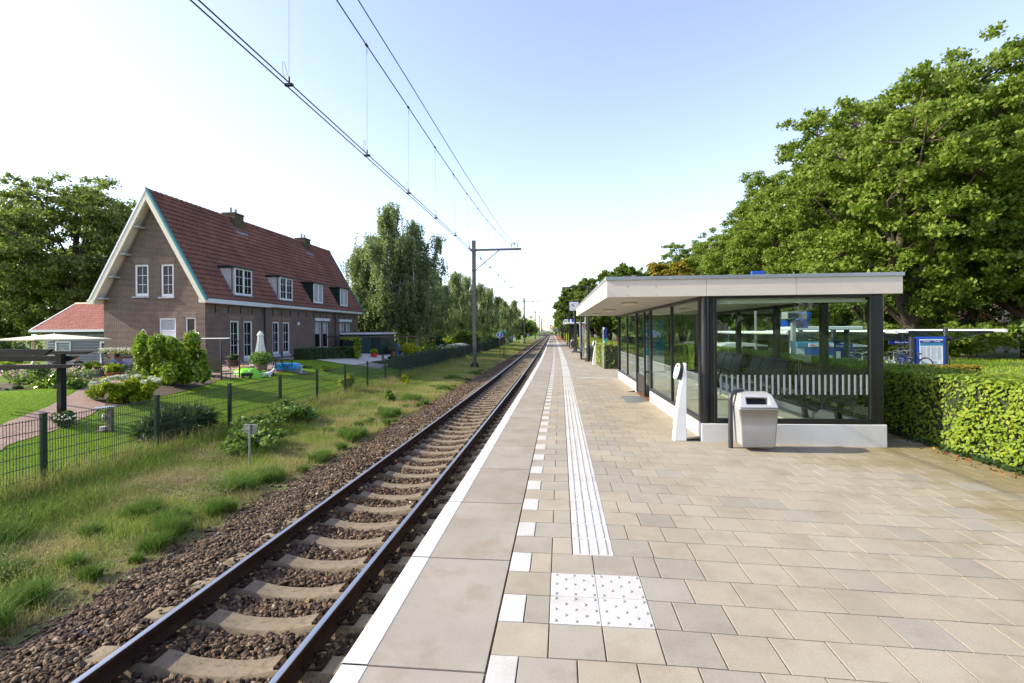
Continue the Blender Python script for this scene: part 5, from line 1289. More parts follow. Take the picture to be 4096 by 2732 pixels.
# ------------------------------------------------------------ annex
an = thing('garden_annex', 'low grey clad annex with orange tiled roof left of the house', 'annex', (-28.5, 26.6, -.3))
m, nt, bs, N, Lk = nodes('orange_roof_tiles'); c = ramp(nt, noise(nt, 3, 4), [(.3, (.55, .24, .16)), (.7, (.7, .36, .26))]); Lk.new(c, bs.inputs['Base Color']); bs.inputs['Roughness'].default_value = .35; M['orangetile'] = m  # tile base colour paled to carry the sun glare on the roof
m, nt, bs, N, Lk = nodes('grey_cladding'); bs.inputs['Base Color'].default_value = (.085, .1, .115, 1); bs.inputs['Roughness'].default_value = .6; M['clad'] = m
w = MB(); z = -.4
while z < 1.85:
    w.add([(-30.6, 26.5, z), (-25.9, 26.5, z), (-25.9, 26.54, z+.17), (-30.6, 26.54, z+.17), (-30.6, 26.6, z), (-25.9, 26.6, z)], [(0, 1, 2, 3), (0, 4, 5, 1)]); z += .17
w.build('cladding', M['clad'], an); w = MB(); w.bx(-30.58, -25.9, 26.56, 31, -.5, 1.85); w.build('walls', M['clad'], an)
w = MB(); z = -.23
while z < 1.8: w.bx(-30.6, -25.9, 26.492, 26.499, z-.012, z+.004); z += .17
w.build('board_edges', M['steel'], an)
# roof slope towards the camera: rows along X
def roof_y(name, x0, x1, ye, ze, yr, zr, mat, parent, rowh=.3, wave=.25, amp=.03, per=6):
    e = np.array([ye, ze]); r_ = np.array([yr, zr]); L = np.linalg.norm(r_-e); d = (r_-e)/L; nrm = np.array([-d[1], d[0]]); rows = int(round(L/rowh)); nx = int((x1-x0)/wave*per)+1; xs = np.linspace(x0, x1, nx); w = amp*np.sin((xs-x0)/wave*2*np.pi); V = []; Fq = []; off = 0
    for i in range(rows):
        for s_, h in ((i*L/rows, -.01), (i*L/rows, .04), ((i+1)*L/rows+.02, .0)):
            p = e+d*s_; V.append(np.stack([xs, p[0]+nrm[0]*(w+h), p[1]+nrm[1]*(w+h)], 1))
        for q in range(2): a = off+q*nx+np.arange(nx-1); Fq.append(np.stack([a, a+1, a+1+nx, a+nx], 1))
        off += 3*nx
    return npmesh(name, np.concatenate(V), np.concatenate(Fq), mat, parent)
roof_y('roof', -31.2, -25.95, 26.2, 1.95, 28.9, 3.62, M['orangetile'], an)
MB().prism([(26.2, 1.9), (28.9, 3.56), (31.4, 1.9)], -31.2, -25.95, 'x').build('roof_body', M['barge'], an)
MB().prism([(26.15, 1.84), (26.15, 2.0), (28.9, 3.7), (28.9, 3.54)], -31.28, -31.2, 'x').bx(-31.28, -25.95, 26.08, 26.2, 1.84, 1.97).build('white_trim', M['gutterw'], an)
MB().cyl((-31.2, 28.9, 3.64), (-25.95, 28.9, 3.64), .11).build('ridge', M['orangetile'], an, smooth=True)
win_y(26.43, -29.97, -28.97, .5, 1.27, an, rows=0, fw=.07, curtain=True, sill=False); win_y(26.43, -27.07, -26.2, -.35, 1.27, an, rows=0, fw=.1, sill=False)
# ------------------------------------------------------------ green shed beyond the house
gs = thing('green_shed', 'dark green boarded shed with white fascia beyond the house', 'shed', (-15.8, 39.6, -.4))
sd_ = MB(); sd_.bx(-18.2, -14.95, 39.7, 43, -.5, 1.5)
x = -18.2
while x < -15.0: sd_.bx(x, x+.1, 39.66, 39.7, -.45, 1.5); x += .2
sd_.build('boarding', M['green_metal'], gs)
MB().bx(-18.4, -14.85, 39.5, 43.2, 1.5, 1.68).build('fascia', M['gutterw'], gs, bevel=.01); MB().bx(-18.45, -14.8, 39.45, 43.25, 1.68, 1.73).build('roof', M['green_metal'], gs)
MB().bx(-16.75, -15.75, 39.6, 39.655, -.4, 1.35).build('door', plain('shed_door_teal', (.006, .04, .045), .5), gs, bevel=.01)
# ------------------------------------------------------------ skinned figures
def skinned(name, vs, es, mat, parent, sub=2):
    """vs = [(x, y, z, r)], es = edges; one continuous skin"""
    me = bpy.data.meshes.new(name); b = bmesh.new(); lay = b.verts.layers.skin.verify(); q = []
    o0 = org(parent)
    for i, (x, y, z, r) in enumerate(vs):
        v = b.verts.new((x-o0.x, y-o0.y, z-o0.z)); v[lay].radius = (r, r); v[lay].use_root = (i == 0); q.append(v)
    for a, c in es: b.edges.new((q[a], q[c]))
    b.to_mesh(me); b.free(); me.materials.append(mat)
    o = bpy.data.objects.new(name, me); C.objects.link(o); o.parent = parent
    md = o.modifiers.new('skin', 'SKIN'); md.use_smooth_shade = True
    if sub: s_ = o.modifiers.new('sub', 'SUBSURF'); s_.levels = sub; s_.render_levels = sub
    return o
def person(loc, rz, label, shirt, hair, lean=.1, bald=False):
    t = thing('person', label, 'person', loc)
    R = Matrix.Translation(loc) @ Matrix.Rotation(rz, 4, 'Z'); S = .42     # seated, facing -Y locally
    def T(x, y, z, r): p = R @ Vector((x, y, z)); return (p.x, p.y, p.z, r)
    l = lean
    V = [(0, 0, S, .13), (0, -.02-l*.3, S+.2, .12), (0, -l*.8, S+.42, .13), (0, -l, S+.52, .055), (0, -l-.02-l*.3, S+.62, .085), (0, -l-.03-l*.5, S+.71, .09), (0, -l-.13-l*.5, S+.655, .02)]
    E = [(0, 1), (1, 2), (2, 3), (3, 4), (4, 5), (4, 6)]
    for s in (-1, 1):
        k = len(V)
        V += [(s*.17, -l*.85, S+.42, .06), (s*.22, -l-.08, S+.2, .045), (s*.12, -l-.3, S+.26, .035), (s*.09, -l-.37, S+.265, .03)]
        E += [(2, k), (k, k+1), (k+1, k+2), (k+2, k+3)]
        for f in range(5):
            a = k+4+f*2; d = (f-2)*.014; V += [(s*.09+d, -l-.41-(.01 if 0 < f < 4 else -.015), S+.26, .009), (s*.09+d*1.15, -l-.445-(.012 if f == 2 else 0)+(.03 if f == 0 else 0), S+.25, .008)]
            E += [(k+3, a), (a, a+1)]
        k = len(V); V += [(s*.1, -.05, S, .09), (s*.12, -.42, S+.02, .07), (s*.12, -.45, .08, .045), (s*.12, -.56, .03, .035)]; E += [(0, k), (k, k+1), (k+1, k+2), (k+2, k+3)]
    skinned('body', [T(*v) for v in V], E, M['skin'], t)
    V = [(0, 0, S-.02, .15), (0, -.02-l*.3, S+.2, .145), (0, -l*.8, S+.41, .15), (0, -l*.95, S+.47, .07)]; E = [(0, 1), (1, 2), (2, 3)]
    for s in (-1, 1): k = len(V); V += [(s*.18, -l*.85, S+.41, .078), (s*.225, -l-.07, S+.24, .06)]; E += [(2, k), (k, k+1)]
    skinned('shirt', [T(*v) for v in V], E, shirt, t)
    h = R @ Vector((0, -l-.01-l*.5, S+.73)); mb = MB().ball(tuple(h), (.098, .105, .085), 14, 10)
    o = mb.build('hair', hair, t, smooth=True)
    for s in (-1, 1):
        e = R @ Vector((s*.035, -l-.115-l*.5, S+.69)); MB().ball(tuple(e), .011, 8, 6).build('eye', M['ink'], t)
    return t
GZ = -.3
person((-21.3, 20.0, GZ-.08), rad(-15), 'grey haired man in a black shirt leaning over the garden table', plain('black_shirt', (.02, .02, .025), .9), plain('grey_hair', (.35, .33, .3), .8), .16)
person((-19.95, 20.2, GZ-.02), rad(-35), 'blonde woman in a teal top sitting at the garden table', plain('teal_shirt', (.12, .3, .3), .9), plain('blonde_hair', (.5, .32, .12), .8), .06)
person((-22.0, 19.35, GZ-.08), rad(150), 'person with brown hair and dark top, seen from behind at the pergola post', plain('dark_top', (.03, .03, .05), .9), plain('brown_hair', (.12, .07, .04), .8), .08)
t = thing('garden_table', 'long brown garden table with plates and glasses under the cream parasol', 'table', (-21.2, 19.5, GZ-.05))
MB().bx(-23.6, -19.5, 19.15, 19.85, .36, .40).build('tabletop', M['wood_brown'], t, bevel=.01); MB().bx(-23.4, -20.6, 19.25, 19.7, .402, .41).build('placemats', M['cloth_cream'], t)
for x in (-23.3, -19.8):
    for y in (19.25, 19.75): MB().bx(x-.04, x+.04, y-.04, y+.04, GZ-.05, .36).build('leg', M['wood_brown'], t)
for i, (x, l) in enumerate(((-20.9, 'drinking glass on the garden table between the man and the woman'), (-20.6, 'second drinking glass on the garden table, nearer the woman'))):
    g = MB().lathe([(.03, 0), (.038, .12)], (x, 19.4, .405), 10).build('drinking_glass', M['clearglass'], loc=(x, 19.4, .405)); tag(g, l, 'glass')
t = thing('garden_ornament', 'cream stone baluster ornament on the left of the garden table', 'ornament', (-23.0, 19.4, .41)); MB().lathe([(.11, 0), (.1, .05), (.05, .12), (.09, .25), (.08, .3), (.05, .35), (.11, .5), (.1, .53)], (-23.0, 19.4, .41), 14).build('baluster', M['cream'], t, smooth=True)
# cantilever parasol
t = thing('cantilever_parasol', 'large cream cantilever parasol over the garden table', 'parasol', (-23.7, 19.9, GZ))
MB().cyl((-23.75, 20.0, GZ), (-23.75, 20.0, 1.72), .055).build('pole', M['white'], t, smooth=True); MB().bx(-24.2, -23.3, 19.6, 20.4, GZ, GZ+.06).build('base', M['grey'], t)
cx, cy = -22.35, 19.7; rim = []; mb = MB(); n = 8
for i in range(n):
    a = 2*math.pi*i/n+math.pi/8; rx, ry = 2.3, 1.7; rim.append((cx+rx*math.cos(a), cy+ry*math.sin(a), 1.50))
vs = [(cx, cy, 1.72)]+rim+[(p[0], p[1], p[2]-.05) for p in rim]+[(cx, cy, 1.68)]
mb.add(vs, [(0, i+1, (i+1) % n+1) for i in range(n)]+[(i+1, i+1+n, (i+1) % n+1+n, (i+1) % n+1) for i in range(n)]+[(2*n+1, (i+1) % n+1+n, i+1+n) for i in range(n)]); mb.build('canopy', M['cloth_cream'], t)
mb = MB(); mb.cyl((cx, cy, 1.38), (cx, cy, 1.76), .025)
for p in rim: mb.bar((cx, cy, 1.4), (cx+(p[0]-cx)*.45, cy+(p[1]-cy)*.45, 1.6), .02)
mb.bar((-23.75, 20, 1.7), (cx-.6, cy, 1.62), .03); mb.build('ribs', M['white'], t)
for (x, y, l) in ((-19.3, 20.0, 'grey garden chair at the right end of the garden table'),):
    t = thing('garden_chair', l, 'chair', (x, y, GZ-.1)); MB().bx(x-.22, x+.22, y-.22, y+.22, .08, .12).build('seat', M['lightgrey'], t); MB().bx(x+.18, x+.22, y-.22, y+.22, .12, .6).build('backrest', M['lightgrey'], t)
    for a in (-.2, .2):
        for b in (-.2, .2): MB().bx(x+a-.02, x+a+.02, y+b-.02, y+b+.02, GZ-.1, .08).build('leg', M['lightgrey'], t)
# pergola
t = thing('pergola', 'black tarred timber pergola with crossed beams at the left edge', 'pergola', (-12.8, 11.46, -.66)); Wd = M['wood_dark']
MB().bx(-12.875, -12.735, 11.39, 11.53, -.72, 1.2).build('post', Wd, t, bevel=.006)
mb = MB()
mb.prism([(-16.8, 1.17), (-12.72, 1.17), (-12.5, 1.33), (-16.8, 1.33)], 10.95, 11.03); mb.build('beam', Wd, t, bevel=.004)
mb = MB(); mb.prism([(-16.8, 1.0), (-12.7, 1.0), (-12.42, 1.13), (-16.8, 1.15)], 11.54, 11.6); mb.build('beam', Wd, t, bevel=.004)
mb = MB(); mb.prism([(-16.2, .75), (-12.5, .84), (-12.3, .93), (-16.2, .9)], 11.3, 11.38); mb.build('beam', Wd, t, bevel=.004)
mb = MB(); mb.prism([(-16.8, 1.12), (-13.2, 1.14), (-12.9, 1.22), (-16.8, 1.24)], 12.4, 12.5); mb.build('beam', Wd, t, bevel=.004)
# bird feeder
t = thing('bird_feeder', 'weathered wooden bird feeder with a small roof and tray on a thin stake', 'bird feeder', (-11.45, 11.4, -.82))
MB().bx(-11.4, -11.26, 11.3, 11.38, -.76, -.17).build('back_board', M['wood'], t, bevel=.004); MB().bx(-11.62, -11.26, 11.2, 11.5, -.17, -.14).build('roof', M['sill'], t, bevel=.003); MB().bx(-11.74, -11.4, 11.2, 11.45, -.74, -.71).build('tray', M['wood'], t)
MB().ball((-11.45, 11.3, -.4), (.05, .05, .09)).build('fat_ball', M['lightgrey'], t); MB().lathe([(.06, 0), (.07, .08)], (-11.5, 11.32, -.71)).build('bowl', M['white'], t)
MB().ring((-11.5, 11.32, -.38), .13, .008, 'y', 18, 5).build('hoop', K, t)
MB().cyl((-11.33, 11.34, -1.0), (-11.33, 11.34, -.7), .02).build('stake', M['wood'], t)
# swing bench seen from behind
t = thing('swing_bench', 'brown garden swing bench seen from behind beside the big shrub', 'swing bench', (-14.5, 19.8, -.47)); S = M['grey']
def tb(nm, pts, r=.02, mt=None): MB().tube(pts, r, 8).build(nm, mt or M['anthracite'], t, smooth=True)
for x in (-16.6, -14.5):
    tb('post', [(x, 19.75, -.5), (x, 19.75, 1.33)], .035); tb('post', [(x, 20.95, -.5), (x, 20.95, 1.33)], .03)
    tb('arch', [(x, 19.75, 1.28), (x, 20.0, 1.4), (x, 20.35, 1.45), (x, 20.7, 1.4), (x, 20.95, 1.28)], .025); tb('side_rail', [(x, 19.75, -.05), (x, 20.95, -.1)], .025); tb('side_rail', [(x, 19.75, -.4), (x, 20.95, -.42)], .025)
    for q in (20.05, 20.35, 20.65): tb('side_bar', [(x, q, -.06), (x, q, -.4)], .015)
tb('top_tube', [(-16.6, 20.35, 1.46), (-14.5, 20.35, 1.46)], .025, M['cloth_white']); tb('low_rail', [(-16.6, 19.75, -.1), (-14.5, 19.75, -.1)], .02); tb('low_rail', [(-16.6, 19.75, -.42), (-14.5, 19.75, -.42)], .02)
for i in range(4): x = -16.2+.4*i; tb('lattice', [(x, 19.75, -.1), (x+.4, 19.75, -.42)], .012); tb('lattice', [(x+.4, 19.75, -.1), (x, 19.75, -.42)], .012)
MB().add([(-16.5, 19.95, -.02), (-14.62, 19.95, -.02), (-14.62, 19.78, .6), (-16.5, 19.78, .6), (-16.5, 19.98, -.02), (-14.62, 19.98, -.02), (-14.62, 19.81, .6), (-16.5, 19.81, .6)], [(0, 1, 2, 3), (7, 6, 5, 4), (0, 4, 5, 1), (1, 5, 6, 2), (2, 6, 7, 3), (3, 7, 4, 0)]).build('backrest', M['brownmesh'], t)
MB().bx(-16.5, -14.62, 19.98, 20.55, .0, .03).build('seat', M['brownmesh'], t); tb('armrest', [(-14.6, 19.85, .25), (-14.6, 20.3, .28), (-14.6, 20.5, .1)], .02)
# lime green shell
t = thing('sand_shell', 'lime green plastic sandpit shell lying beside the swing bench', 'sandpit', (-14.2, 21.6, -.42))
mb = MB(); prof = [(.02, .42), (.3, .43), (.5, .38), (.62, .26), (.68, .1), (.7, .0), (.72, -.0)]
mb.lathe(prof[::-1], (0, 0, 0), 32)
mb.v = [(-14.7+x*.95*(1+.03*math.cos(9*math.atan2(y, x))), 21.75+y*.7*(1+.03*math.cos(9*math.atan2(y, x))), -.42+z*1.08) for x, y, z in mb.v]; mb.build('shell', M['lime'], t, smooth=True)
MB().ring((-13.75, 21.6, -.15), .09, .022, 'y', 16, 6).build('handle', M['lime'], t, smooth=True); MB().bar((-14.75, 21.2, .02), (-14.45, 21.15, .22), .07).build('toy_shovel', M['yellow'], t, bevel=.01)
t = thing('patio_trolley', 'small black wheeled frame in front of the lime green shell', 'trolley', (-14.4, 20.9, -.45)); MB().bx(-14.4, -13.95, 20.9, 21.1, -.25, -.12).build('tray', K, t)
for x in (-14.35, -14.0): MB().ring((x, 20.95, -.35), .08, .03, 'x', 14, 6).build('wheel', M['rubber'], t)
# closed parasol, tables, tubs
t = thing('closed_parasol', 'closed cream parasol standing by the downpipe on the patio', 'parasol', (-15.0, 23.3, -.42))
mb = MB(); n = 20; prof = [(.02, 1.78), (.09, 1.72), (.16, 1.58), (.12, 1.52), (.14, 1.2), (.19, .85), (.24, .5), (.22, .42), (.05, .45)]
vs = []
for i, (r, z) in enumerate(prof):
    for j in range(n): a = 2*math.pi*j/n; k = 1+(.2 if j % 2 else -.12)*(0 if i < 2 else 1)*(min(1, i/4)); vs.append((-15+r*k*math.cos(a), 23.3+r*k*math.sin(a), z+(.05*(j % 3) if i == 7 else 0)))
mb.add(vs, [(i*n+j, i*n+(j+1) % n, (i+1)*n+(j+1) % n, (i+1)*n+j) for i in range(len(prof)-1) for j in range(n)]); mb.build('folded_canopy', M['cloth_white'], t, smooth=False)
MB().cyl((-15, 23.3, -.42), (-15, 23.3, .6), .022).build('pole', K, t); MB().ball((-15, 23.3, 1.8), .03).build('finial', K, t)
def pot(x, y, z, r, h, mat, label, plant=None, name='plant_pot', pr=None, n=700, cat='plant pot', size=.07):
    t = thing(name, label, cat, (x, y, z)); MB().lathe([(r*.7, 0), (r*.98, h*.9), (r*1.05, h*.9), (r*1.05, h), (r*.9, h), (r*.9, h*.93)], (x, y, z), 18).build('pot', mat, t, smooth=True)
    if plant: R = pr or r*1.3; leaves('foliage', ballpts((x, y, z+h+R*.45), (R, R, R*.6), n, .3), size, L_[plant], t)
    return t
pot(-14.75, 22.95, -.44, .3, .6, M['wood'], 'grey stone planter with a round leafy plant beside the cow figures', 'field', 'stone_planter', .6, 1500)
pot(-15.6, 24.2, .1, .28, .32, M['bark'], 'brown and white hanging bowl on the house wall left of the closed parasol', None); pot(-17.1, 24.2, -.05, .34, .34, M['bark'], 'wide brown bowl in front of the first tall window', 'dark', pr=.3)
t = thing('patio_table', 'dark wire garden table with chairs beside the blue tub', 'table', (-14.9, 24.2, -.42)); MB().cyl((-14.6, 24.2, .3), (-14.6, 24.2, .33), .5, n=24).build('tabletop', K, t)
for a in (0, 1.57, 3.14, 4.71): MB().bar((-14.6+.4*math.cos(a), 24.2+.4*math.sin(a), -.42), (-14.6+.2*math.cos(a), 24.2+.2*math.sin(a), .3), .03).build('leg', K, t)
for (x, y, r_, l) in ((-13.95, 24.0, .3, 'dark wire garden chair standing in front of the blue tub'), (-15.5, 23.6, 2.4, 'dark wire garden chair left of the stone planter')):
    t = thing('wire_chair', l, 'chair', (x, y, -.43), 'dark wire garden chairs')
    MB().cyl((x, y, -.02), (x, y, 0), .22, n=16).build('seat', M['perf'], t); mb = MB(); mb.tube([(x+.2*math.cos(a), y+.2*math.sin(a), .35+.08*math.sin(a+1)) for a in [r_-1.3+.26*i for i in range(11)]], .014, 6)
    for i in range(5): a = r_-1.04+.52*i; mb.tube([(x+.2*math.cos(a), y+.2*math.sin(a), 0), (x+.21*math.cos(a), y+.21*math.sin(a), .38)], .01, 5)
    mb.build('backrest', K, t)
    for a in (.8, 2.4, 3.9, 5.5): MB().bar((x+.25*math.cos(a), y+.25*math.sin(a), -.43), (x+.15*math.cos(a), y+.15*math.sin(a), 0), .02).build('leg', K, t)
t = thing('blue_tub', 'bright blue covered paddling tub on the patio', 'tub', (-14.6, 25.0, -.4)); MB().lathe([(.62, 0), (.68, .18)], (-14.55, 25, -.4), 26).build('tub', M['sill'], t, smooth=True); MB().lathe([(.74, .18), (.72, .24), (.6, .42), (.5, .46)], (-14.55, 25, -.4), 26).build('cover', M['bluebright'], t, smooth=True)
t = thing('bin_bag', 'small black bin bag beside the stone planter', 'bag', (-13.9, 22.9, -.46)); mb = MB().ball((-14.1, 22.6, -.3), (.22, .2, .19), 12, 8); mb.v = [(x+.02*math.sin(31*z), y+.02*math.sin(27*x), z) for x, y, z in mb.v]; mb.build('bag', K, t, smooth=True)
t = thing('bird_bath', 'small stone bird bath on a round slab at the patio edge', 'bird bath', (-14.3, 25.1, -.46)); mb = MB(); mb.lathe([(.42, 0), (.42, .09)], (-13.6, 24.6, -.5), 24); mb.build('slab', M['wood'], t); MB().lathe([(.1, .09), (.07, .15), (.06, .38), (.12, .42), (.12, .46)], (-13.6, 24.6, -.5), 14).build('pillar', M['sill'], t, smooth=True)
t = thing('paving_slab', 'single grey paving slab leaning against the house wall', 'slab', (-16.5, 25.0, -.4)); MB().add([(-16.75, 24.9, -.4), (-16.3, 24.9, -.4), (-16.45, 25.3, .05), (-16.9, 25.3, .05), (-16.75, 24.95, -.4), (-16.3, 24.95, -.4), (-16.45, 25.35, .05), (-16.9, 25.35, .05)], [(0, 1, 2, 3), (7, 6, 5, 4), (0, 4, 5, 1), (1, 5, 6, 2), (2, 6, 7, 3), (3, 7, 4, 0)]).build('slab', M['sill'], t)
# cows
def cow(x, y, z, rz, label, s=1):
    t = thing('cow_figure', label, 'garden figure', (x, y, z), 'white and black cow figures'); R = Matrix.Translation((x, y, z)) @ Matrix.Rotation(rz, 4, 'Z')
    V = [(0, 0, .2, .1), (0, -.2, .22, .11), (0, -.33, .32, .065), (0, -.42, .42, .065), (0, -.52, .38, .045), (0, .2, .2, .1), (0, .27, .12, .03)]; E = [(0, 1), (1, 2), (2, 3), (3, 4), (0, 5), (5, 6)]
    for sx in (-1, 1):
        k = len(V); V += [(sx*.1, -.22, .1, .04), (sx*.11, -.26, .02, .04), (sx*.1, .2, .1, .045), (sx*.12, .24, .02, .04), (sx*.1, -.41, .47, .02)]; E += [(1, k), (k, k+1), (5, k+2), (k+2, k+3), (3, k+4)]
    T = lambda v: (*[q for q in (R @ (Vector(v[:3])*s))], v[3]*s)
    skinned('body', [T(v) for v in V], E, M['render'], t)
    for sx in (-1, 1): p = R @ (Vector((sx*.05, -.4, .52))*s); q = R @ (Vector((sx*.09, -.4, .58))*s); MB().cyl(tuple(p), tuple(q), .014*s, .004, 8).build('horn', M['cloth_cream'], t)
    for p in ((.1, -.05, .24), (-.1, .1, .22)): c_ = R @ (Vector(p)*s); MB().ball(tuple(c_), .055*s, 10, 8).build('black_patch', K, t)
cow(-14.5, 21.9, -.47, .3, 'white cow garden figure facing the fence', .95); cow(-14.05, 22.15, -.47, 2.2, 'white cow garden figure turned sideways with a black patch', .95)
# patio and path sheets
def sheet(name, pts, mat, dz=.008, n=1, kind='structure'):
    P = [(x, y, garden(x, y)+dz) for x, y in pts]; o = MB().add(P, [tuple(range(len(P)))]).build(name, mat); o['kind'] = kind; return o
M['pathbrick'] = brickmat('path_brick', (.3, .19, .15), (.42, .29, .23), (.16, .12, .09), .2, .1, .012)
# path follows the slope: strips of quads
def ribbon(name, L, R_, mat, dz=.012):
    n = 12; V = []; 
    def samp(P, k):
        d = [0]; 
        for a, b in zip(P, P[1:]): d.append(d[-1]+math.dist(a, b))
        t = k*d[-1]
        for i in range(len(P)-1):
            if t <= d[i+1]+1e-9: f = (t-d[i])/(d[i+1]-d[i]); return (P[i][0]+(P[i+1][0]-P[i][0])*f, P[i][1]+(P[i+1][1]-P[i][1])*f)
    rows = 40; m_ = 8
    for i in range(rows+1):
        a, b = samp(L, i/rows), samp(R_, i/rows)
        for j in range(m_+1): x = a[0]+(b[0]-a[0])*j/m_; y = a[1]+(b[1]-a[1])*j/m_; V.append((x, y, garden(x, y)+dz))
    k = m_+1; i = (np.arange(rows)[:, None]*k+np.arange(m_)[None]).ravel(); o = npmesh(name, V, np.stack([i, i+1, i+k+1, i+k], 1), mat); o['kind'] = 'structure'; return o
M['pathflat'] = M['pathbrick'].copy(); nt = M['pathflat'].node_tree
for n_ in list(nt.nodes):
    if n_.type == 'TEX_BRICK':
        tc = nt.nodes.new('ShaderNodeTexCoord'); mp = nt.nodes.new('ShaderNodeMapping'); mp.inputs['Rotation'].default_value = (0, 0, rad(-35)); nt.links.new(tc.outputs['Object'], mp.inputs[0]); nt.links.new(mp.outputs[0], n_.inputs['Vector'])
ribbon('garden_path', [(-12.2, 8.6), (-13.6, 10.9), (-14.3, 12.4), (-15.9, 14.9), (-17.7, 17.4), (-18.5, 18.6)], [(-10.9, 8.2), (-11.9, 9.5), (-12.2, 10.7), (-12.95, 12.4), (-15.0, 15.7), (-17.4, 18.9)], M['pathflat'])
ribbon('patio', [(-25.6, 19.2), (-20.6, 18.6), (-18.5, 18.5), (-14.6, 19.6), (-14.4, 21), (-14.35, 24), (-14.75, 27)], [(-25.6, 25.5), (-21.6, 25.5), (-20.6, 25.5), (-19.7, 25.4), (-19.65, 26), (-19.65, 28), (-19.65, 30)], M['pathflat'], .01)
ribbon('pebble_yard', [(-14.6, 30.8), (-12.2, 31.2), (-12.0, 42)], [(-19.65, 31), (-19.65, 36), (-19.65, 44)], M['pebble'], .012)
ribbon('flower_bed_soil', [(-19.5, 13.5), (-17.3, 14.3), (-17.4, 16.4)], [(-21.5, 15.5), (-20.3, 17.6), (-18.2, 18.5)], M['soil'], .014)
ribbon('shrub_bed_soil', [(-13.3, 13.4), (-13.7, 16.6), (-14.35, 19.3)], [(-14.8, 14.0), (-16.4, 17.0), (-17.0, 19.2)], M['soil'], .014)
# ------------------------------------------------------------ garden plants
bush('big_shrub', 'large glossy green shrub in front of the gable, beside the path', 'shrub', (-14.75, 17.3, -.42), (1.45, 1.2, 2.3), 'rhodo', 24000, .085, lumps=60, cr0=.13, cr1=.24, q1=.95, asp=2.2, lo=.25)
hy = bush('hydrangea', 'yellow-green hydrangea with white flower heads behind the fence', 'shrub', (-13.45, 14.1, -.58), (1.05, .85, 1.0), 'bright', 8000, .08, lumps=30, cr0=.16, cr1=.3, q1=.9, asp=1.4)
P = []
for i in range(22):
    a, q = random.uniform(0, 6.28), random.uniform(.3, .95); P.append(ballpts((-13.45+math.cos(a)*q, 14.1+math.sin(a)*q*.8, .2+.25*(1-q)), (.09, .09, .06), 60, .5))
leaves('flower_heads', np.concatenate(P), .045, L_['whitefl'], hy)
def flowers(name, label, c, r, h, leaf, fl, n=900, nf=400, fs=.05, cat='flowers', group=None, ls=.08):
    t = thing(name, label, cat, c, group); P = RNG.uniform(-1, 1, (n, 3)); P = np.array(c)+P*np.array([r[0], r[1], h*.5])+np.array([0, 0, h*.42]); leaves('foliage', P, ls, L_[leaf], t, asp=2)
    P = RNG.uniform(-1, 1, (nf, 3)); q = np.array(c)+P*np.array([r[0], r[1], h*.25])+np.array([0, 0, h*.85]); q += .0; leaves('blossom', q, fs, L_[fl], t, asp=1.1); return t
flowers('phlox', 'pale pink flowering border plants left of the pergola post', (-18.6, 16.2, -.3), (1.4, .6), .75, 'field', 'pink', 1500, 500, .07)
flowers('phlox', 'pink flowers at the far left edge of the garden border', (-20.0, 14.4, -.3), (.8, .5), .5, 'field', 'pink', 900, 260, .06)
flowers('verbena', 'purple verbena in front of the flower boxes', (-18.9, 19.6, -.3), (.9, .35), .75, 'field', 'violet', 700, 420, .06)
flowers('verbena', 'purple flowers between the path and the big shrub', (-17.0, 18.6, -.3), (.6, .4), .6, 'field', 'violet', 500, 160, .05)
flowers('marigold_bed', 'orange and red flowers along the path by the big shrub', (-16.9, 17.6, -.3), (.8, .35), .32, 'bright', 'redfl', 900, 160, .06)
flowers('low_border', 'low green border with yellow leaves at the lawn edge', (-17.6, 15.6, -.3), (.5, 1.0), .3, 'bright', 'gold' if False else 'whitefl', 900, 20, .05)
t = bush('hosta', 'broad-leaved green hosta clump left of the pergola post', 'plant', (-16.9, 15.0, -.3), (.75, .5, .6), 'rhodo', 900, .22, lumps=8, stem=False, asp=1.3)
bush('fern_clump', 'dark green border plants beside the hosta clump', 'plant', (-16.1, 14.9, -.3), (.4, .4, .5), 'field', 700, .1, lumps=5, stem=False)
bush('box_ball', 'small round clipped box ball at the left lawn edge', 'shrub', (-17.9, 14.4, -.3), (.28, .28, .42), 'dark', 1500, .045, lumps=6, stem=False); bush('low_shrub', 'low green shrub at the left edge of the border', 'shrub', (-18.8, 14.3, -.3), (.5, .4, .5), 'field', 1300, .08, lumps=6, stem=False)
t = thing('standard_rose', 'slender rose tree with a leafy round head in the border', 'rose', (-17.45, 14.85, -.3)); MB().tube([(-17.45, 14.85, -.32), (-17.43, 14.85, .3)], .018, 6).build('stem', M['bark'], t); leaves('foliage', ballpts((-17.43, 14.85, .5), (.3, .3, .25), 420, .2), .08, L_['field'], t); leaves('blossom', ballpts((-17.43, 14.85, .55), (.3, .3, .22), 30, .6), .08, L_['whitefl'], t)
t = bush('white_rose', 'small white-flowering rose at the foot of the pergola post', 'rose', (-12.45, 11.15, -.7), (.38, .3, .5), 'dark', 600, .06, lumps=6, stem=True); leaves('blossom', ballpts((-12.25, 11.0, -.35), (.3, .15, .08), 40, .5), .05, L_['whitefl'], t)
pot(-19.7, 18.9, -.3, .36, .5, M['lightgrey'], 'large grey pot with a long-leaved plant behind the pergola post', 'bright', pr=.3, n=160, size=.16); pot(-18.7, 18.9, -.3, .3, .4, M['orange_brick'], 'terracotta pot with a bright leafy shrub beside the large grey pot', 'bright', pr=.36, n=420, size=.09)
hedge('privet_hedge', 'clipped dark green hedge along the house wall, below the shuttered windows', [(-16.9, 30.6), (-15.6, 35.3)], 1.3, -.35, .62, 'dark', n=9000, size=.09)
hedge('box_hedge', 'long low dark hedge behind the fence beyond the pebble yard', [(-11.15, 32.3), (-11.2, 40.5), (-11.4, 47.5)], 1.1, -.9, .02, 'dark', n=14000, size=.08)
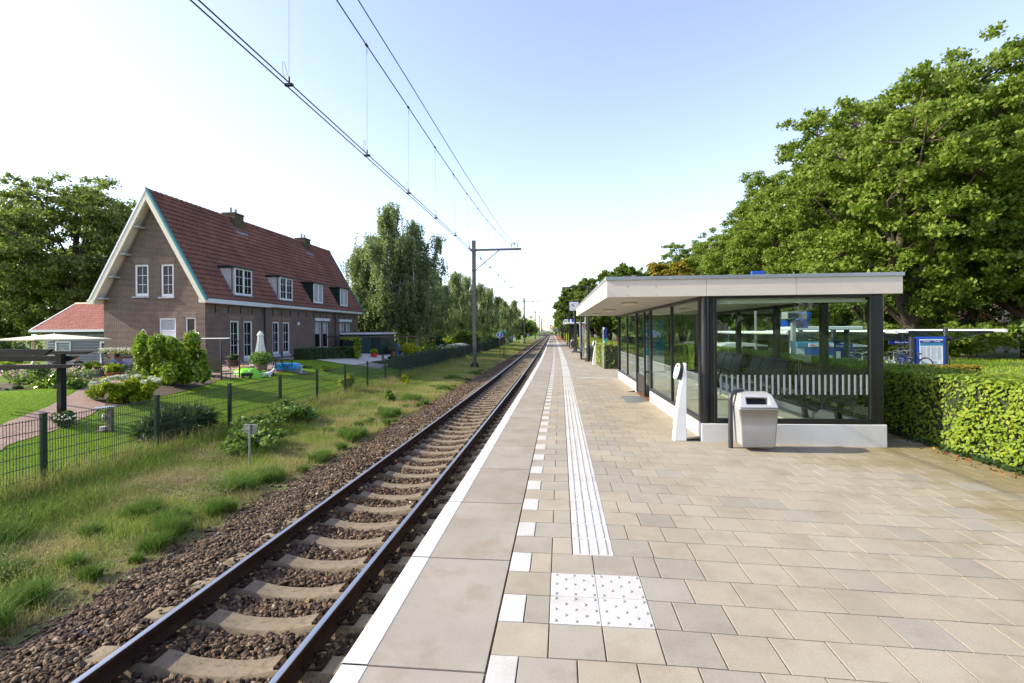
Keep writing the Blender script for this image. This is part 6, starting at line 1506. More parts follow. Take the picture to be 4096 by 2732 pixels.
hedge('box_hedge', 'short low hedge on the pebble yard behind the fence', [(-13.0, 33.6), (-12.6, 36.2)], .7, -.75, -.4, 'dark', n=2500, size=.07)
bush('golden_shrub', 'round golden yellow shrub beyond the pebble yard', 'shrub', (-13.7, 43.6, -.6), (1.25, 1.1, 1.35), 'gold', 5000, .09, lumps=14)
bush('yellow_clump', 'yellow-green grassy clump at the fence near the patio', 'shrub', (-9.8, 21.5, -1.0), (.5, .6, .75), 'gold', 1600, .07, lumps=7, stem=False, asp=3)
bush('long_grass_clump', 'dark arching grass clump against the fence', 'grass clump', (-10.0, 11.9, -1.0), (.55, 1.1, .55), 'dark', 3200, .14, lumps=10, stem=False, asp=5)
bush('small_lawn_shrub', 'small bright shrub on the shaded lawn by the house hedge', 'shrub', (-13.2, 26.6, -.6), (.35, .35, .45), 'bright', 600, .07, lumps=5)
bush('lavender_patch', 'low dark herb patch right of the blue tub', 'plant', (-14.9, 26.8, -.45), (.9, .5, .3), 'field', 1200, .07, lumps=6, stem=False)
t = thing('vine_arch', 'black metal arbour frame with vines along the pebble yard', 'arbour', (-14.8, 34.7, -.44))
for (x, y) in ((-14.8, 34.7), (-11.5, 32.6), (-11.9, 34.6), (-12.9, 47.4), (-12.5, 47.6)): MB().cyl((x, y, -.9), (x, y, 1.36), .045).build('post', K, t)
MB().bar((-16.5, 33.0, 1.38), (-11.4, 32.6, 1.36), .07).build('beam', K, t); MB().bar((-11.5, 32.6, 1.34), (-12.9, 47.6, 1.28), .07).build('beam', K, t)
P = np.concatenate([ballpts((-14.8, 34.6, z), (.28, .28, .2), 60, .2) for z in (.0, .3, .6, .9, 1.2)]+[ballpts((-15.3, 34.2, 1.25), (.7, .3, .15), 90, .2), ballpts((-12.9, 47.4, .2), (.8, .5, .5), 160, .2)]); leaves('vine', P, .15, L_['bright'], t)
pot(-14.7, 37.5, -.43, .26, .45, M['red'], 'red ribbed pot with a green plant in front of the shed', 'bright', pr=.35, n=300); pot(-14.4, 41.3, -.4, .3, .4, M['orange_brick'], 'terracotta pot with a bushy brown plant by the shed door', 'field', pr=.65, n=700)
t = thing('blue_barrel', 'tall blue plastic rain barrel beside the green shed', 'barrel', (-14.6, 42.6, -.45)); MB().lathe([(.28, 0), (.33, .3), (.33, .8), (.27, 1.02), (.22, 1.06)], (-14.6, 42.6, -.45), 20).build('barrel', M['blue'], t, smooth=True)
for (x, y, h, l) in ((-12.9, 34.6, .8, 'short wooden post in the pebble yard'), (-11.0, 33.3, 1.0, 'wooden post standing in the long low hedge, left of the golden shrub'), (-11.1, 37.5, .95, 'wooden post in the long low hedge, right of the golden shrub'), (-12.1, 45, 1.1, 'wooden post among the flowers beyond the golden shrub')):
    o = MB().cyl((x, y, -.9), (x, y, -.75+h), .085, n=10).build('wooden_post', M['wood'], smooth=True, loc=(x, y, -.8)); tag(o, l, 'post', 'wooden garden posts')
o = MB().bx(-12.6, -11.6, 30.9, 31.1, -.82, -.55).build('timber_edging', M['sill'], loc=(-12, 31, -.8)); tag(o, 'pale timber edging in front of the short low hedge', 'edging')
flowers('hollyhock', 'dark pink hollyhocks behind the golden shrub', (-13.6, 47.5, -.6), (1.3, .5), 1.7, 'field', 'redfl', 700, 60, .12); flowers('flower_patch', 'mixed white and green vegetable plot beyond the golden shrub', (-12.6, 52, -.7), (1.8, 2.5), .9, 'field', 'whitefl', 2600, 160, .1)
t = thing('plot_tunnel', 'low hoop tunnel frame in the vegetable plot behind the mast', 'hoops', (-13.5, 60, -.95))
for i in range(5): MB().tube([(-14.6+1.6*(1-math.cos(a)) , 58+i*1.3, -.95+1.1*math.sin(a)) for a in [math.pi*q/10 for q in range(11)]], .03, 5).build('hoop', M['white'], t)
bush('garden_shrub', 'dark blue-green shrub beyond the vegetable plot', 'shrub', (-14.5, 56, -.7), (1.8, 1.8, 2.0), 'dark', 4200, .12, lumps=12); bush('garden_shrub', 'square clipped bright green shrub behind the mast', 'shrub', (-12.8, 66, -.9), (2.2, 1.8, 2.7), 'lime', 6000, .14, lumps=16)
bush('garden_shrub', 'low bright shrub at the end of the mesh fence', 'shrub', (-12.4, 76, -1), (2.2, 2.6, 1.8), 'field', 4200, .13, lumps=12)
# ------------------------------------------------------------ verge vegetation
G_ = {}
G_['verge'] = grassmat('verge_blades', (.14, .22, .035), (.25, .33, .055), (.42, .43, .12), (.45, .38, .17), .6)
G_['lush'] = grassmat('lush_blades', (.075, .15, .018), (.14, .24, .028), (.27, .36, .06))
G_['dry'] = grassmat('dry_blades', (.2, .14, .06), (.34, .24, .11), (.45, .34, .18))
G_['tuft'] = grassmat('tuft_blades', (.06, .13, .018), (.1, .19, .026), (.18, .27, .05))
G_['lawn'] = grassmat('lawn_blades', (.16, .29, .01), (.25, .39, .015), (.38, .48, .025))
def scatter(n, s0, s1, y0, y1, pw=1.0):
    s = RNG.uniform(s0, s1, n); y = y0+(y1-y0)*RNG.random(n)**pw; return s, y
def vz(s): return np.interp(s, [-9.3, -8.6, -7.5, -6.2, -5.15], [-1.05, -1.1, -1.16, -1.2, -1.24])-.01
def cvec(Y): return np.array([Cv(q) for q in np.atleast_1d(Y)])
def patch(name, n, s0, s1, y0, y1, h0, h1, w, mat, label, lean=.45, pw=1., dens=None):
    s, y = scatter(n, s0, s1, y0, y1, pw)
    if dens is not None: k = RNG.random(n) < dens(s, y); s, y = s[k], y[k]
    P = np.stack([s+cvec(y), y, vz(s)], 1); hh = RNG.uniform(h0, h1, len(s))*(.7+.5*(.5+.5*np.sin(s*3.1+y*1.7)*np.cos(y*2.3-s)))
    o = blades(name, P, hh, w, mat, lean); tag(o, label, 'grass', kind='stuff'); return o
edge = lambda s, y: np.clip(( -5.35 - s + .35*np.sin(y*1.9)+.25*np.sin(y*4.7))*1.6, .06, 1)
patch('grass', 130000, -9.2, -5.3, 1.8, 13, .06, .2, .006, G_['verge'], 'near verge grass between the fence and the ballast', .7, 1.1, edge)
patch('grass', 42000, -9.4, -6.2, 1.8, 16, .16, .42, .007, G_['lush'], 'longer lush green grass of the near verge', .75, 1.0, lambda s, y: np.clip(.25+.6*np.sin(s*2.1+y*.9)+.5*np.sin(y*2.2-s*3)+(-s-7.6)*.6, 0, 1))
patch('grass', 110000, -9.2, -5.3, 13, 45, .08, .22, .011, G_['verge'], 'middle stretch of verge grass beside the track', .6, 1.2, edge)
patch('grass', 30000, -9.2, -5.4, 45, 150, .12, .3, .03, G_['verge'], 'far verge grass beside the track', .5, 1.2, edge)
patch('dry_grass', 16000, -6.1, -5.2, 1.8, 40, .04, .14, .006, G_['dry'], 'dry straw along the edge of the ballast', 1.2, 1.3, lambda s, y: .35+.65*(np.sin(y*1.3)+np.sin(y*3.1+s*4) > .2))
patch('dry_grass', 12000, -8.8, -5.3, 18, 70, .1, .3, .014, G_['dry'], 'patches of dry grass around the nearest mast', .6, 1.2, lambda s, y: np.clip(np.sin(y*.7+s)+.3*np.sin(s*5), 0, 1))
patch('tall_grass', 15000, -9.55, -8.75, 5, 60, .25, .6, .008, G_['verge'], 'tall grass growing along the fence', .5, 1.5, lambda s, y: .3+.7*(np.sin(y*1.1)+np.sin(y*2.7) > -.2))
patch('tall_grass', 2500, -9.5, -8.7, 5, 40, .3, .75, .006, G_['dry'], 'dry stalks along the fence', .45, 1.5)
# individual tufts
tl = [(-5.55, 3.5, .17, .26), (-5.6, 4.2, .2, .3), (-5.75, 4.75, .16, .24), (-5.5, 6.2, .15, .22), (-5.62, 6.6, .18, .27), (-5.9, 6.95, .16, .25), (-5.55, 7.5, .2, .24), (-5.9, 8.5, .24, .3), (-5.75, 9.2, .25, .26), (-6.6, 7.2, .22, .26), (-5.5, 10.8, .2, .22), (-5.7, 13, .3, .3), (-5.9, 16.5, .3, .3), (-6.2, 20, .35, .3), (-5.8, 24, .3, .28), (-6.4, 29, .4, .3), (-5.6, 33, .35, .25), (-6.6, 5.2, .2, .2), (-5.9, 2.9, .2, .28), (-7.6, 5.9, .3, .3)]
for q in range(46):
    yy_ = 2.6+34*random.random()**1.5; tl.append((-5.42-random.random()**2*1.6, yy_, random.uniform(.05, .16), random.uniform(.1, .2)))
for i, (s_, y, r, h) in enumerate(tl):
    r *= 1.25; h *= 1.1; n = int(1500*min(1, r/.2)); a = RNG.uniform(0, 6.28, n); q = r*.75*np.sqrt(RNG.random(n))*(1+.35*np.sin(3*a+i)); P = np.stack([s_+Cv(y)+np.cos(a)*q, y+np.sin(a)*q*random.uniform(.9, 1.7), np.full(n, vz(s_))], 1)
    near = 'beside the near ballast edge' if y < 6 else ('beside the ballast opposite the small sign' if y < 12 else 'farther along the ballast edge')
    o = blades('grass_tuft', P, RNG.uniform(h*.6, h*1.15, n), .006 if y < 12 else .012, G_['tuft'], .55); tag(o, 'dense green grass tuft '+near, 'grass tuft', 'grass tufts along the ballast', 'stuff')
# pink clover heads
P = []
for (s_, y, a, b, n) in ((-6.7, 5.0, .6, .8, 700), (-7.0, 8.6, .9, .7, 1500), (-6.2, 8.0, .5, .6, 600), (-7.8, 4.0, .6, .6, 350), (-7.6, 10.2, .6, .5, 500), (-6.3, 3.5, .5, .4, 300), (-7.0, 15.5, .8, 1.2, 500)):
    x = RNG.normal(s_, a*.5, n); yy = RNG.normal(y, b*.5, n); P.append(np.stack([x+cvec(yy), yy, vz(x)+RNG.uniform(.1, .2, n)], 1))
P = np.concatenate(P); P = (P[:, None]+RNG.normal(0, .006, (len(P), 4, 3))).reshape(-1, 3); o = leaves('clover_heads', P, .013, L_['clover'] if 'clover' in L_ else mleaf('clover_petals', (.3, .18, .14), (.42, .26, .22), (.55, .4, .34), .3), asp=1.1); tag(o, 'pale pink clover heads in the near verge grass', 'clover', kind='stuff')
bush('wild_shrub', 'low wild leafy shrub in the verge behind the small grey sign', 'shrub', (-7.5, 11.2, -1.18), (1.1, .9, .8), 'field', 1900, .075, lumps=24, asp=1.6, cr0=.14, cr1=.26, q1=.95); bush('wild_shrub', 'sprawling wild shrub against the fence beyond the small grey sign', 'shrub', (-8.2, 14.2, -1.15), (.9, 1.6, .9), 'field', 2000, .08, lumps=24, cr0=.14, cr1=.26, q1=.95); bush('wild_shrub', 'small wild shrub in the verge grass, third from the camera', 'shrub', (-7.0, 19.5, -1.18), (.4, .4, .5), 'field', 500, .08, lumps=5)
bush('yellow_weed', 'yellow flowering weed in the verge by the fence', 'weed', (-8.3, 25.5, -1.15), (.35, .35, .6), 'gold', 350, .09, lumps=5)
# lawn blades
n = 170000; x = RNG.uniform(-17.2, -9.35, n); y = 6.5+27*RNG.random(n)**1.35
def inpoly(x, y, poly):
    c = np.zeros(len(x), bool); j = len(poly)-1
    for i in range(len(poly)):
        xi, yi = poly[i]; xj, yj = poly[j]; c ^= ((yi > y) != (yj > y)) & (x < (xj-xi)*(y-yi)/(yj-yi+1e-12)+xi); j = i
    return c
path = [(-12.2, 8.6), (-13.6, 10.9), (-14.3, 12.4), (-15.9, 14.9), (-17.7, 17.4), (-18.5, 18.6), (-17.4, 18.9), (-15.0, 15.7), (-12.95, 12.4), (-12.2, 10.7), (-11.9, 9.5), (-10.9, 8.2)]
patio = [(-14.6, 19.6), (-14.4, 21), (-14.35, 24), (-14.75, 27), (-20, 30), (-20, 18.4)]; bed = [(-13.3, 13.4), (-13.7, 16.6), (-14.35, 19.3), (-18, 19.5), (-16.4, 17.0), (-14.8, 14.0)]; bed2 = [(-19.5, 13.5), (-17.3, 14.3), (-17.4, 16.4), (-18.5, 18.5), (-22, 16)]
yard = [(-14.6, 30.8), (-12.2, 31.2), (-12, 42), (-20, 44), (-20, 31)]
k = ~(inpoly(x, y, path) | inpoly(x, y, patio) | inpoly(x, y, bed) | inpoly(x, y, bed2) | inpoly(x, y, yard)); x, y = x[k], y[k]
z = np.array([garden(a, b) for a, b in zip(x, y)]); o = blades('lawn_blades', np.stack([x, y, z-.003], 1), RNG.uniform(.02, .045, len(x)), .008, G_['lawn'], .6); tag(o, 'short mown lawn grass', 'grass', kind='stuff')
# ------------------------------------------------------------ trees
def place(t, x, y, z=-1, s=1, rz=0, label=None, sx=1):
    c = copy_tree(t, (x, y, z), rz, label); c.scale = (s*sx, s*sx, s); return c
b1 = birch('birch_tree', 'tallest birch beyond the house, with a drooping airy crown', 17.3, 4.6, (-18.9, 51.5, -1), 'birches beyond the house', 1.7)
b2 = birch('birch_tree', 'second birch, close right of the tallest one', 15.4, 4.2, (-15.9, 53, -1), 'birches beyond the house', 1.55)
for (x, y, h, rz, l) in ((-21.6, 52, 12.3, 2, 'lower birch at the left edge of the birch group, over the shed'), (-17.6, 56, 14.5, 4, 'birch standing behind the tallest birch'), (-18.0, 71, 12.3, 3, 'birch with thin white trunks left of the nearest mast'), (-16.3, 76, 12.6, 5, 'birch just left of the nearest mast'), (-17, 88, 13.0, 2.2, 'birch directly behind the nearest mast'), (-15.0, 93, 12.2, .7, 'birch just right of the nearest mast'), (-15.6, 108, 12.6, 1.7, 'second birch right of the nearest mast'), (-13.0, 116, 10.4, 2.9, 'slim birch above the relay cabinet'), (-15.5, 130, 12.2, 3.3, 'birch in the distant row behind the cabinet'), (-14, 146, 12.5, 5.1, 'distant birch left of the second mast'), (-24.5, 62, 11.5, 1.1, 'background birch left of the shed roof'), (-22.5, 70, 10.5, 2.6, 'background birch showing low behind the big birches'), (-22.5, 95, 12, 4.4, 'background birch in the gap left of the nearest mast')):
    src, hh = (b1, 17.3) if rz > 2.5 else (b2, 15.4); place(src, x, y, -1, h/hh, rz, l, 1.12)
o1 = oak('oak_tree', 'large oak behind the timetable board', 'tree', 19.4, 6.9, 'oak', .2, 1.25, .13, 'oaks along the station road', (23.6, 37, -.4), 22)
o2 = oak('oak_tree', 'tallest oak at the right edge of the picture', 'tree', 22.4, 7.7, 'oak', .2, 1.3, .11, 'oaks along the station road', (31.0, 36, -.4), 24)
for i, (x, y, h, l) in enumerate(((26.2, 46.5, 21.8, 'oak left of the one behind the timetable board'), (38.5, 40, 20.5, 'oak partly cut off by the right picture edge'), (35, 49, 23, 'oak rising between the two right-hand oaks'), (25.5, 57, 20.6, 'fourth oak from the right in the skyline'), (25.5, 69, 17.2, 'fifth oak, where the skyline dips'), (25, 82, 17.8, 'sixth oak in the receding row'), (24.5, 97, 18.6, 'seventh oak in the receding row'), (24, 115, 17.4, 'eighth oak, above the middle of the shelter roof'), (23, 136, 18.6, 'ninth oak, behind the yellow tree'), (21, 160, 18, 'tenth oak, far left over the shelter roof'), (32, 60, 20, 'oak in the second line behind the row'), (33, 76, 18, 'second oak of the back line'), (15, 98, 12.5, 'lower rounded tree left of the yellow tree'), (12, 130, 13, 'distant rounded tree above the shelter roof corner'))):
    src, hh = ((o1, 19.4), (o2, 22.4))[i % 2]; place(src, x, y, -.4, h/hh*1.02, i*1.1+.4, l, 1.0 if h > 15 else 1.25)
yt_ = oak('yellow_tree', 'yellowing tree behind the shelter roof', 'tree', 11.4, 4.0, 'yellowtree', .18, 1.0, .15, None, (13.3, 63, -.4), 14)
m1 = oak('lime_tree', 'tree with light green leaves just right of the platform lamps', 'tree', 11, 4.2, 'lime', .2, 1.0, .1, 'trees beside the platform hedge', (5.4, 72, -.4), 16)
for i, (x, y, s, l) in enumerate(((4.2+Cv(84), 84, 1.02, 'second tree beside the platform hedge, behind the clock'), (4.6+Cv(97), 97, 1.04, 'third tree beside the platform hedge'), (4.4+Cv(112), 112, 1.0, 'fourth tree beside the platform hedge'), (4.6+Cv(130), 130, 1.0, 'fifth tree beside the platform hedge'), (4.5+Cv(150), 150, .98, 'sixth tree beside the platform hedge'), (4.2+Cv(172), 172, 1.0, 'seventh tree beside the platform hedge'), (4+Cv(198), 198, 1.0, 'last tree beside the platform hedge, at the platform end'), (9, 80, 1.1, 'tree in the second row behind the hedge trees'), (9.5, 100, 1.15, 'second tree of the second row'), (8, 60, .95, 'tree close behind the far end of the shelter'))): place(m1, x, y, -.4, s, i*1.7, l)
s1 = oak('young_tree', 'young round-headed tree beyond the far shelter corner', 'tree', 6.2, 2.2, 'lime', .12, .9, .26, 'young trees behind the hedges', (5.0, 38, -.35), 14)
for i, (x, y, s, l) in enumerate(((7.3, 35, 1.0, 'young tree seen through the left shelter glass'), (3.6, 44, .95, 'young tree just left of the far shelter corner'), (6.2, 47, 1.1, 'young tree behind the first young tree'), (9.6, 41, 1.1, 'young tree seen through the middle of the shelter'), (12.5, 47, 1.2, 'young tree behind the ticket machine canopy'), (15.8, 50, 1.25, 'young tree behind the bicycle lockers'), (19.5, 54, 1.3, 'young tree behind the bicycle shelters'), (10.5, 55, 1.35, 'young tree in the back row, seen through the shelter'), (3.4, 53, 1.1, 'young tree beside the second lamp post'))): place(s1, x, y, -.35, s, i*2.1, l)
for i, (x, y, rx, h, lf, l) in enumerate(((21.5, 36, 2.6, 3.0, 'oak', 'undergrowth bush left of the timetable board'), (25.8, 34, 2.4, 2.8, 'oak', 'undergrowth bush right of the timetable board'), (29.5, 33, 2.6, 3.3, 'field', 'yellow-green undergrowth bush below the right oak'), (33, 34, 2.8, 3.5, 'oak', 'dark undergrowth bush at the right picture edge'), (17.5, 42, 2.6, 2.4, 'oak', 'bush behind the bicycle shelters'), (28, 38, 2.5, 3.6, 'dark', 'dark bush between the two right oak trunks'), (13.5, 44, 2.8, 2.2, 'lime', 'bush behind the bicycle lockers'), (22, 46, 3.5, 4.5, 'oak', 'tall bush filling the gap below the left oaks'), (29, 46, 4, 5, 'oak', 'tall bush filling the gap between the right oaks'), (36, 44, 4, 5, 'oak', 'tall bush at the right edge behind the oaks'), (40, 36, 3.5, 4, 'oak', 'bush below the oak cut off by the picture edge'))):
    bush('undergrowth_bush', l, 'bush', (x, y, -.4), (rx, 1.8, h), lf, 6500, .13, 'bushes under the oaks', 40, cr0=.13, cr1=.25, q1=.95)
lt_ = oak('broad_tree', 'big spreading tree behind the annex at the far left', 'tree', 16.8, 7.8, 'alder', .18, 1.2, .06, 'trees behind the annex', (-43.5, 40, -.4), 26)
for (x, y, s, rz, l) in ((-53.5, 41, .74, 1, 'lower tree at the left picture edge'), (-36.5, 44, .72, 2.4, 'tree close behind the annex roof'), (-50, 52, .85, 4, 'background tree left of the big spreading tree'), (-40, 56, .85, 5, 'background tree between the big tree and the house')): place(lt_, x, y, -.4, s, rz, l)
for i, (x, y, rx, h, lf, l) in enumerate(((-33.5, 27, 1.6, 2.0, 'dark', 'rounded dark evergreen left of the parasol pole'), (-36.5, 28, 1.8, 1.7, 'dark', 'dark evergreen at the left edge behind the pergola'), (-31.6, 29, 1.1, 2.2, 'birch', 'pale leafy shrub between the parasol pole and the annex'), (-34.5, 32, 2.6, 3.2, 'field', 'wild shrubs behind the evergreens'), (-29.8, 23.5, 2.6, .75, 'bright', 'bright low shrubs under the cream parasol'), (-34, 23, 2.4, .9, 'gold', 'yellow flowering border at the left edge'), (-26.5, 20.8, 1.6, .7, 'dark', 'low dark hedge in front of the bright shrubs'), (-25.2, 18.2, 2.2, .55, 'field', 'low border plants below the parasol'))):
    bush('border_shrub', l, 'shrub', (x, y, -.4), (rx, 1.2, h), lf, 3600, .1, 'shrubs in the left garden', 30, cr0=.15, cr1=.28, q1=.92)
for i, (x, y, rx, h, lf, l) in enumerate(((-19.5, 60, 3, 2.3, 'bright', 'sunlit bushes under the birches, above the shed'), (-15.6, 68, 2.4, 1.9, 'bright', 'sunlit bush at the foot of the white birch trunks'), (-21, 80, 3.5, 2.6, 'field', 'wild bushes behind the birch row'), (-16, 98, 3, 2.4, 'lime', 'bush above the far end of the green fence'), (-15, 126, 3, 4.2, 'field', 'tall bush right of the relay cabinet'), (-13.5, 150, 3.5, 6, 'dark', 'dark tree mass left of the second mast'), (-14.5, 170, 4, 8, 'dark', 'tall dark tree mass behind the second mast'), (-13, 205, 3, 6.5, 'lime', 'rounded light green tree right of the second mast'), (-24, 58, 2.6, 2.6, 'bright', 'bright bush between the house and the shed'))):
    bush('meadow_bush', l, 'bush', (x, y, -1.1), (rx, rx*.7, h), lf, 5000 if h < 5 else 9000, .15 if h < 5 else .25, 'bushes beyond the gardens', 36, cr0=.14, cr1=.26, q1=.92)
# distant woods as masses
P = []
for i in range(520):
    x = RNG.uniform(-330, 330); 
    if abs(x+22) < 14: continue
    y = RNG.uniform(560, 700); h = RNG.uniform(9, 15); P.append(ballpts((x, y, h*.45-1), (7, 7, h*.5), 60, .4))
for i in range(120):
    sd2 = RNG.choice((-1, 1)); y = RNG.uniform(240, 560); x = (-13-RNG.uniform(0, 14) if sd2 < 0 else 9+RNG.uniform(0, 14))+Cv(y); h = RNG.uniform(6, 13); P.append(ballpts((x, y, h*.45-1), (4.5, 4.5, h*.5), 120, .4))
o = leaves('distant_woods', np.concatenate(P), 1.5, L_['oak'], asp=1.2); tag(o, 'distant woods on both sides of the line towards the horizon', 'woods', kind='stuff')
P = []
for i in range(420): x = RNG.choice((-1, 1))*RNG.uniform(60, 260); y = RNG.uniform(90, 420); h = RNG.uniform(8, 14); P.append(ballpts((x, y, h*.45-1), (6, 6, h*.5), 90, .4))
o = leaves('distant_woods', np.concatenate(P), 1.0, L_['oak'], asp=1.2); tag(o, 'far-off woods beyond the meadows to the left and right', 'woods', kind='stuff')
# ------------------------------------------------------------ hedges right of the platform
hedge('beech_hedge', 'big beech hedge right of the shelter', [(6.15, 3.2), (6.15, 6.5), (6.05, 10), (6.0, 16), (6.0, 24)], .95, -.2, .98, 'beech', n=85000, size=.043)
hedge('beech_hedge', 'bright beech hedge along the far right edge of the platform', [(2.45+Cv(y), y) for y in (22.45, 30, 40, 52, 66, 82, 100, 120, 145, 168)], 1.0, -.2, 1.06, 'beechlit', n=56000, size=.075)
hedge('beech_hedge', 'beech hedge crossing behind the shelter towards the right', [(2.97, 22.85), (5.5, 22.85)], .85, -.2, 1.02, 'beech', n=9000, size=.06)
hedge('orange_hedge', 'low clipped hedge with orange brown leaves in front of the timetable board', [(8.3, 18.6), (14.4, 18.9)], .7, -.4, .36, 'orange', n=8000, size=.06) if 'orange' in L_ else hedge('orange_hedge', 'low clipped hedge with orange brown leaves in front of the timetable board', [(8.3, 18.6), (14.4, 18.9)], .7, -.4, .36, 'yellowtree', n=8000, size=.06)
patch_ = RNG.uniform; n = 26000; x = RNG.uniform(7, 34, n); y = RNG.uniform(14, 34, n); o = blades('grass', np.stack([x, y, np.full(n, -.36)], 1), RNG.uniform(.08, .2, n), .02, G_['lawn'], .5); tag(o, 'bright grass behind the hedge on the right', 'grass', kind='stuff')
n = 1600; y = RNG.uniform(4, 9.5, n); P = np.stack([5.62+RNG.normal(0, .05, n), y, -.11+RNG.uniform(0, .05, n)], 1); o = leaves('ivy_edge', P, .045, L_['dark']); tag(o, 'ivy creeping along the foot of the hedge', 'ivy', kind='stuff')
n = 240; P = np.stack([5.5+RNG.normal(0, .12, n), RNG.uniform(3.8, 9, n), np.full(n, -.105)], 1); o = leaves('fallen_leaves', P, .04, L_['redfl'] if False else mleaf('fallen_leaf', (.12, .05, .02), (.25, .1, .03), (.35, .2, .05), .1)); tag(o, 'fallen brown leaves at the foot of the hedge', 'fallen leaves', kind='stuff')
# ------------------------------------------------------------ bicycle shelters
M['roofglass'] = glassmat('frosted_roof_glass', (.6, .68, .66), .12, .1)
def bikeshed(x, y0, y1, label, z0=-.45):
    t = thing('bicycle_shelter', label, 'bicycle shelter', (x, y0, z0), 'butterfly roofed bicycle shelters')
    arc = [(0, 1.02), (.3, 1.06), (.8, 1.2), (1.4, 1.35), (2.0, 1.42), (2.3, 1.44)]
    ys = [y0+i*3.2 for i in range(int((y1-y0)/3.2)+1)]
    for yy in ys:
        MB().cyl((x, yy, z0), (x, yy, 1.68), .11, n=16).build('post', M['anthracite'], t, smooth=True)
        for s in (-1, 1):
            mb = MB(); pts = [(x+s*a, yy, b) for a, b in arc]
            for p, q in zip(pts, pts[1:]): mb.bar(p, q, .07, .14)
            mb.bar((x, yy, 1.5), (x+s*1.35, yy, 1.47), .05); mb.build('arched_beam', M['anthracite'], t)
    for s in (-1, 1):
        V = []; n = len(arc)
        for a, b in arc: V += [(x+s*a, ys[0]-.6, b+.09), (x+s*a, ys[-1]+.6, b+.09)]
        MB().add(V, [(2*i, 2*i+1, 2*i+3, 2*i+2) for i in range(n-1)]).build('roof_glass', M['roofglass'], t)
        mb = MB()
        for i in range(int((ys[-1]-ys[0])/.8)): 
            yy = ys[0]+.4+.8*i
            for p, q in zip(arc, arc[1:]): mb.bar((x+s*p[0], yy, p[1]+.06), (x+s*q[0], yy, q[1]+.06), .03)
        mb.build('glazing_ribs', M['anthracite'], t)
        MB().cyl((x+s*2.33, ys[0]-.7, 1.5), (x+s*2.33, ys[-1]+.7, 1.5), .085, n=12).build('edge_tube', M['white'], t, smooth=True)
    MB().ball((x, ys[0]-.1, 1.12), (.26, .1, .16)).build('hub', K, t, smooth=True); MB().bx(x-.09, x+.09, ys[0], ys[-1], .98, 1.05).build('gutter', M['anthracite'], t); return t
A_ = bikeshed(20.0, 28.0, 41, 'bicycle shelter with glass butterfly roof at the right, behind the timetable board'); B_ = bikeshed(12.7, 24.6, 38, 'bicycle shelter with glass butterfly roof seen through the waiting shelter')
t = thing('blue_notice', 'narrow blue notice board with white writing on the bicycle shelter', 'sign', (18.0, 28, .9)); MB().bx(17.2, 18.9, 27.95, 28.0, .82, 1.02).build('board', M['navy'], t); text('lettering', 'Plaats uw fiets in de rekken', .12, M['white'], t, MT(18.15, 27.93, .92))
t = thing('blue_notice', 'small blue notice on the front post of the left bicycle shelter', 'sign', (12.8, 24.4, .7)); MB().bx(12.6, 13.45, 24.4, 24.44, .62, .98).build('board', M['navy'], t); text('lettering', 'Fietsenstalling', .11, M['white'], t, MT(13.02, 24.39, .86))
t = thing('timetable_board', 'white train timetable in a blue frame between dark posts', 'timetable', (18.65, 27.0, -.4)); bx_, by_ = 18.65, 27.0
MB().cyl((17.72, 27.05, -.4), (17.72, 27.05, 1.22), .12, n=14).build('post', M['anthracite'], t, smooth=True); MB().bx(19.28, 19.36, 27, 27.15, -.4, 1.22).build('post', M['anthracite'], t)
MB().bx(17.88, 19.27, 26.97, 27.1, -.35, 1.22).build('frame', M['blue'], t, bevel=.02); MB().bx(18.05, 19.13, 26.955, 26.969, -.25, 1.1).build('sheet', M['paper'], t); MB().bx(18.05, 19.13, 26.948, 26.954, .78, 1.04).build('header', M['cyan'], t); MB().bx(18.05, 19.13, 26.942, 26.947, .93, 1.04).build('header_bar', M['navy'], t)
text('lettering', 'Emmen', .1, M['white'], t, MT(18.35, 26.93, .985)); text('lettering', 'Zwolle', .1, M['white'], t, MT(18.85, 26.93, .985))
mb = MB()
for c_ in (18.1, 18.6):
    for i in range(24):
        z = .7-.027*i; mb.bx(c_, c_+.03, 26.95, 26.954, z, z+.013)
        if i % 3: mb.bx(c_+.05, c_+.2+.05*random.random(), 26.951, 26.954, z+.002, z+.008)
        mb.bx(c_+.3, c_+.34, 26.951, 26.954, z, z+.011); mb.bx(c_+.37, c_+.41, 26.951, 26.954, z, z+.011)
for i in range(5): mb.bx(18.62, 18.85, 26.951, 26.954, -.03-.022*i, -.022-.022*i)
mb.build('printed_times', M['grey'], t)
mb = MB(); mb.bx(18.05, 19.13, 26.95, 26.954, -.25, -.15); 
for i, (q, h) in enumerate(((18.14, .12), (18.2, .14), (18.27, .1), (18.33, .08))): mb.prism([(q-.03, -.13), (q+.03, -.13), (q, -.13+h)], 26.95, 26.954)
mb.build('blue_footer', M['cyan'], t)
t = thing('ticket_machine', 'blue and white ticket machine behind the hedge, seen through the shelter', 'ticket machine', (8.2, 17.4, -.35)); MB().bx(7.78, 8.05, 17.35, 17.8, -.35, 1.05).build('side_panel', M['white'], t); MB().bx(7.78, 8.95, 17.3, 17.82, 1.05, 1.24).build('top_box', M['cyan'], t, bevel=.02); MB().bx(8.052, 8.95, 17.32, 17.8, -.35, 1.05).build('front', M['blue'], t)
MB().bx(8.2, 8.9, 17.29, 17.318, .55, .8).build('screen', plain('green_screen', (.25, .5, .3), .3), t); MB().bx(8.2, 8.9, 17.28, 17.3, .25, .5).build('keypad', M['ink'], t); MB().bx(8.15, 8.93, 17.27, 17.299, 1.085, 1.2).build('label_strip', M['white'], t); text('lettering', '+ Tickets', .1, M['ink'], t, MT(8.62, 17.26, 1.14)); text('emblem', 'op', .12, plain('pink_print', (.7, .05, .3), .5), t, MT(8.26, 17.26, 1.145), bold=True)
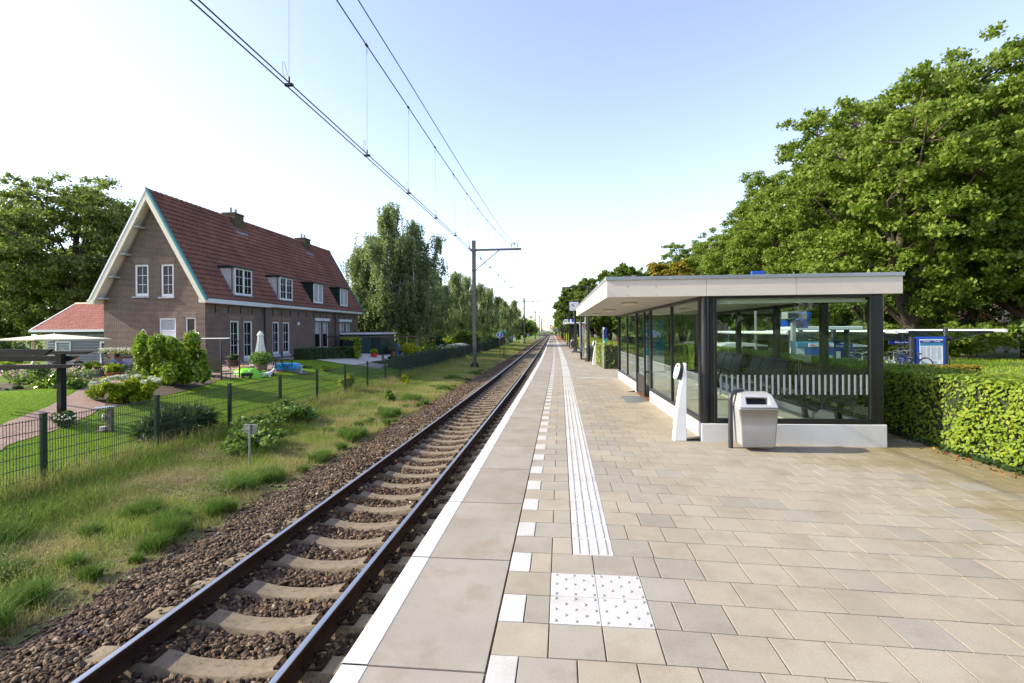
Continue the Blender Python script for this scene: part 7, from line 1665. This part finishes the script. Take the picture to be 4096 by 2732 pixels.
t = thing('canopy', 'small white flat canopy on dark posts over the ticket machine', 'canopy', (9.1, 18.9, -.35)); MB().bx(8.05, 10.2, 17.9, 19.3, 1.64, 1.76).build('roof', M['white'], t, bevel=.02)
for q in (8.17, 10.05): MB().cyl((q, 18.6, -.35), (q, 18.6, 1.64), .085, n=14).build('post', M['anthracite'], t, smooth=True)
t = thing('travel_display', 'grey pole with a slatted box and a tilted blue travel display', 'display', (7.0, 15.8, -.35)); MB().bx(6.95, 7.07, 15.75, 15.87, -.35, 1.98).build('pole', M['lightgrey'], t, bevel=.01); MB().bx(6.75, 7.15, 15.6, 16.0, 1.98, 2.2).build('slatted_box', M['lightgrey'], t, bevel=.01)
mb = MB()
for i in range(12): mb.bx(6.79+.026*i, 6.80+.026*i, 15.59, 15.599, 2.02, 2.16)
mb.build('slats', M['anthracite'], t); MB().add([(7.25, 15.7, 1.72), (7.38, 15.7, 1.7), (7.5, 15.7, 2.18), (7.36, 15.7, 2.2), (7.25, 16.5, 1.72), (7.38, 16.5, 1.7), (7.5, 16.5, 2.18), (7.36, 16.5, 2.2)], [(0, 1, 2, 3), (7, 6, 5, 4), (0, 4, 5, 1), (1, 5, 6, 2), (2, 6, 7, 3), (3, 7, 4, 0)]).build('display', M['blue'], t); MB().bx(6.9, 7.24, 15.9, 16.4, 1.76, 1.96).build('display_back', M['blue'], t); MB().prism([(7.15, 2.18), (7.34, 2.14), (7.3, 1.95), (7.15, 2.02)], 15.62, 15.66).build('bracket', M['lightgrey'], t)
for (x, y, l, txt_) in ((14.1, 29.0, 'white bicycle locker block with curved roof and a blue rental sign', 1), (9.4, 30.5, 'low white bicycle locker block far behind the shelter benches', 0)):
    t = thing('bicycle_lockers', l, 'bicycle lockers', (x, y, -.45), 'white bicycle lockers')
    MB().prism([(x, -.45), (x+2.7, -.45), (x+2.7, .72), (x+2.0, .84), (x+1, .88), (x+.3, .82), (x, .7)], y, y+2).build('body', M['white'], t, bevel=.02)
    mb = MB(); [mb.bx(x+.05+.66*i, x+.06+.66*i, y-.006, y, -.4, .7) for i in range(1, 4)]; mb.build('door_gaps', M['ink'], t)
    MB().bx(x+1.25, x+2.7, y-.05, y-.008, -.4, .66).build('dark_doors', K, t)
    if txt_: MB().bx(x+1.3, x+1.95, y-.08, y-.052, -.1, .6).build('rental_sign', M['navy'], t); text('lettering', 'Huur een', .12, M['white'], t, MT(x+1.62, y-.09, .36), bold=True); text('lettering', 'fietskluis', .12, M['white'], t, MT(x+1.62, y-.09, .2), bold=True)
# bicycles
def bike(name='bicycle', label='', frame='navy'):
    t = thing(name, label, 'bicycle', (0, 0, 0), 'parked bicycles'); F = M[frame]; z = .34
    for q, nm in ((-.52, 'rear_wheel'), (.55, 'front_wheel')):
        w = MB().ring((q, 0, z), .325, .017, 'y', 26, 6).build(nm, M['rubber'], t, smooth=True)
        mb = MB()
        for i in range(10): a = math.pi*i/10; mb.bar((q-.31*math.cos(a), 0, z-.31*math.sin(a)), (q+.31*math.cos(a), 0, z+.31*math.sin(a)), .004)
        mb.cyl((q, -.04, z), (q, .04, z), .025); mb.ring((q, 0, z), .305, .008, 'y', 26, 4); mb.build('rim', M['steel'], w)
    mb = MB(); bb = (-.02, 0, .3); st = (-.17, 0, .78); hd = (.38, 0, .82); hd2 = (.42, 0, .68)
    for a, b in ((bb, st), (bb, hd2), ((-.1, 0, .55), hd2), (hd, hd2), (hd2, (.55, 0, z)), ((-.52, 0, z), bb), ((-.52, 0, z), (-.14, 0, .7))): mb.tube([a, b], .017, 8)
    mb.build('frame', F, t, smooth=True)
    MB().tube([(.3, -.28, 1.0), (.36, -.2, 1.04), (.37, 0, 1.0), (.36, .2, 1.04), (.3, .28, 1.0)], .013, 8).tube([hd, (.37, 0, 1.0)], .014, 8).build('handlebar', M['steel'], t, smooth=True)
    MB().ball((-.2, 0, .86), (.14, .08, .045)).build('saddle', K, t, smooth=True); MB().tube([st, (-.19, 0, .84)], .014, 8).build('seat_post', M['steel'], t)
    MB().bx(-.75, -.35, -.07, .07, .71, .725).build('carrier', M['steel'], t); mb = MB(); mb.ring((0, 0, .3), .09, .01, 'y', 18, 5); mb.bx(-.02, .02, -.12, -.04, .13, .16); mb.bx(-.02, .02, .04, .12, .44, .47); mb.build('crank', M['steel'], t)
    for q in (-.52, .55): 
        pts = [(q+.36*math.cos(a), 0, z+.36*math.sin(a)) for a in [rad(20+14*i) for i in range(11)]]; MB().tube(pts, .012, 5).build('mudguard', F, t)
    return t
bk = bike(label='dark bicycle parked at the front of the racks, left of the timetable board'); bk.location = (16.0, 25.2, -.45); bk.rotation_euler = (0, 0, rad(60))
bk2 = bike(label='white and blue bicycle leaning beside the dark one', frame='white'); bk2.location = (15.35, 24.9, -.45); bk2.rotation_euler = (0, rad(6), rad(40))
for i, (x, y, rz, l, src) in enumerate(((16.6, 25.8, 75, 'third bicycle in the rack, just left of the timetable post', bk), (17.3, 26.2, 110, 'bicycle right behind the timetable post', bk), (14.2, 24.8, 30, 'light bicycle seen through the right end of the shelter window', bk2), (13.2, 23.4, 50, 'bicycle in front of the locker sign, seen through the shelter', bk2), (18.8, 29.5, 80, 'bicycle behind the timetable board', bk), (20.6, 29.5, 95, 'bicycle right of the timetable board', bk), (15.2, 27.0, 85, 'bicycle deeper in the rack behind the front ones', bk))): copy_tree(src, (x, y, -.45), rad(rz), l)
# houses behind the oaks
M['farbrick'] = brickmat('cream_wall', (.5, .42, .32), (.56, .48, .38), (.5, .45, .38), .22, .07, .01); M['farroof'] = plain('plum_roof_tiles', (.2, .06, .05), .8, 0, .25, 3, .5, 8)
for (x0, x1, y, ze, zr, l) in ((42, 52, 66, 2.6, 6.2, 'cream house with dark red roof behind the oak trunks'), (53.5, 64, 64, 3.6, 8.6, 'cream house with red roof at the far right behind the oaks'), (34, 41, 74, 2.5, 5.6, 'small red roofed house deeper between the oak trunks')):
    t = thing('neighbour_house', l, 'house', ((x0+x1)/2, y, -.5), 'houses behind the oaks'); xm = (x0+x1)/2
    MB().bx(x0, x1, y, y+9, -.5, ze).build('wall', M['farbrick'], t); MB().prism([(y-.5, ze-.1), (y+4.5, zr), (y+9.5, ze-.1), (y+9.5, ze-.3), (y+4.5, zr-.2), (y-.5, ze-.3)], x0-.4, x1+.4, 'x').build('roof', M['farroof'], t)
    MB().prism([(y+.3, ze), (y+4.5, zr-.3), (y+8.7, ze)], x0, x1, 'x').build('gable', M['farbrick'], t)
    for q in (.2, .6): w = MB().bx(x0+(x1-x0)*q, x0+(x1-x0)*q+1.4, y-.03, y+.02, .3, 1.8).build('window', M['white'], t); MB().bx(x0+(x1-x0)*q+.1, x0+(x1-x0)*q+1.3, y-.04, y-.031, .4, 1.7).build('pane', M['darkglass'], w)
    MB().bx(xm-.4, xm+.4, y+4, y+4.8, zr-.4, zr+.8).build('chimney', M['farbrick'], t)
# ------------------------------------------------------------ far railway things
t = thing('railway_signal', 'black railway signal showing red beyond the platform end', 'signal', (-1.0+Cv(212), 212, -1.1)); x = -1.15+Cv(212)
MB().cyl((x, 212, -1.1), (x, 212, 3.0), .09).build('pole', M['anthracite'], t); MB().bx(x-.28, x+.28, 211.9, 212.1, 2.6, 4.2).build('signal_head', K, t, bevel=.05)
m, nt, bs, N, Lk = nodes('red_signal_light'); bs.inputs['Base Color'].default_value = (.8, .02, .01, 1); bs.inputs['Emission Color'].default_value = (1, .04, .02, 1); bs.inputs['Emission Strength'].default_value = 6
MB().cyl((x, 211.8, 3.3), (x, 211.88, 3.3), .2, n=16).build('red_light', m, t)
MB().bx(x-.12, x+.12, 211.85, 211.95, .8, 1.6).build('white_plate', M['white'], t)
x = Cv(860)-2.93; t = thing('train', 'tiny white train front far down the line', 'train', (x, 860, -.9)); MB().bx(x-1.4, x+1.4, 860, 900, -.3, 3.4).build('body', M['white'], t, bevel=.3); MB().bx(x-1, x+1, 859.9, 859.97, 1.3, 2.5).build('windscreen', M['ink'], t); MB().bx(x-1.2, x+1.2, 859.8, 899, -.9, -.32).build('undercarriage', K, t)
for (s_, l) in ((-6.2, 'red and white crossing light post left of the distant track'), (1.0, 'red and white crossing post right of the distant track')):
    x = s_+Cv(292); t = thing('crossing_post', l, 'crossing light', (x, 292, -1.1), 'level crossing posts'); MB().cyl((x, 292, -1.1), (x, 292, 2.4), .09).build('post', M['white'], t); MB().bx(x-.6, x+.6, 291.9, 292, 1.5, 2.1).build('lamp_board', K, t); MB().bx(x-.35, x+.35, 291.8, 291.9, 2.4, 2.9).build('warning_plate', M['red'], t)
x = Cv(292); o = MB().bx(x-14, x+10, 290, 296, -1.2, -1.0).build('crossing_road', M['joint']); o['kind'] = 'structure'

t = thing('station_sign', 'blue station sign whose top just shows over the shelter roof', 'sign', (11.3, 30, -.4)); MB().bx(11.2, 11.3, 30, 30.1, -.4, 4.4).build('pole', M['lightgrey'], t); MB().bx(11.0, 11.75, 29.9, 30.1, 3.6, 5.05).build('panel', M['blue'], t, bevel=.03)

for i, (x, y) in enumerate(((-14, -34), (-4, -38), (6, -33), (15, -36), (26, -30), (13, -18), (-24, -30))): place(o1, x, y, -.6, .6+.05*(i % 3), i*1.3, ('first', 'second', 'third', 'fourth', 'fifth', 'sixth', 'seventh')[i]+' unseen oak added behind the photographer for the reflections in the shelter glass')  # unseen trees added so the shelter glass mirrors foliage instead of bright sky
